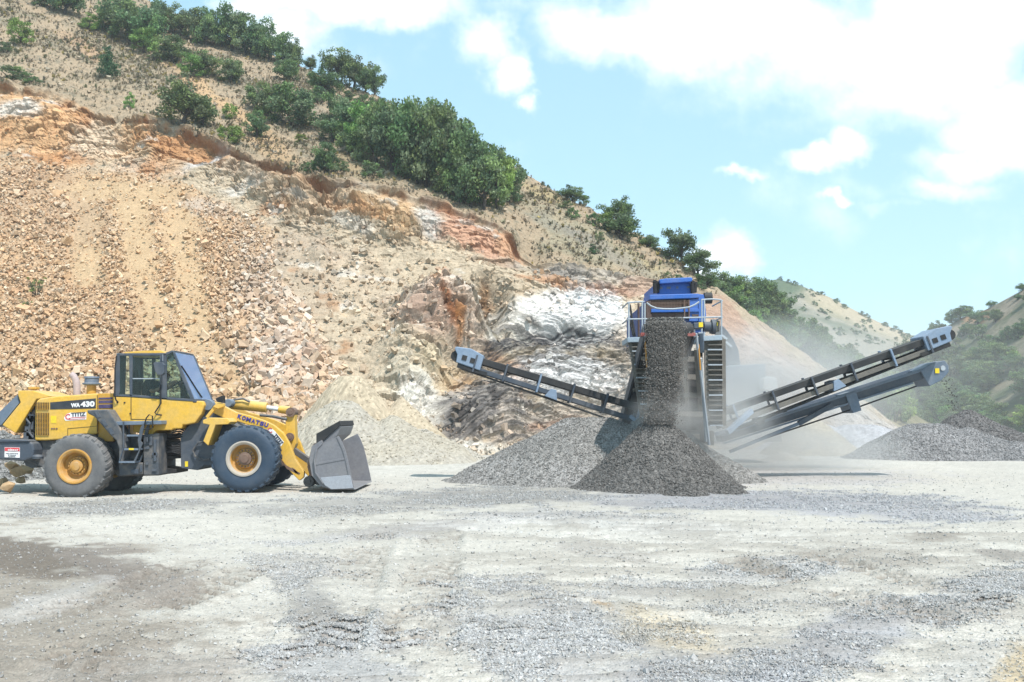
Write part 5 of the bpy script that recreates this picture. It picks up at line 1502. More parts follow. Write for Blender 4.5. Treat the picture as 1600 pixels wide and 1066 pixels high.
text_arc('KOMATSU', c4([(214, 244), (360, 296), (500, 338), (610, 372), (730, 406)]), pxm(6.6, 23.7), 23.672, M['navy'], BOOM, 0.05)
wt = MB(); wt.prism(XZ(c4([(724, 436), (790, 420), (850, 470), (1000, 650), (950, 720), (880, 690), (800, 540), (720, 470)]), 23.674), 23.674, 23.682); wto = wt.build('company_decal', M['white'], BOOM)
cog(350 + 768 / 10.66, 630 + 455 / 10.66, 4.6, 23.668, M['red'], wto)
text_arc('TITIZ', c4([(812, 545), (870, 620), (938, 706)]), pxm(6.6, 23.7), 23.668, M['ink'], wto, 0.03)
wr = MB()
for pts in ([(610, 765), (640, 790), (720, 835), (715, 845), (640, 810)], [(668, 800), (690, 812), (712, 842), (690, 835)], [(600, 745), (622, 772), (616, 790), (602, 760)]):
    wr.prism(XZ(crop2(pts), 23.674), 23.674, 23.682)
wr.build('paint_wear', M['rust'], BOOM)
cy = MB()
pa, pb, pc_ = P(*crop2([(306, 423)])[0], 24.35), P(*crop2([(522, 445)])[0], 24.35), P(*crop2([(660, 463)])[0], 24.35)
cy.tube([pa, pb], 0.125, 20)
cyo = cy.build('bucket_cylinder', M['yellow'], LOADER, smooth=True)
cr = MB(); cr.tube([pb, pc_], 0.055, 14); cr.build('piston_rod', M['chrome'], cyo, smooth=True)
ce = MB(); d_ = (Vector(pc_) - Vector(pb)).normalized(); ce.tube([Vector(pc_) - d_ * 0.28, pc_], [0.09, 0.11], 14); ce.build('rod_end', M['yellow'], cyo, smooth=True)
vl = MB(); vl.tube([P(*crop2([(480, 490)])[0], 24.1), P(*crop2([(560, 498)])[0], 24.1), P(*crop2([(640, 516)])[0], 24.1)], 0.035, 8); vl.build('steel_pipe', M['slate_dirty'], cyo, smooth=True); vl = MB(); vl.tube([P(*crop2([(320, 400)])[0], 24.2), P(*crop2([(380, 392)])[0], 24.2), P(*crop2([(420, 412)])[0], 24.2)], 0.025, 8); vl.build('steel_pipe', M['slate_dirty'], cyo, smooth=True)
bc = MB(); bc.prism(XZ(crop2([(636, 500), (650, 450), (676, 448), (690, 470), (686, 520), (690, 600), (694, 660), (676, 706), (650, 690), (640, 640), (600, 600), (628, 580)]), 24.2), 24.2, 24.5); bco = bc.build('bellcrank', M['yellow'], LOADER, bevel=0.015)
for (x, y, r_) in ((662, 473, 0.115), (657, 620, 0.10)):
    p = P(*crop2([(x, y)])[0], 24.15); MB().lathe_y((p[0], 24.12, p[2]), [(0, 0), (r_ * .5, 0), (r_ * .55, 0.015), (r_, 0.015), (r_, 0.4)], 20).build('pin', M['rust'], bco, smooth=True)
lk = MB(); lk.beam(P(*crop2([(672, 690)])[0], 24.35), P(*crop2([(770, 760)])[0], 24.35), 0.22, 0.13); lk.build('bucket_link', M['steel_dark'], LOADER, bevel=0.01)

# --- bucket
YB0, YB1 = 22.92, 25.75
Bp = lambda pts: XZ(crop2(pts), YB0)
bk = MB()
back_in = Bp([(850, 656), (812, 690), (798, 760), (806, 836), (850, 895), (905, 925), (1040, 928)])
back_out = Bp([(842, 640), (786, 676), (770, 760), (786, 850), (838, 912), (900, 934), (1046, 934)])
bk.prism(back_in + back_out[::-1], YB0 + 0.04, YB1 - 0.04)
BUCK = bk.build('bucket', M['steel'], LOADER, bevel=0.006)
sp2 = Bp([(850, 660), (905, 634), (948, 614), (968, 650), (988, 700), (1004, 760), (1040, 927), (905, 930), (852, 900), (806, 838), (797, 760), (812, 692)])
for (y0, y1) in ((YB0, YB0 + 0.04), (YB1 - 0.04, YB1)):
    sp_o = MB().prism(sp2, y0, y1).build('side_plate', M['steel'], BUCK, bevel=0.004)
    if y0 < 24: SPO = sp_o
wpz = MB()
wpz.prism(Bp([(840, 862), (1018, 846), (1036, 925), (905, 931), (868, 908)]), YB0 - 0.022, YB0)
wpz.build('wear_plate', M['blade'], SPO, bevel=0.006)
rb_ = MB()
rb_.prism(Bp([(936, 620), (948, 614), (968, 650), (988, 700), (1004, 760), (1018, 846), (1006, 846), (990, 765), (972, 700), (952, 655)]), YB0 - 0.02, YB0)
rb_.prism(Bp([(800, 776), (990, 742), (994, 754), (802, 790)]), YB0 - 0.012, YB0)
rb_.build('side_rib', M['steel'], SPO, bevel=0.005)
rim_ = MB(); rim_.tube([(x, YB0 - 0.005, z) for x, z in Bp([(850, 660), (820, 688), (804, 760), (812, 834), (856, 896)])], 0.022, 8); rim_.build('rolled_edge', M['steel'], SPO, smooth=True)
sg = MB()
sg.prism(Bp([(842, 640), (944, 556), (950, 562), (930, 612), (862, 672), (848, 664)]), YB0 + 0.22, YB1 - 0.72)
sgo = sg.build('spill_guard', M['steel'], BUCK, bevel=0.006)
sgt = MB(); sgt.prism(Bp([(806, 602), (946, 524), (952, 552), (850, 640), (842, 658), (806, 662)]), YB0 + 0.18, YB1 - 0.68); sgt.build('spill_guard_bar', M['dark'], sgo, bevel=0.006)
rsb = MB()
rsb.prism(Bp([(770, 690), (786, 660), (820, 658), (800, 700), (784, 770), (792, 850), (760, 860), (745, 800)]), YB0 + 0.3, YB1 - 0.3); rsb.build('back_rib', M['rust'], BUCK, bevel=0.01)
for yy in (23.6, 24.0, 24.75, 25.1):
    MB().prism(Bp([(718, 772), (756, 742), (800, 700), (800, 850), (838, 915), (790, 918), (740, 905), (726, 875), (744, 840)]), yy, yy + 0.07).build('bucket_hinge', M['steel_dark'], BUCK, bevel=0.008)
pn = MB(); p = P(*crop2([(768, 886)])[0], 23.5); pn.lathe_y((p[0], 23.5, p[2]), [(0, 0), (0.05, 0), (0.06, 0.02), (0.12, 0.02), (0.13, 0.05), (0.13, 0.3)], 22); pn.build('hinge_pin', M['steel_dark'], BUCK, smooth=True)

# --- driver
hx = P(263, 590, 24.3); Hx, Hz = float(hx[0]) - 0.03, float(hx[2])
DR = thing('person', 'driver in a dark shirt sitting behind the glass of the loader cab', 'person', (sx + 0.12, 24.3, sz0 + 0.14))


def skin_body(name, joints, edges, root_i, mat, parent, sub=2):
    me = bpy.data.meshes.new(name)
    o0 = origin_of(parent)
    me.from_pydata([tuple(Vector(j[0]) - o0) for j in joints], edges, [])
    o = link(name, me, mat, parent)
    md = o.modifiers.new('skin', 'SKIN'); md.use_smooth_shade = True
    for i, j in enumerate(joints):
        r = j[1]
        me.skin_vertices[0].data[i].radius = (r, r) if not isinstance(r, tuple) else r
        me.skin_vertices[0].data[i].use_root = (i == root_i)
    s = o.modifiers.new('sub', 'SUBSURF'); s.levels = sub; s.render_levels = sub
    return o


px0, pz0 = sx + 0.14, sz0 + 0.24
J = [((px0, 24.3, pz0), (0.16, 0.13)), ((px0 + .03, 24.3, pz0 + .22), (0.17, 0.11)), ((px0 + .10, 24.3, pz0 + .40), (0.19, 0.11)), ((Hx - .08, 24.3, Hz - .17), (0.065, 0.06)), ((Hx - .03, 24.3, Hz - 0.05), 0.075), ((Hx, 24.3, Hz + .05), 0.095), ((Hx, 24.3, Hz + .12), 0.07)]
E = [(0, 1), (1, 2), (2, 3), (3, 4), (4, 5), (5, 6)]
shx, shz = px0 + .12, pz0 + .42
wx, wz = float(cc_[0]), float(cc_[2])
for s_ in (-1, 1):
    b = len(J)
    J += [((shx, 24.3 + s_ * .2, shz), 0.065), ((shx + .16, 24.3 + s_ * .27, shz - .24), 0.05), ((wx - .12, 24.3 + s_ * .2, wz + .02), 0.036), ((wx - .03, 24.3 + s_ * .17, wz + .06), (0.028, 0.04))]
    E += [(2, b), (b, b + 1), (b + 1, b + 2), (b + 2, b + 3)]
    h0 = len(J)
    J += [((px0 + .05, 24.3 + s_ * .1, pz0 - .02), 0.09), ((px0 + .48, 24.3 + s_ * .14, pz0 + .03), 0.068), ((px0 + .56, 24.3 + s_ * .14, pz0 - .38), 0.05), ((px0 + .68, 24.3 + s_ * .14, pz0 - .43), 0.04)]
    E += [(0, h0), (h0, h0 + 1), (h0 + 1, h0 + 2), (h0 + 2, h0 + 3)]
skin_body('body', J, E, 0, M['skin'], DR)
JS = [((px0, 24.3, pz0 - .02), (0.175, 0.15)), ((px0 + .03, 24.3, pz0 + .22), (0.185, 0.125)), ((px0 + .10, 24.3, pz0 + .40), (0.20, 0.125)), ((Hx - .09, 24.3, Hz - .20), (0.085, 0.08))]
ES = [(0, 1), (1, 2), (2, 3)]
for s_ in (-1, 1):
    b = len(JS)
    JS += [((shx, 24.3 + s_ * .2, shz), 0.085), ((shx + .14, 24.3 + s_ * .27, shz - .21), 0.068)]; ES += [(2, b), (b, b + 1)]
    h0 = len(JS)
    JS += [((px0 + .05, 24.3 + s_ * .1, pz0 - .02), 0.105), ((px0 + .48, 24.3 + s_ * .14, pz0 + .03), 0.082), ((px0 + .56, 24.3 + s_ * .14, pz0 - .36), 0.065)]; ES += [(0, h0), (h0, h0 + 1), (h0 + 1, h0 + 2)]
skin_body('clothing', JS, ES, 0, M['cloth'], DR)
skin_body('hair', [((Hx - .05, 24.3, Hz + .06), 0.085), ((Hx - .01, 24.3, Hz + .13), 0.075)], [(0, 1)], 0, M['hair'], DR)
fc = MB(); fc.tube([(Hx + .085, 24.3, Hz + .04), (Hx + .115, 24.3, Hz + .0), (Hx + .09, 24.3, Hz - .012)], [0.012, 0.018, 0.012], 6); fc.build('nose', M['skin'], DR, smooth=True)
for s_ in (-1, 1):
    fi = MB()
    for q in range(4):
        yy = 24.3 + s_ * .17 + (q - 1.5) * 0.018
        fi.tube([(wx - .05, yy, wz + .07), (wx + .0, yy, wz + .075), (wx + .02, yy, wz + .05), (wx + .0, yy, wz + .03)], [0.011, 0.010, 0.009, 0.008], 6)
    fi.tube([(wx - .06, 24.3 + s_ * .15, wz + .05), (wx - .02, 24.3 + s_ * .14, wz + .02), (wx + .0, 24.3 + s_ * .15, wz + .02)], [0.013, 0.011, 0.009], 6)
    fi.build('hand', M['skin'], DR, smooth=True)
# ------------------------------------------------------------------ trees and shrubs
def leaf_cloud(centres, radii, n_per, size, rng, tint, flat=0.75):
    """leaf-sized faces spread through many overlapping clumps"""
    pos = []; colr = []
    for c, r in zip(centres, radii):
        n = max(8, int(n_per * (r / np.mean(radii)) ** 2))
        d = rng.normal(size=(n, 3)); d /= np.linalg.norm(d, axis=1)[:, None]
        rad = r * rng.random(n) ** 0.45
        q = d * rad[:, None] * np.array([1, 1, flat]) + c
        pos.append(q)
        t = tint[rng.integers(0, len(tint))] * rng.uniform(0.8, 1.25)
        colr.append(np.repeat(t[None], n, 0) * rng.uniform(0.75, 1.3, (n, 1)))
    pos = np.concatenate(pos); colr = np.concatenate(colr)
    n = len(pos)
    R_ = rand_rot(n, rng)
    s = size * rng.uniform(0.6, 1.35, n)
    base = np.array([(-0.5, 0, 0), (0.0, -0.32, 0.05), (0.55, 0, 0), (0.0, 0.32, 0.05)])
    V = np.einsum('nij,kj->nki', R_, base) * s[:, None, None] + pos[:, None, :]
    F = (np.arange(n) * 4)[:, None] + np.arange(4)[None]
    return V.reshape(-1, 3), F, np.repeat(colr, 4, 0)


OAK = np.array((1.12, 0.98, 1.05)) * 2.7 * np.array([(0.044, 0.078, 0.026), (0.036, 0.066, 0.026), (0.058, 0.094, 0.032), (0.034, 0.058, 0.028), (0.056, 0.084, 0.042)])
BRIGHT = np.array((1.1, 1.0, 1.0)) * 2.5 * np.array([(0.066, 0.118, 0.030), (0.055, 0.100, 0.028), (0.080, 0.128, 0.038)])
DARKC = 2.2 * np.array([(0.026, 0.052, 0.022), (0.032, 0.060, 0.026), (0.022, 0.045, 0.020)])
GREYG = 1.75 * np.array([(0.075, 0.095, 0.050), (0.060, 0.085, 0.042), (0.09, 0.105, 0.06)])


def grow(kind, seed):
    """unit-height plant: (trunk mesh, crown mesh)"""
    rng = np.random.default_rng(seed)
    tr = MB(); cents = []; rads = []
    if kind == 'oak':
        lean = rng.normal(size=2) * 0.05
        top = Vector((lean[0], lean[1], 0.42))
        tr.tube([(0, 0, -0.12), (lean[0] * .3, lean[1] * .3, 0.12), tuple(top), (lean[0] * 1.6, lean[1] * 1.6, 0.72)], [0.042, 0.032, 0.024, 0.008], 7)
        nl = 9
        for k in range(nl):
            an = 2 * math.pi * (k + rng.random() * 0.6) / nl
            z0 = rng.uniform(0.16, 0.5); ln = rng.uniform(0.22, 0.46) * (1.0 if z0 < 0.4 else 0.8)
            p0 = Vector((lean[0] * z0 * 2, lean[1] * z0 * 2, z0)); rise = rng.uniform(0.10, 0.36)
            p1 = p0 + Vector((math.cos(an) * ln * .55, math.sin(an) * ln * .55, rise * .5)); p2 = p0 + Vector((math.cos(an) * ln, math.sin(an) * ln, rise))
            tr.tube([p0, p1, p2], [0.017, 0.011, 0.004], 5)
            for q, r in ((p2, 0.15), (p1 + Vector((0, 0, .06)), 0.12)):
                for _ in range(2):
                    cents.append(np.array(q) + rng.normal(size=3) * 0.05); rads.append(r * rng.uniform(0.7, 1.15))
        for _ in range(13):
            a = rng.random() * 6.283; r = 0.40 * math.sqrt(rng.random()); z = rng.uniform(0.16, 0.5)
            cents.append(np.array((math.cos(a) * r, math.sin(a) * r, z))); rads.append(rng.uniform(0.09, 0.15))
        for _ in range(17):
            a = rng.random() * 6.283; r = 0.34 * math.sqrt(rng.random()); z = rng.uniform(0.45, 0.9)
            w_ = math.sqrt(max(0.05, 1 - ((z - 0.55) / 0.45) ** 2))
            cents.append(np.array((math.cos(a) * r * w_, math.sin(a) * r * w_, z))); rads.append(rng.uniform(0.07, 0.14))
        V, F, C_ = leaf_cloud(cents, rads, 66, 0.050, rng, OAK)
    elif kind == 'bright':
        tr.tube([(0, 0, -0.12), (0.01, 0, 0.3), (0.0, 0.01, 0.7)], [0.03, 0.022, 0.008], 6)
        for k in range(6):
            an = k * 1.05 + rng.random(); p0 = Vector((0, 0, rng.uniform(.1, .4))); tr.tube([p0, p0 + Vector((math.cos(an) * .28, math.sin(an) * .28, .22))], [0.012, 0.004], 5)
        for _ in range(30):
            a = rng.random() * 6.283; z = rng.uniform(0.12, 0.92); w_ = 0.36 * math.sqrt(max(0.06, 1 - ((z - 0.42) / 0.55) ** 2)); r = w_ * math.sqrt(rng.random())
            cents.append(np.array((math.cos(a) * r, math.sin(a) * r, z))); rads.append(rng.uniform(0.08, 0.15))
        V, F, C_ = leaf_cloud(cents, rads, 70, 0.055, rng, BRIGHT)
    elif kind == 'juniper':
        tr.tube([(0, 0, -0.12), (0, 0, 0.5), (0, 0, 0.95)], [0.03, 0.02, 0.004], 6)
        for _ in range(34):
            z = rng.uniform(0.05, 0.97); w_ = 0.27 * (1 - z) ** 0.6 + 0.02; a = rng.random() * 6.283; r = w_ * math.sqrt(rng.random())
            cents.append(np.array((math.cos(a) * r, math.sin(a) * r, z))); rads.append(0.05 + 0.09 * (1 - z))
        V, F, C_ = leaf_cloud(cents, rads, 60, 0.045, rng, DARKC, 1.1)
    elif kind == 'shrub':
        for k in range(7):
            an = k * 0.9 + rng.random(); tr.tube([(0, 0, -0.15), (math.cos(an) * .2, math.sin(an) * .2, .35), (math.cos(an) * .36, math.sin(an) * .36, .6)], [0.02, 0.014, 0.004], 5)
        for _ in range(26):
            a = rng.random() * 6.283; z = rng.uniform(0.08, 0.86); w_ = 0.55 * math.sqrt(max(0.05, 1 - ((z - 0.3) / 0.62) ** 2)); r = w_ * math.sqrt(rng.random())
            cents.append(np.array((math.cos(a) * r, math.sin(a) * r, z))); rads.append(rng.uniform(0.10, 0.19))
        V, F, C_ = leaf_cloud(cents, rads, 58, 0.075, rng, np.concatenate((OAK, GREYG)))
    else:  # sparse scrub
        for k in range(6):
            an = k * 1.05 + rng.random(); tr.tube([(0, 0, -0.15), (math.cos(an) * .16, math.sin(an) * .16, .4), (math.cos(an) * .3, math.sin(an) * .3, .85)], [0.014, 0.01, 0.004], 5)
        for _ in range(14):
            a = rng.random() * 6.283; z = rng.uniform(0.3, 0.95); r = 0.38 * math.sqrt(rng.random()) * (0.4 + z * .6)
            cents.append(np.array((math.cos(a) * r, math.sin(a) * r, z))); rads.append(rng.uniform(0.06, 0.13))
        V, F, C_ = leaf_cloud(cents, rads, 34, 0.06, rng, np.concatenate((BRIGHT, GREYG)))
    crown = raw_mesh(kind + '_crown', V, F, np.full(len(F), 4), False, C_); crown.materials.append(M['leaf'])
    tm = bpy.data.meshes.new(kind + '_trunk'); tm.from_pydata(tr.v, [], tr.f); tm.update(); tm.materials.append(M['bark'])
    tm.polygons.foreach_set('use_smooth', np.full(len(tm.polygons), True))
    return tm, crown


PROTO = {'oak': [grow('oak', 400 + i) for i in range(6)], 'bright': [grow('bright', 420 + i) for i in range(3)], 'juniper': [grow('juniper', 440 + i) for i in range(3)],
         'shrub': [grow('shrub', 460 + i) for i in range(4)], 'scrub': [grow('scrub', 480 + i) for i in range(2)]}
KIND = {'oak': ('oak_tree', 'tree'), 'bright': ('leafy_tree', 'tree'), 'juniper': ('conifer_tree', 'tree'), 'shrub': ('shrub', 'shrub'), 'scrub': ('sparse_shrub', 'shrub')}
rt = np.random.default_rng(77)


def plant(kind, loc, h, w, label, group=None, parts=True):
    tm, cm = PROTO[kind][rt.integers(0, len(PROTO[kind]))]
    nm, cat = KIND[kind]
    unit = {'oak': 0.95, 'bright': 0.85, 'juniper': 0.56, 'shrub': 1.2, 'scrub': 0.8}[kind]
    rz = rt.random() * 6.283
    sc = (w / unit, w / unit, h)
    if parts:
        r = thing(nm, label, cat, loc, group)
        r.rotation_euler = (0, 0, rz); r.scale = sc
        for n_, me in (('trunk' if kind not in ('shrub', 'scrub') else 'stems', tm), ('crown' if kind not in ('shrub', 'scrub') else 'foliage', cm)):
            o = bpy.data.objects.new(n_, me); COL.objects.link(o); o.parent = r
    else:
        o = bpy.data.objects.new(nm, cm); COL.objects.link(o); o.location = loc; o.rotation_euler = (0, 0, rz); o.scale = sc
        tag(o, label, cat, group)


SKY_ = 'oak tree in the row along the skyline at the top left of the slope'
CLU = 'dark green oak tree crowded in the big grove above the rim of the cut'
# x, y of the foot, height and width in the picture, kind, label, group
TREES = [
    (100, 26, 66, 60, 'oak', 'big dark oak cut off by the top edge above the bare tan slope', None), (72, 14, 40, 46, 'oak', 'smaller oak beside the big dark oak at the top edge', None),
    (140, 46, 30, 34, 'bright', 'light green bush below the big dark oak at the top edge', None), (160, 42, 26, 30, 'shrub', 'low green bush to the right of the light green bush at the top', None),
    (33, 70, 44, 42, 'bright', 'bright green upright bush high on the far left slope', None), (8, 82, 20, 30, 'shrub', 'small dark bush at the left edge of the slope', None), (60, 12, 20, 26, 'shrub', 'small bush at the top edge left of the oaks', None),
    (178, 52, 62, 56, 'oak', None, 1), (205, 62, 62, 60, 'oak', None, 1), (232, 68, 74, 66, 'oak', None, 1), (196, 40, 58, 50, 'oak', None, 1), (255, 46, 50, 46, 'oak', None, 1), (285, 50, 44, 46, 'oak', None, 1),
    (312, 62, 50, 48, 'oak', None, 1), (322, 68, 58, 40, 'oak', None, 1), (346, 72, 58, 44, 'oak', None, 1), (362, 76, 70, 46, 'oak', None, 1), (384, 84, 62, 50, 'oak', None, 1), (402, 90, 58, 46, 'oak', None, 1), (420, 96, 56, 44, 'oak', None, 1), (440, 102, 52, 44, 'oak', None, 1), (458, 106, 46, 38, 'oak', None, 1),
    (225, 76, 40, 44, 'bright', None, 1), (270, 92, 44, 56, 'oak', 'broad dark oak on the slope just below the skyline row', None), (298, 120, 40, 42, 'bright', 'yellowish green bush at the lower side of the broad dark oak', None), (318, 118, 46, 44, 'oak', 'grey green oak beside the yellowish green bush', None), (240, 92, 20, 26, 'shrub', 'small grey shrub left of the broad dark oak', None),
    (360, 128, 40, 44, 'oak', 'round isolated oak on the grey slope below the skyline row', None), (285, 203, 82, 84, 'oak', 'spreading oak standing alone right above the orange rim', None), (316, 198, 44, 46, 'oak', 'low branch crowned oak at the right foot of the spreading oak', None),
    (168, 124, 52, 32, 'juniper', 'dark upright conifer shaped bush in the middle of the bare slope', None), (202, 168, 28, 18, 'bright', 'small upright bush between the conifer shaped bush and the rim', None), (358, 187, 28, 26, 'bright', 'small vivid green bush on the tan spur', None),
    (362, 229, 34, 42, 'bright', 'vivid green round bush standing on the rim below the tan spur', None), (403, 219, 48, 34, 'oak', 'thin little tree right of the vivid green round bush', None), (382, 200, 14, 16, 'shrub', 'tiny shrub between the two vivid green bushes', None), (508, 272, 54, 46, 'oak', 'loose small tree directly above the bedded rock', None), (480, 268, 18, 24, 'shrub', 'low shrub beside the loose small tree', None), (470, 222, 16, 22, 'bright', 'little green bush on the grey slope below the middle oaks', None), (536, 268, 20, 26, 'shrub', 'grey shrub at the rim right of the loose small tree', None),
    (458, 203, 74, 78, 'oak', 'wide oak with several trunks in the middle of the slope', None), (425, 182, 56, 50, 'oak', 'oak left of the wide many trunked oak', None), (400, 172, 44, 40, 'oak', 'pale green oak farthest left in the middle row', None), (450, 124, 46, 44, 'oak', 'oak at the lower right end of the skyline row', None), (508, 150, 54, 50, 'oak', 'oak midway between the skyline row and the lone crest oaks', None), (498, 160, 30, 40, 'shrub', 'bush at the foot of the midway oak', None), (486, 100, 26, 22, 'oak', 'small oak in the gap of the skyline', None),
    (528, 124, 58, 54, 'oak', 'leftmost of the oaks grouped on the open crest', None), (552, 130, 62, 54, 'oak', 'tallest of the oaks grouped on the open crest', None), (586, 138, 50, 36, 'oak', 'thin leaning oak at the right end of the open crest', None), (572, 138, 40, 40, 'oak', 'dark oak behind the thin leaning oak on the crest', None), (570, 158, 22, 34, 'shrub', 'dark bush on the crest under the thin leaning oak', None), (595, 162, 20, 30, 'shrub', 'dark bush on the crest next to the big grove', None), (545, 152, 18, 26, 'shrub', 'grey bush below the crest oaks', None),
    (530, 200, 56, 50, 'oak', None, 2), (552, 215, 62, 56, 'oak', None, 2), (520, 218, 40, 50, 'oak', None, 2), (560, 236, 72, 60, 'bright', None, 2), (588, 258, 92, 72, 'oak', None, 2), (575, 225, 60, 56, 'oak', None, 2), (612, 272, 108, 76, 'oak', None, 2), (640, 282, 118, 78, 'oak', None, 2), (666, 290, 126, 80, 'oak', None, 2), (690, 298, 126, 80, 'oak', None, 2), (618, 222, 66, 60, 'oak', None, 2), (648, 232, 76, 62, 'oak', None, 2), (675, 246, 92, 64, 'oak', None, 2), (702, 262, 84, 60, 'oak', None, 2), (715, 306, 112, 74, 'oak', None, 2), (736, 322, 108, 74, 'oak', None, 2), (756, 326, 98, 70, 'oak', None, 2), (776, 326, 86, 66, 'bright', None, 2), (796, 318, 70, 56, 'oak', None, 2), (735, 272, 64, 54, 'oak', None, 2), (764, 288, 56, 50, 'oak', None, 2), (785, 290, 46, 40, 'oak', None, 2), (602, 240, 60, 60, 'bright', None, 2), (548, 240, 44, 48, 'oak', None, 2), (628, 262, 70, 62, 'oak', None, 2), (740, 300, 70, 60, 'oak', None, 2), (655, 286, 50, 60, 'oak', None, 2), (700, 304, 50, 60, 'oak', None, 2), (722, 316, 40, 50, 'shrub', None, 2), (580, 276, 26, 40, 'shrub', None, 2),
    (896, 311, 28, 42, 'oak', 'small tree on the crest left of the pair above the white face', None), (910, 316, 18, 22, 'shrub', 'crest shrub touching the small tree on its right', None), (966, 346, 48, 52, 'oak', 'upper of the two oaks on the crest above the white face', None), (972, 378, 52, 62, 'oak', 'darker lower oak on the crest above the white face', None), (924, 357, 24, 24, 'shrub', 'round dark bush left of the darker lower oak', None), (946, 366, 34, 30, 'bright', 'light green bush between the round dark bush and the lower oak', None), (893, 343, 20, 26, 'shrub', 'dull green shrub in the middle of the right grass slope', None), (882, 328, 16, 26, 'shrub', 'grey shrub up the slope from the dull green shrub', None), (927, 394, 17, 18, 'juniper', 'little dark bush low on the right grass slope', None), (936, 378, 16, 18, 'shrub', 'small grey bush above the little dark bush', None),
    (1012, 390, 26, 36, 'oak', 'small oak between the two groups on the right crest', None), (1018, 396, 14, 24, 'shrub', 'low bush under the small oak on the right crest', None), (1064, 414, 62, 54, 'oak', 'tall oak standing against the white cloud', None), (1090, 434, 48, 52, 'oak', 'lower oak at the right shoulder of the tall oak', None), (1106, 448, 34, 32, 'oak', 'smallest oak stepping down right of the tall oak', None), (1043, 436, 16, 18, 'shrub', 'dark shrub left below the tall oak', None), (1060, 440, 14, 20, 'shrub', 'dark shrub under the tall oak behind the blue screen', None),
    (812, 262, 12, 12, 'shrub', 'tiny bush on the bare crest right of the grove', None), (859, 290, 9, 9, 'shrub', 'tiny bush on the bare crest before the small tree', None), (850, 284, 8, 8, 'shrub', 'tiniest bush on the bare crest', None), (810, 312, 14, 20, 'shrub', 'low bush at the right foot of the grove', None),
    (58, 470, 36, 30, 'scrub', 'thin yellow green shrub growing out of the scree', None), (42, 486, 16, 18, 'scrub', 'tiny grey shrub beside the thin shrub on the scree', None),
    (20, 122, 20, 60, 'shrub', 'low green scrub just above the rim at the far left', None), (50, 132, 14, 36, 'shrub', 'olive scrub on the rim right of the far left scrub', None), (1094, 452, 18, 22, 'shrub', 'bush at the foot of the lower oak behind the machine', None)]
for (px, py, h, w, kind, lab, g) in TREES:
    q, nn = hill_point(px, py)
    dist = q[1]
    mpp = dist / FPX
    grp = None
    if g == 1: lab, grp = ('leafy' if kind == 'bright' else '') + (' ' if kind == 'bright' else '') + SKY_, 'oaks along the skyline'
    if g == 2:
        lab, grp = {'oak': CLU, 'bright': 'fresh green leafy tree in the big grove above the rim of the cut', 'shrub': 'shrub at the lower edge of the big grove above the rim'}[kind], 'big grove above the cut'
    plant(kind, (q[0], q[1], q[2] - 0.15), h * mpp * (1.06 if g is None else 1.2), w * mpp * 1.12, lab, grp)

# grove on the spur behind the earth bank
rt = np.random.default_rng(78)
for k in range(84):
    px = rt.uniform(1118, 1410); top = np.interp(px, [1118, 1180, 1215, 1280, 1340, 1400], [470, 478, 492, 540, 590, 632])
    py = top + rt.random() ** 2.0 * np.interp(px, [1118, 1300, 1410], [70, 50, 26])
    q = sheet_point(SPUR, px, py); mpp = q[1] / FPX
    kind = 'oak' if rt.random() < 0.75 else ('bright' if rt.random() < 0.5 else 'shrub')
    lab = {'oak': 'green tree massed in the dusty grove behind the earth bank', 'bright': 'lighter green tree in the dusty grove behind the earth bank', 'shrub': 'bushy shrub in the dusty grove behind the earth bank'}[kind]
    plant(kind, (q[0], q[1], q[2] - 0.3), rt.uniform(40, 62) * mpp, rt.uniform(36, 58) * mpp, lab, 'dusty grove behind the earth bank')
for (px, py, h, lab) in ((1147, 474, 44, 'pointed conifer rising highest at the left end of the grove'), (1127, 458, 20, 'small pointed conifer on the crest beside the machine'), (1158, 470, 26, 'short conifer right of the highest pointed conifer')):
    q = sheet_point(SPUR, px, py); mpp = q[1] / FPX
    plant('juniper', (q[0], q[1], q[2] - 0.3), h * mpp, h * 0.55 * mpp, lab)
# right hill
for k in range(230):
    px = 1320 + 480 * rt.random() ** 0.9
    j = int(np.argmin(np.abs(RIGHT[0][0] - px))); yt, yb = RIGHT[1][-1, j], RIGHT[1][0, j]
    t = rt.random() ** 1.5
    py = yb - t * (yb - yt) * 0.99
    q = sheet_point(RIGHT, px, py); mpp = q[1] / FPX
    low = (py > 560)
    kind = rt.choice(['oak', 'shrub', 'bright'], p=[0.62, 0.22, 0.16]) if low else rt.choice(['oak', 'shrub'], p=[0.35, 0.65])
    lab = {'oak': 'dark bushy oak on the dry right hill', 'shrub': 'round shrub on the dry right hill', 'bright': 'pale green leafy tree on the dry right hill'}[kind] + (', in the dense belt near its foot' if low else ', scattered on its upper part')
    sz_ = rt.uniform(24, 46) if low else rt.uniform(13, 28)
    plant(kind, (q[0], q[1], q[2] - 0.3), sz_ * mpp, sz_ * rt.uniform(0.95, 1.5) * mpp, lab, 'trees and shrubs of the right hill')
for (px, py, s) in ((1462, 516, 22), (1500, 500, 26), (1488, 503, 22), (1512, 496, 20), (1548, 482, 14), (1598, 456, 16), (1440, 524, 14), (1556, 506, 24), (1572, 530, 22), (1592, 470, 12), (1425, 533, 10)):
    q = sheet_point(RIGHT, px, py); mpp = q[1] / FPX
    plant('oak', (q[0], q[1], q[2] - 0.3), s * mpp, s * 1.25 * mpp, 'dark oak standing on the ridge line of the right hill', 'ridge oaks of the right hill')
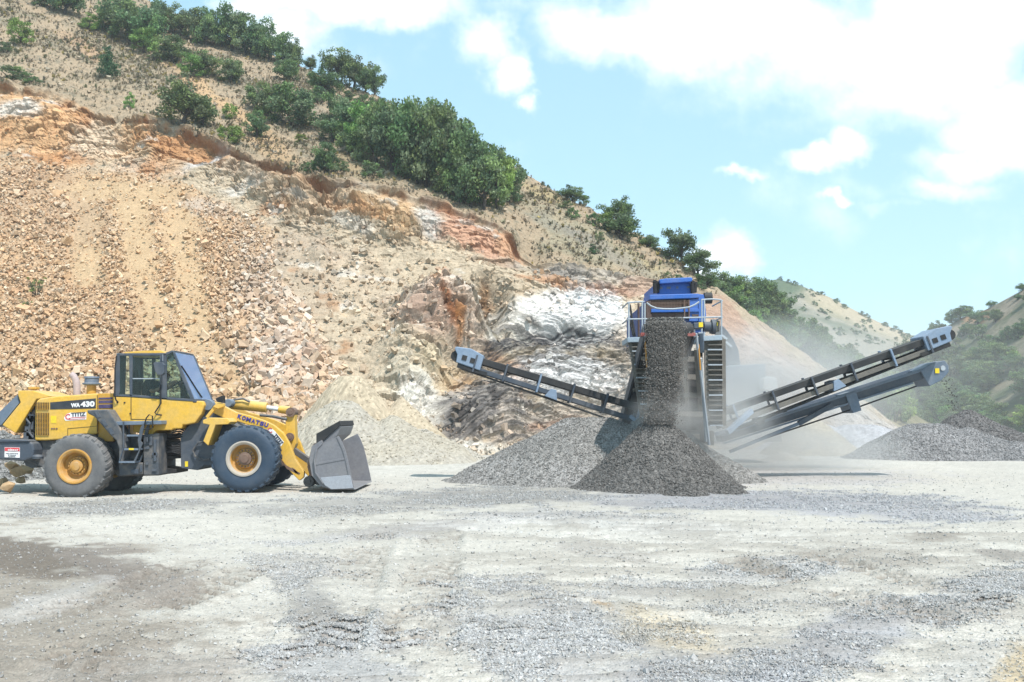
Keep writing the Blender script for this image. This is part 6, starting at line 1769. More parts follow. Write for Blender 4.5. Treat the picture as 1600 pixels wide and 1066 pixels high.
# far hill: bushes only a few pixels across
for k in range(190):
    px = rt.uniform(1150, 1430)
    j = int(np.argmin(np.abs(FAR[0][0] - px))); yt, yb = FAR[1][-1, j], FAR[1][0, j]
    py = yt + rt.random() ** 1.4 * min(110, yb - yt)
    q = sheet_point(FAR, px, py); mpp = q[1] / FPX
    s = rt.uniform(4, 10) * (1.5 if px < 1250 and py < yt + 14 else 1)
    plant('shrub', (q[0], q[1], q[2] - 0.4), s * mpp, s * 1.3 * mpp, 'tiny bush dotting the pale distant hill', 'bushes on the distant hill', parts=False)

# dry grass and low scrub tufts on the slope: nobody could count them
def tufts(name, label, wt, n, smin, smax, cols, blades, rng, seedcat='grass'):
    idx = pick(wt, n, rng)
    base = HP.reshape(-1, 3)[idx] + rng.normal(size=(n, 3)) * 0.1
    s = rng.uniform(smin, smax, n)
    col = cols[rng.integers(0, len(cols), n)] * rng.uniform(0.7, 1.25, (n, 1))
    b = np.repeat(base, blades, 0); ss = np.repeat(s, blades) * rng.uniform(0.6, 1.2, n * blades)
    an = rng.random(n * blades) * 6.283; sp = rng.uniform(0.3, 1.5, n * blades)
    d = np.stack((np.cos(an) * sp, np.sin(an) * sp, np.ones(n * blades)), -1); d /= np.linalg.norm(d, axis=1)[:, None]
    side = np.stack((-np.sin(an), np.cos(an), np.zeros(n * blades)), -1)
    b = b + side * (rng.normal(size=(n * blades, 1)) * 0.22) * ss[:, None]
    wd = ss[:, None] * 0.26
    V = np.stack((b - side * wd - d * 0.05, b + side * wd - d * 0.05, b + d * ss[:, None] * 0.95 + side * wd * 0.5, b + d * ss[:, None] - side * wd * 0.3), 1)
    F = (np.arange(n * blades) * 4)[:, None] + np.arange(4)[None]
    o = link(name, raw_mesh(name, V.reshape(-1, 3), F, np.full(len(F), 4), False, np.repeat(np.repeat(col, blades, 0), 4, 0)), M['grass'])
    tag(o, label, seedcat, kind='stuff')


inview = W_grass * (HX > -60) * (HX < 1120)
clump = sstep(-0.2, 0.35, wn + 0.6 * wn2)
tufts('dry_grass', 'pale dry grass tufts covering the slope above the cut', inview * (0.25 + clump), 24000, 0.05, 0.16, np.array([A(212, 194, 158), A(196, 180, 144), A(218, 202, 170), A(190, 178, 146)]), 6, rt)
tufts('low_scrub', 'grey green low scrub dotted over the slope above the cut', inview * (0.12 + clump ** 2), 5000, 0.10, 0.26, np.array([A(166, 164, 130), A(152, 154, 118), A(176, 168, 138), A(164, 156, 136), A(198, 186, 116)]), 10, rt, 'scrub')
# ------------------------------------------------------------------ tracked screening machine
SC_Y = 27.0
SCR = thing('screening_machine', 'blue topped tracked screening machine pouring gravel from its front belt', 'screening machine', (float(P(1060, 700, SC_Y)[0]), 30.0, 0.0))


def zc(pts): return [(960 + x / 3.555, 420 + y / 3.555) for x, y in pts]
def zb(pts): return [(980 + x / 8.881, 430 + y / 8.881) for x, y in pts]


def V3(px, py, Y):
    p = P(px, py, Y); return Vector((float(p[0]), float(Y), float(p[2])))


# chassis and tracks
gx0 = float(P(1010, 700, 29)[0]); gx1 = float(P(1112, 700, 29)[0])
chs = MB()
for x in (gx0 + 0.25, gx1 - 0.35):
    chs.box(x, x + 0.14, 27.6, 36.5, 0.95, 1.35)
for y in (28.2, 30.4, 32.6, 35.2): chs.box(gx0 + 0.39, gx1 - 0.35, y, y + 0.2, 1.0, 1.25)
chs.build('chassis', M['slat'], SCR, bevel=0.01)
for x in (gx0 + 0.0, gx1 - 0.42):
    tk_ = MB(); pts = []
    for an in np.linspace(math.pi / 2, 3 * math.pi / 2, 9): pts.append((31.0 + 0.42 * math.cos(an), 0.43 + 0.42 * math.sin(an)))
    for an in np.linspace(-math.pi / 2, math.pi / 2, 9): pts.append((34.4 + 0.42 * math.cos(an), 0.43 + 0.42 * math.sin(an)))
    n_ = len(pts)
    tk_.add([(x, a, b) for a, b in pts] + [(x + 0.42, a, b) for a, b in pts], [tuple(range(n_)), tuple(range(2 * n_ - 1, n_ - 1, -1))] + [(i, n_ + i, n_ + (i + 1) % n_, (i + 1) % n_) for i in range(n_)])
    tk_.build('crawler_track', M['dark'], SCR, bevel=0.01)
# discharge belt at the front: head drum, belt, side frames
YH = 24.9
hd0, hd1 = V3(1004, 517, YH), V3(1092, 517, YH)
rdrum = pxm(13.5, YH)
belt = MB()
bx0, bx1 = V3(1009, 517, YH).x, V3(1079, 517, YH).x
slope_ = 0.42
prof = []
for an in np.linspace(-0.4, math.pi - 0.4, 10): prof.append((YH - rdrum * math.sin(an), hd0.z + rdrum * math.cos(an)))
Yt = 33.0
prof = [(Yt, hd0.z + rdrum - (Yt - YH) * slope_)] + [(YH - rdrum * math.sin(a), hd0.z + rdrum * math.cos(a)) for a in np.linspace(0.3, math.pi - 0.3, 10)] + [(Yt, hd0.z - rdrum - (Yt - YH) * slope_)]
n_ = len(prof)
belt.add([(bx0, a, b) for a, b in prof] + [(bx1, a, b) for a, b in prof], [tuple(range(n_)), tuple(range(2 * n_ - 1, n_ - 1, -1))] + [(i, n_ + i, n_ + (i + 1) % n_, (i + 1) % n_) for i in range(n_)])
FB = belt.build('front_conveyor', M['belt'], SCR, smooth=True)
dr_ = MB(); dr_.tube([(bx0 - 0.05, YH, hd0.z), (bx1 + 0.05, YH, hd0.z)], rdrum * 0.8, 18); dr_.build('head_drum', M['dark'], FB, smooth=True)
for px in (1005.5, 1083):
    m = MB(); x = V3(px, 517, YH).x
    m.beam((x, YH - 0.15, hd0.z - 0.02), (x, Yt, hd0.z - 0.02 - (Yt - YH) * slope_), 0.06, 0.34); m.build('side_beam', M['slate'], FB, bevel=0.008)
for k in range(7):
    y = 25.7 + k * 0.9; z = hd0.z - rdrum - 0.1 - (y - YH) * slope_
    MB().tube([(bx0 - 0.02, y, z), (bx1 + 0.02, y, z)], 0.055, 10).build('return_roller', M['slat'], FB, smooth=True)
for px in (1007, 1080):
    m = MB(); p = V3(px, 523, 24.75); m.box(p.x - 0.10, p.x + 0.10, 24.7, 24.85, p.z - 0.045, p.z + 0.045); m.build('idler_bracket', M['brick_red'], FB, bevel=0.01)
# dark frames under the belt
for (a, b, w_) in (((1088, 545, 25.6), (1098, 690, 27.2), .12), ((1070, 560, 25.8), (1076, 690, 27.4), .10), ((1018, 545, 25.6), (1030, 690, 27.2), .12)):
    MB().beam(V3(*a), V3(*b), w_, w_).build('support_leg', M['slat'], SCR, bevel=0.008)
for py in (560, 588, 616, 646):
    MB().beam(V3(1018, py, 26.4), V3(1098, py + 2, 26.4), 0.1, 0.14).build('cross_member', M['slat'], SCR, bevel=0.008)
bp_ = MB(); bp_.prism(XZ([(1022, 548), (1098, 548), (1096, 672), (1030, 672)], 26.6), 26.6, 26.66); bp_.build('rear_chute_plate', M['dark'], SCR)
for (a, b, c_) in ((V3(1087.5, 521, 24.8), V3(1108, 695, 25.9), 'galv'), (V3(1095, 560, 25.0), V3(1103, 690, 26.2), 'galv')):
    MB().tube([a, b], 0.035, 8).build('hydraulic_strut', M[c_], SCR, smooth=True)
for px, py in ((1093, 566), (1009.5, 562)):
    m = MB(); p = V3(px, py, 24.95); m.beam((p.x - .02, 24.95, p.z + .45), (p.x + .02, 24.95, p.z - .2), 0.07, 0.03); m.build('strap', M['strap_orange'], SCR)
# access ladders with platforms
for (poly, rung_x, n_r) in ([(984.5, 535), (1012, 535), (1024, 652), (1003, 652)], ((986, 1010), (1004, 1020)), 17), ([(1102.5, 531), (1130.5, 530), (1131.5, 665), (1106, 665)], ((1105, 1128), (1108, 1129)), 17):
    pan = MB(); pan.prism(XZ(poly, 26.5), 26.5, 26.56)
    for e in ((0, 3), (1, 2)):
        pan.beam(V3(*poly[e[0]], 26.46), V3(*poly[e[1]], 26.46), 0.06, 0.10)
    lo = pan.build('access_ladder', M['slat'], SCR)
    for k in range(n_r):
        t = (k + 0.6) / n_r
        xa = rung_x[0][0] * (1 - t) + rung_x[1][0] * t; xb = rung_x[0][1] * (1 - t) + rung_x[1][1] * t
        py = poly[0][1] * (1 - t) + poly[3][1] * t + 3
        MB().beam(V3(xa, py, 26.42), V3(xb, py, 26.42), 0.12, 0.035).build('rung', M['galv'] if k % 3 == 1 else M['slat'], lo)
for poly in ([(980, 527.5), (1006, 526.5), (1006, 534.5), (981, 535)], [(1093.5, 525.5), (1127.5, 523.5), (1128.5, 531.5), (1094, 533)]):
    MB().prism(XZ(poly, 26.3), 26.3, 27.6).build('platform', M['plank'], SCR, bevel=0.01)
# railings: posts and rails, a loose chain across the middle
rl = MB()
YR = 26.35
for (x, ya, yb) in ((982.5, 472, 528), (1003.5, 472, 527), (1007.5, 474, 527), (1096.5, 468, 526), (1100.5, 468, 526), (1127.3, 469, 526)):
    rl.tube([V3(x, ya, YR), V3(x, yb, YR)], 0.022, 7)
for pts in ([(981, 473), (1007, 471.5)], [(981, 499), (1010, 498.5), (1060, 497), (1128, 495.5)], [(1096, 468.5), (1112, 467.5), (1126, 468.5), (1128.5, 471)]):
    rl.tube([V3(x, y, YR) for x, y in pts], 0.022, 7)
for (x, y0, y1) in ((1128.5, 470, 27.6), (981, 473, 27.6)):
    rl.tube([V3(x, y0, YR), V3(x, y0, YR) + Vector((0, 1.3, 0))], 0.022, 7); rl.tube([V3(x, y0 + 26, YR), V3(x, y0 + 26, YR) + Vector((0, 1.3, 0))], 0.022, 7)
rl.build('railing', M['galv'], SCR, smooth=True)
chn = MB(); chn.tube([V3(x, y, YR) for x, y in zb([(270, 385), (330, 430), (410, 462), (520, 470), (640, 470), (740, 462), (860, 445), (940, 410), (1000, 370)])], 0.024, 7); chn.build('sagging_chain', M['galv'], SCR, smooth=True)
# slanted poles at the left platform
for (a, b, mt) in (((984, 476), (992, 526), 'dark'), ((984, 500), (990, 526), 'dark'), ((997.6, 474), (998, 528), 'strap_orange')):
    MB().tube([V3(*a, 26.8), V3(*b, 26.8)], 0.03, 7).build('pole', M['mesh_brown'] if mt == 'strap_orange' else M[mt], SCR, smooth=True)
# screen box
YS = 27.7
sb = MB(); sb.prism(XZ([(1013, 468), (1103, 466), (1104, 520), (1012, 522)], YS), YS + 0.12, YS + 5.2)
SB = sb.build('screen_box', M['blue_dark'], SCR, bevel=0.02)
m = MB(); m.prism(XZ(zb([(305, 275), (985, 258), (1000, 300), (985, 322), (310, 345)]), YS), YS - 0.05, YS + 0.2); m.build('top_beam', M['blue'], SB, bevel=0.02)
m = MB(); m.prism(XZ(zb([(985, 262), (1060, 270), (1075, 340), (1095, 560), (1080, 640), (990, 650)]), YS), YS - 0.02, YS + 0.14); m.build('side_plate', M['blue'], SB, bevel=0.015)
m = MB(); m.prism(XZ(zb([(330, 470), (840, 468), (990, 472), (990, 512), (330, 520)]), YS), YS - 0.06, YS + 0.06); m.build('cross_beam', M['blue'], SB, bevel=0.01)
m = MB(); m.prism(XZ(zb([(860, 340), (985, 330), (985, 640), (860, 640)]), YS), YS, YS + 0.13); m.build('corner_panel', M['blue'], SB, bevel=0.01)
m = MB(); m.prism(XZ(zb([(900, 545), (990, 545), (990, 575), (900, 575)]), YS), YS - 0.02, YS + 0.01); m.build('panel_slot', M['mesh_brown'], SB)
m = MB(); m.prism(XZ(zb([(318, 345), (855, 338), (860, 468), (330, 472)]), YS), YS + 0.03, YS + 0.1); sc_ = m.build('screen_cloth', M['mesh_brown'], SB)
gm = MB()
for k in range(26):
    x = 325 + k * 20.5
    a, b = XZ(zb([(x, 345), (x + 4, 470)]), YS); gm.box(a[0], a[0] + 0.018, YS + 0.0, YS + 0.03, b[1], a[1])
for k in range(6):
    y = 355 + k * 20
    a, b = XZ(zb([(320, y), (858, y)]), YS); gm.box(a[0], b[0], YS - 0.008, YS + 0.014, a[1] - 0.014, a[1])
gm.build('cloth_wires', M['rust'], sc_)
m = MB(); m.prism(XZ(zb([(300, 525), (880, 520), (880, 600), (300, 600)]), YS), YS + 0.02, YS + 0.1); m.build('rubber_curtain', M['mesh_brown'], SB)
for x in (790, 852):
    MB().prism(XZ(zb([(x, 345), (x + 14, 345), (x + 14, 590), (x, 590)]), YS - 0.07), YS - 0.09, YS - 0.06).build('hanging_strap', M['rust'], SB)
m = MB(); m.prism(XZ(zb([(262, 360), (330, 360), (338, 640), (262, 640)]), YS), YS - 0.03, YS + 0.1); m.build('end_plate', M['mesh_brown'], SB, bevel=0.01)
mo = MB(); mo.tube([V3(1100, 466, YS + .3), V3(1112, 466, YS + .3)], 0.16, 14); mo.build('vibrator_motor', M['dark'], SB, smooth=True)
# feed hopper top
YF = 28.9
m = MB(); m.prism(XZ(zb([(428, 132), (890, 102), (905, 262), (415, 270)]), YF), YF, YF + 3.2); FH = m.build('feed_box', M['blue'], SCR, bevel=0.02)
m = MB(); m.prism(XZ(zb([(430, 78), (520, 62), (862, 46), (888, 60), (880, 98), (860, 108), (440, 136)]), YF), YF - 0.25, YF + 3.2); m.build('hopper_rim', M['blue'], FH, bevel=0.02)
for (x, y, w_) in ((455, 178, 34), (548, 176, 56), (680, 172, 30), (828, 168, 56)):
    MB().prism(XZ(zb([(x, y - 14), (x + w_, y - 15), (x + w_, y + 14), (x, y + 15)]), YF), YF - 0.012, YF + 0.01).build('vent_slot', M['conv'], FH)
for (x0, x1) in ((370, 432), (888, 950)):
    m = MB()
    a, b, c_ = V3(*zb([(x0 + 10, 112)])[0], YF - .1), V3(*zb([(x0 + 20, 250)])[0], YF - .1), V3(*zb([(x1 - 10, 130)])[0], YF - .05)
    m.tube([a, b], 0.06, 10); m.tube([c_, V3(*zb([(x1 - 18, 240)])[0], YF - .05)], 0.07, 10)
    m.beam(a + Vector((-.03, 0, .06)), c_ + Vector((.05, 0, .02)), 0.1, 0.07)
    m.build('lift_cylinder', M['black'], FH, smooth=True)
# motor and switch box by the right platform
m = MB(); m.prism(XZ(zb([(920, 660), (1060, 655), (1062, 735), (925, 745)]), 24.75), 24.75, 25.1); CB = m.build('switch_box', M['slate'], SCR, bevel=0.02)
m = MB(); m.prism(XZ(zb([(993, 655), (1052, 655), (1052, 722), (993, 722)]), 24.74), 24.735, 24.75); m.build('yellow_sticker', M['sticker_yellow'], CB)
m = MB(); m.tube([V3(*zb([(1062, 715)])[0], 24.95), V3(*zb([(1170, 718)])[0], 24.95)], 0.13, 14); m.tube([V3(*zb([(1170, 718)])[0], 24.95), V3(*zb([(1215, 716)])[0], 24.95)], 0.19, 16); m.build('drive_motor', M['slate'], SCR, smooth=True)
m = MB(); m.prism(XZ(zb([(1175, 640), (1290, 625), (1285, 780), (1180, 800)]), 26.45), 26.45, 26.9); em = m.build('engine_guard', M['slat'], SCR, bevel=0.03)
m = MB(); m.prism(XZ(zb([(1245, 660), (1262, 650), (1258, 700), (1246, 704)]), 26.43), 26.43, 26.45); m.build('yellow_sticker', M['sticker_yellow'], em)
for x in (1020, 1040):
    m = MB(); m.tube([V3(*zb([(x - 10, 800)])[0], 26.2), V3(*zb([(x, 900)])[0], 26.3), V3(*zb([(x + 4, 1066)])[0], 26.5)], 0.05, 8); m.build('hydraulic_hose', M['conv'], SCR, smooth=True)


# side conveyors ----------------------------------------------------
def side_conveyor(pa, pb, Ya, Yb, sgn, style):
    """truss conveyor from the machine (pa) out to its head (pb), seen from the side"""
    A_, B_ = V3(*pa, Ya), V3(*pb, Yb)
    d = (B_ - A_).normalized(); up = Vector((0, 1, 0)).cross(d)
    if up.z < 0: up = -up
    L = (B_ - A_).length; W = 0.78
    yv = Vector((0, 1, 0))

    def pt(s, h, y): return A_ + d * s + up * h + yv * y
    root = None
    if style == 'belt':
        m = MB()
        m.add([pt(0, 0.02, 0), pt(L, 0.02, 0), pt(L, 0.2, 0), pt(0, 0.2, 0), pt(0, 0.02, W), pt(L, 0.02, W), pt(L, 0.2, W), pt(0, 0.2, W)], [(0, 1, 2, 3), (7, 6, 5, 4), (0, 4, 5, 1), (1, 5, 6, 2), (2, 6, 7, 3), (3, 7, 4, 0)])
        root = m.build('side_conveyor', M['belt'], SCR, bevel=0.012)
        fr_ = MB()
        for y in (0.02, W - 0.02):
            fr_.beam(pt(-0.1, -0.27, y), pt(L - 0.1, -0.14, y), 0.09, 0.13, up)
        fr_.build('frame_beam', M['slat'] if sgn > 0 else M['slate'], root, bevel=0.006)
        rb2 = MB(); rb2.add([pt(0.4, -0.50, .06), pt(L - .2, -0.26, .06), pt(L - .2, -0.22, .06), pt(0.4, -0.46, .06), pt(0.4, -0.50, W - .06), pt(L - .2, -0.26, W - .06), pt(L - .2, -0.22, W - .06), pt(0.4, -0.46, W - .06)], [(0, 1, 2, 3), (7, 6, 5, 4), (0, 4, 5, 1), (1, 5, 6, 2), (2, 6, 7, 3), (3, 7, 4, 0)])
        rb2.build('return_belt', M['belt'], root)
        n = 6
        for k in range(n):
            s = L * (0.06 + 0.86 * k / (n - 1)) - 0.1 * (k == n - 1)
            hb = -0.27 + 0.13 * s / L
            m = MB(); m.beam(pt(s, hb - 0.1, -0.03), pt(s, 0.24, -0.03), 0.16, 0.05, d); m.beam(pt(s, hb - 0.1, W + 0.03), pt(s, 0.24, W + 0.03), 0.16, 0.05, d); m.beam(pt(s, hb - 0.02, -0.02), pt(s, hb - 0.02, W + 0.02), 0.12, 0.06, d)
            pale_ = (k in (0, 3) if sgn < 0 else k in (0, 4))
            ib = m.build('idler_frame', M['conv_head'] if pale_ else M['slate'], root, bevel=0.006)
            MB().tube([pt(s, 0.0, 0.02), pt(s, 0.0, W - 0.02)], 0.06, 10).build('idler_roller', M['dark'], ib, smooth=True)
        s = L * 0.50
        m = MB(); m.add([pt(s - .2, -0.36, -.05), pt(s + .18, -0.33, -.05), pt(s + .05, -0.08, -.05), pt(s - .1, -0.08, -.05), pt(s - .2, -0.36, W + .05), pt(s + .18, -0.33, W + .05), pt(s + .05, -0.08, W + .05), pt(s - .1, -0.08, W + .05)], [(0, 1, 2, 3), (7, 6, 5, 4), (0, 4, 5, 1), (1, 5, 6, 2), (2, 6, 7, 3), (3, 7, 4, 0)]); m.build('fold_hinge', M['conv_head'], root, bevel=0.01)
        # head guard
        prof = [(L - 0.75, -0.16), (L - 0.75, 0.27), (L - 0.35, 0.36), (L + 0.06, 0.30), (L + 0.10, 0.24), (L - 0.02, 0.10), (L - 0.05, -0.12)]
        m = MB(); n2 = len(prof)
        for (ya, yb) in ((-0.08, W + 0.08),):
            m.add([pt(a, b, ya) for a, b in prof] + [pt(a, b, yb) for a, b in prof], [tuple(range(n2)), tuple(range(2 * n2 - 1, n2 - 1, -1))] + [(i, n2 + i, n2 + (i + 1) % n2, (i + 1) % n2) for i in range(n2)])
        hg_ = m.build('head_guard', M['conv_head'], root, bevel=0.02)
        for (a, b) in ((L - 0.48, 0.05), (L - 0.24, 0.06)):
            m = MB(); m.add([pt(a - .07, b - .07, -.095), pt(a + .07, b - .07, -.095), pt(a + .07, b + .07, -.095), pt(a - .07, b + .07, -.095), pt(a - .07, b - .07, -.07), pt(a + .07, b - .07, -.07), pt(a + .07, b + .07, -.07), pt(a - .07, b + .07, -.07)], [(0, 1, 2, 3), (7, 6, 5, 4), (0, 4, 5, 1), (1, 5, 6, 2), (2, 6, 7, 3), (3, 7, 4, 0)]); m.build('guard_opening', M['dark'], hg_)
        MB().tube([pt(L, 0.05, 0.0), pt(L, 0.05, W)], 0.15, 16).build('head_drum', M['dark'], root, smooth=True)
        m = MB(); m.beam(pt(L - .95, -0.2, .1), pt(L - .1, -0.2, .1), 0.3, 0.1, up); m.build('scraper', M['dark'], root)
    else:
        m = MB()
        prof = [(0, -0.18), (0, 0.0), (L - .5, 0.06), (L - .5, -0.12), (L - .75, -0.17)]
        n2 = len(prof)
        m.add([pt(a, b, 0) for a, b in prof] + [pt(a, b, W) for a, b in prof], [tuple(range(n2)), tuple(range(2 * n2 - 1, n2 - 1, -1))] + [(i, n2 + i, n2 + (i + 1) % n2, (i + 1) % n2) for i in range(n2)])
        root = m.build('side_conveyor', M['slate'], SCR, bevel=0.012)
        m = MB(); m.beam(pt(0, 0.035, -.03), pt(L - .4, 0.09, -.03), 0.06, 0.08, up); m.beam(pt(0, 0.045, W + .03), pt(L - .4, 0.10, W + .03), 0.06, 0.10, up); m.build('top_rail', M['conv'], root, bevel=0.006)
        m = MB(); m.beam(pt(0, -0.22, -.02), pt(L - 1.0, -0.19, -.02), 0.05, 0.05, up); m.build('lower_rail', M['conv'], root)
        prof = [(L - 0.62, -0.42), (L - .72, 0.10), (L - 0.3, 0.2), (L + 0.02, 0.16), (L + 0.08, -0.02), (L + .02, -0.2), (L - 0.25, -0.36)]
        m = MB(); n2 = len(prof)
        m.add([pt(a, b, -.08) for a, b in prof] + [pt(a, b, W + .08) for a, b in prof], [tuple(range(n2)), tuple(range(2 * n2 - 1, n2 - 1, -1))] + [(i, n2 + i, n2 + (i + 1) % n2, (i + 1) % n2) for i in range(n2)])
        hg_ = m.build('head_guard', M['conv'], root, bevel=0.02)
        m = MB(); c_ = pt(L - .28, -.06, -.1); m.box(c_.x - .06, c_.x + .06, c_.y, c_.y + .02, c_.z - .07, c_.z + .07); m.build('yellow_sticker', M['sticker_yellow'], hg_)
        m = MB(); c_ = pt(L - .1, -.04, -.1); m.lathe_y(tuple(c_), [(0, 0), (0.07, 0), (0.08, 0.02)], 12); m.build('bearing', M['galv'], hg_)
        s = L * 0.585
        m = MB(); m.add([pt(s - .13, -0.50, -.07), pt(s + .13, -0.50, -.07), pt(s + .16, 0.08, -.07), pt(s - .16, 0.08, -.07), pt(s - .13, -0.50, W + .07), pt(s + .13, -0.50, W + .07), pt(s + .16, 0.08, W + .07), pt(s - .16, 0.08, W + .07)], [(0, 1, 2, 3), (7, 6, 5, 4), (0, 4, 5, 1), (1, 5, 6, 2), (2, 6, 7, 3), (3, 7, 4, 0)]); m.build('fold_bracket', M['conv'], root, bevel=0.012)
        rb2 = MB(); rb2.tube([pt(0.6, -0.46, .1), pt(L * .58, -0.40, .1), pt(L - .9, -0.32, .1)], 0.025, 6); rb2.build('cable', M['dark'], root)
        m = MB(); m.tube([pt(L * .3, .1, .1), pt(L * .3, .18, .1)], .06, 8); m.build('sensor_box', M['slate'], root)
    return root, pt, L


LC, lpt, LL = side_conveyor((1016, 648), (712, 559), 28.2, 27.6, -1, 'belt')
RC, rpt, RL = side_conveyor((1128, 652), (1486, 526), 28.4, 27.8, 1, 'belt')
LW, wpt, WL = side_conveyor((1126, 682), (1476, 572), 29.2, 28.6, 1, 'box')
for name, a, b, w_, mt, par in (('conveyor_stay', V3(1300, 633, 28.9), V3(1248, 662, 28.9), 0.14, 'slate', LW), ('conveyor_stay', V3(1248, 662, 28.9), V3(1140, 706, 28.9), 0.09, 'conv', LW), ('conveyor_stay', V3(1174, 642, 28.0), V3(1136, 676, 27.6), 0.14, 'conv_head', RC), ('conveyor_stay', V3(985, 650, 28.0), V3(1010, 672, 27.8), 0.10, 'conv_head', LC)):
    MB().beam(a, b, w_, w_).build(name, M[mt], par, bevel=0.008)
m = MB(); c_ = V3(1187, 658, 28.9); m.tube([c_ - Vector((0, .1, 0)), c_ + Vector((0, .5, 0))], 0.12, 12); m.build('tail_drum', M['dark'], LW, smooth=True)

# gravel on its way: the curtain from the front belt, the thread from the lower right belt
rf_ = np.random.default_rng(55)
n = 76000
t = rf_.random(n) ** 1.15
ztop = hd0.z + rdrum; zbot = 1.55
z = ztop - t * (ztop - zbot)
xc = V3(1042, 520, 24.6).x * (1 - t) + V3(1029, 640, 24.6).x * t
hw = (V3(1067, 510, 24.6).x - V3(1014, 510, 24.6).x) / 2 * (1 - 0.10 * t)
x = xc + 0.9 * hw * rf_.normal(0, 0.44, n) * (1 + 0.16 * fbm(z * 2.2, 0.0, 0.0, 3, 5)) + 0.09 * fbm(z * 4, rf_.random(n) * 2, 0.3, 2, 8)
x = np.clip(x, xc - hw * 1.25, xc + hw * 1.5)
y = YH - rdrum - 0.02 - 0.25 * np.sqrt(t) + rf_.normal(0, 0.05 + 0.06 * t, n)
sz = rf_.uniform(0.010, 0.026, n)
cg = np.array([A(146, 140, 134), A(154, 148, 142), A(138, 133, 128), A(164, 158, 152)])[rf_.integers(0, 4, n)] * rf_.uniform(0.92, 1.08, (n, 1))
stone_object('falling_gravel', np.stack((x, y, z), -1), sz, cg, M['stone'], rf_, 'curtain of grey gravel falling from the front belt onto the dark cone', 'gravel')
# load riding on the belt just behind the drum
n = 6000
yy = YH - rdrum * 0.4 + rf_.random(n) * 2.5
xx_ = rf_.uniform(V3(1013, 510, 24.9).x, V3(1068, 510, 24.9).x, n)
pos = np.stack((xx_, yy, hd0.z + rdrum + 0.03 - np.maximum(yy - YH, 0) * slope_ + rf_.random(n) * 0.07), -1)
stone_object('belt_load', pos, rf_.uniform(0.03, 0.06, n), np.array([A(150, 145, 139), A(130, 126, 121)])[rf_.integers(0, 2, n)], M['stone'], rf_, 'layer of grey gravel riding over the head of the front belt', 'gravel')
n = 60
t = rf_.random(n) ** 0.8
p0 = wpt(WL + 0.05, -0.05, 0.4)
pos = np.stack((p0.x + 0.30 * np.sqrt(t) * 1.0 + rf_.normal(0, 0.02 + .03 * t, n), p0.y + rf_.normal(0, 0.2, n), p0.z - t * 1.25), -1)
stone_object('falling_grit', pos, rf_.uniform(0.015, 0.034, n), np.repeat(A(96, 94, 92)[None], n, 0), M['stone'], rf_, 'thin thread of grit dropping off the lower right conveyor', 'gravel')

# ------------------------------------------------------------------ crusher half hidden in the dust behind
CRU = thing('crusher', 'grey crusher standing in the dust behind the screening machine', 'crusher', (float(P(1160, 690, 38)[0]), 38.0, 0.0))
m = MB(); m.prism(XZ([(1130, 572), (1196, 568), (1200, 640), (1130, 640)], 37), 37, 40); cb_ = m.build('engine_housing', M['conv'], CRU, bevel=0.04)
m = MB(); m.prism(XZ([(1193, 593), (1200, 588), (1214, 591), (1216, 607), (1204, 613), (1192, 608)], 36.4), 36.4, 37.6); m.build('white_hood', M['white'], CRU, bevel=0.04)
m = MB()
arch = [(1128, 508), (1136, 516), (1146, 530), (1154, 546), (1158, 575), (1162, 640)]
inn = [(1128, 560), (1134, 566), (1140, 580), (1144, 600), (1146, 640)]
m.prism(XZ(arch + inn[::-1], 38.2), 38.2, 39.6); m.build('feed_hopper', M['slate'], CRU, bevel=0.03)
for (a, b) in (((1134, 534), (1143, 542)), ((1128, 524), (1136, 530))):
    MB().beam(V3(*a, 38.15), V3(*b, 38.15), 0.06, 0.08).build('ladder_rail', M['galv'], CRU)
m = MB(); m.prism(XZ([(1120, 640), (1215, 636), (1222, 690), (1120, 694)], 37.2), 37.2, 40); m.build('undercarriage', M['slat'], CRU, bevel=0.04)
# ------------------------------------------------------------------ dust in the air
def dust_mat(name, dens, seed, scale=1.6, col=(0.86, 0.85, 0.83), soft=0.15):
    m = bpy.data.materials.new(name); m.use_nodes = True
    nt = m.node_tree; nt.nodes.clear()
    out = N(nt, 'ShaderNodeOutputMaterial')
    pv = N(nt, 'ShaderNodeVolumePrincipled')
    pv.inputs['Color'].default_value = (*col, 1); pv.inputs['Anisotropy'].default_value = 0.1
    oc = N(nt, 'ShaderNodeTexCoord').outputs['Object']
    ln = N(nt, 'ShaderNodeVectorMath', operation='LENGTH'); nt.links.new(oc, ln.inputs[0])
    fall = N(nt, 'ShaderNodeMapRange', interpolation_type='SMOOTHSTEP'); fall.inputs[1].default_value = 1.0; fall.inputs[2].default_value = soft; fall.inputs[3].default_value = 0; fall.inputs[4].default_value = 1
    nt.links.new(ln.outputs['Value'], fall.inputs[0])
    off = N(nt, 'ShaderNodeVectorMath', operation='ADD'); off.inputs[1].default_value = (seed * 3.7, seed * 1.3, seed * 2.1); nt.links.new(oc, off.inputs[0])
    ns = noise(nt, off.outputs[0], scale, 3, 0.6)
    nm = N(nt, 'ShaderNodeMapRange'); nm.inputs[1].default_value = 0.36; nm.inputs[2].default_value = 0.68; nm.inputs[3].default_value = 0.12; nm.inputs[4].default_value = 1.9
    nt.links.new(ns, nm.inputs[0])
    mu = N(nt, 'ShaderNodeMath', operation='MULTIPLY'); nt.links.new(fall.outputs[0], mu.inputs[0]); nt.links.new(nm.outputs[0], mu.inputs[1])
    m2 = N(nt, 'ShaderNodeMath', operation='MULTIPLY'); m2.inputs[1].default_value = dens; nt.links.new(mu.outputs[0], m2.inputs[0])
    nt.links.new(m2.outputs[0], pv.inputs['Density']); nt.links.new(pv.outputs[0], out.inputs['Volume'])
    return m


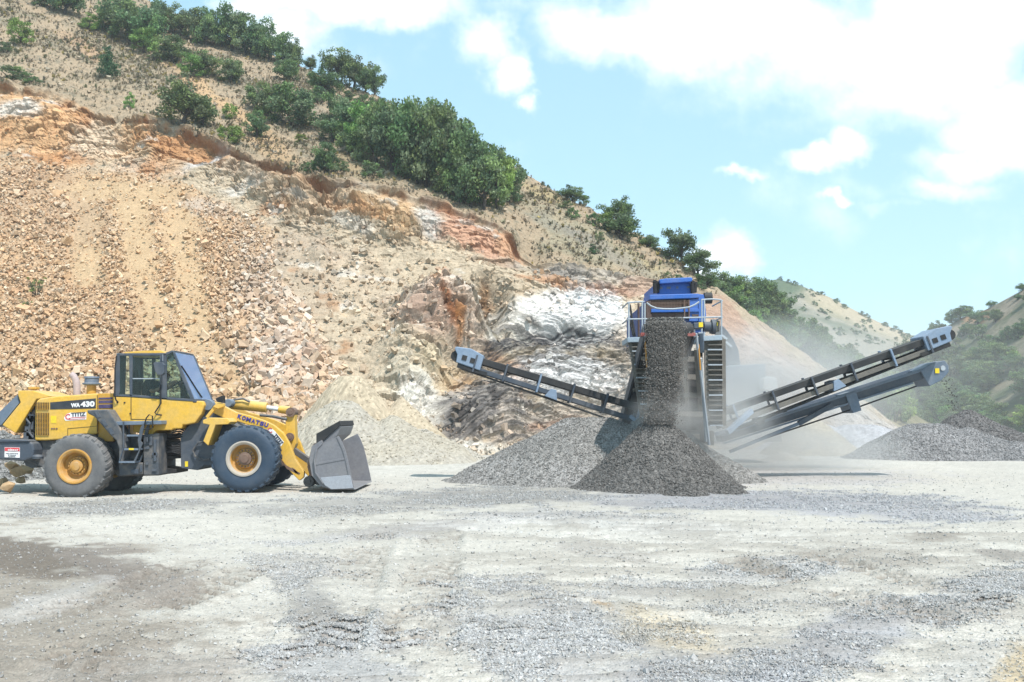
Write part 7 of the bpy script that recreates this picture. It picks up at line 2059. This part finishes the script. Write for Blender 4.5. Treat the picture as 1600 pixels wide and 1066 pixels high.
def dust(label, px, py, Y, rx, ry, rz, dens, seed, **kw):
    me = bpy.data.meshes.new('dust_cloud')
    m = MB(); m.lathe_z((0, 0, 0), [(math.sin(a) * 1.0, -math.cos(a)) for a in np.linspace(0.0001, math.pi - 0.0001, 13)], 20)
    me.from_pydata(m.v, [], m.f); me.update()
    o = link('dust_cloud', me, dust_mat('dust ' + str(seed), dens, seed, **kw))
    p = P(px, py, Y); o.location = (float(p[0]), Y, float(p[2])); o.scale = (rx, ry, rz)
    return tag(o, label, 'dust', kind='stuff')


dust('pale dust drifting right from the foot of the screening machine', 1190, 628, 33.5, 6.2, 3.2, 3.4, 0.46, 1, scale=2.4)
dust('grey dust boiling up behind the dark gravel cone', 1095, 668, 26.2, 2.3, 1.2, 1.6, 0.62, 2, scale=2.2)
dust('thin curtain of dust beside the falling gravel', 1064, 590, 24.7, 0.42, 0.35, 1.9, 1.3, 3, scale=2.2, col=(0.78, 0.74, 0.70))
dust('wide veil of dust hanging over the valley floor', 1330, 610, 72, 26, 18, 9.5, 0.014, 4)
dust('low dust between the left conveyor and the gravel piles', 985, 655, 27.8, 2.4, 1.2, 1.1, 0.22, 5)
dust('low dust creeping over the floor right of the dark cone', 1230, 708, 29.5, 4.5, 3.0, 1.0, 0.30, 6)

dust('puff of dust where the falling gravel strikes the dark cone', 1038, 640, 24.35, 1.0, 0.5, 0.62, 0.95, 7, scale=2.6, col=(0.80, 0.77, 0.74))
dust('billow of dust between the ladder and the right conveyors', 1150, 655, 27.2, 1.6, 0.9, 1.3, 0.55, 8, scale=2.4)

# ------------------------------------------------------------------ air
hz = bpy.data.materials.new('summer haze'); hz.use_nodes = True
nt = hz.node_tree; nt.nodes.clear()
out = N(nt, 'ShaderNodeOutputMaterial'); pv = N(nt, 'ShaderNodeVolumePrincipled')
pv.inputs['Color'].default_value = (0.86, 0.92, 1.0, 1); pv.inputs['Density'].default_value = 0.00055; pv.inputs['Anisotropy'].default_value = 0.2
nt.links.new(pv.outputs[0], out.inputs['Volume'])
hb2 = MB().box(-2050, 2050, -45, 690, -26.0, 110.0).build('haze', hz)
tag(hb2, 'thin summer haze filling the valley', 'haze', kind='stuff')
scene.cycles.volume_step_rate = 2.0; scene.cycles.volume_preview_step_rate = 2.0; scene.cycles.volume_max_steps = 64
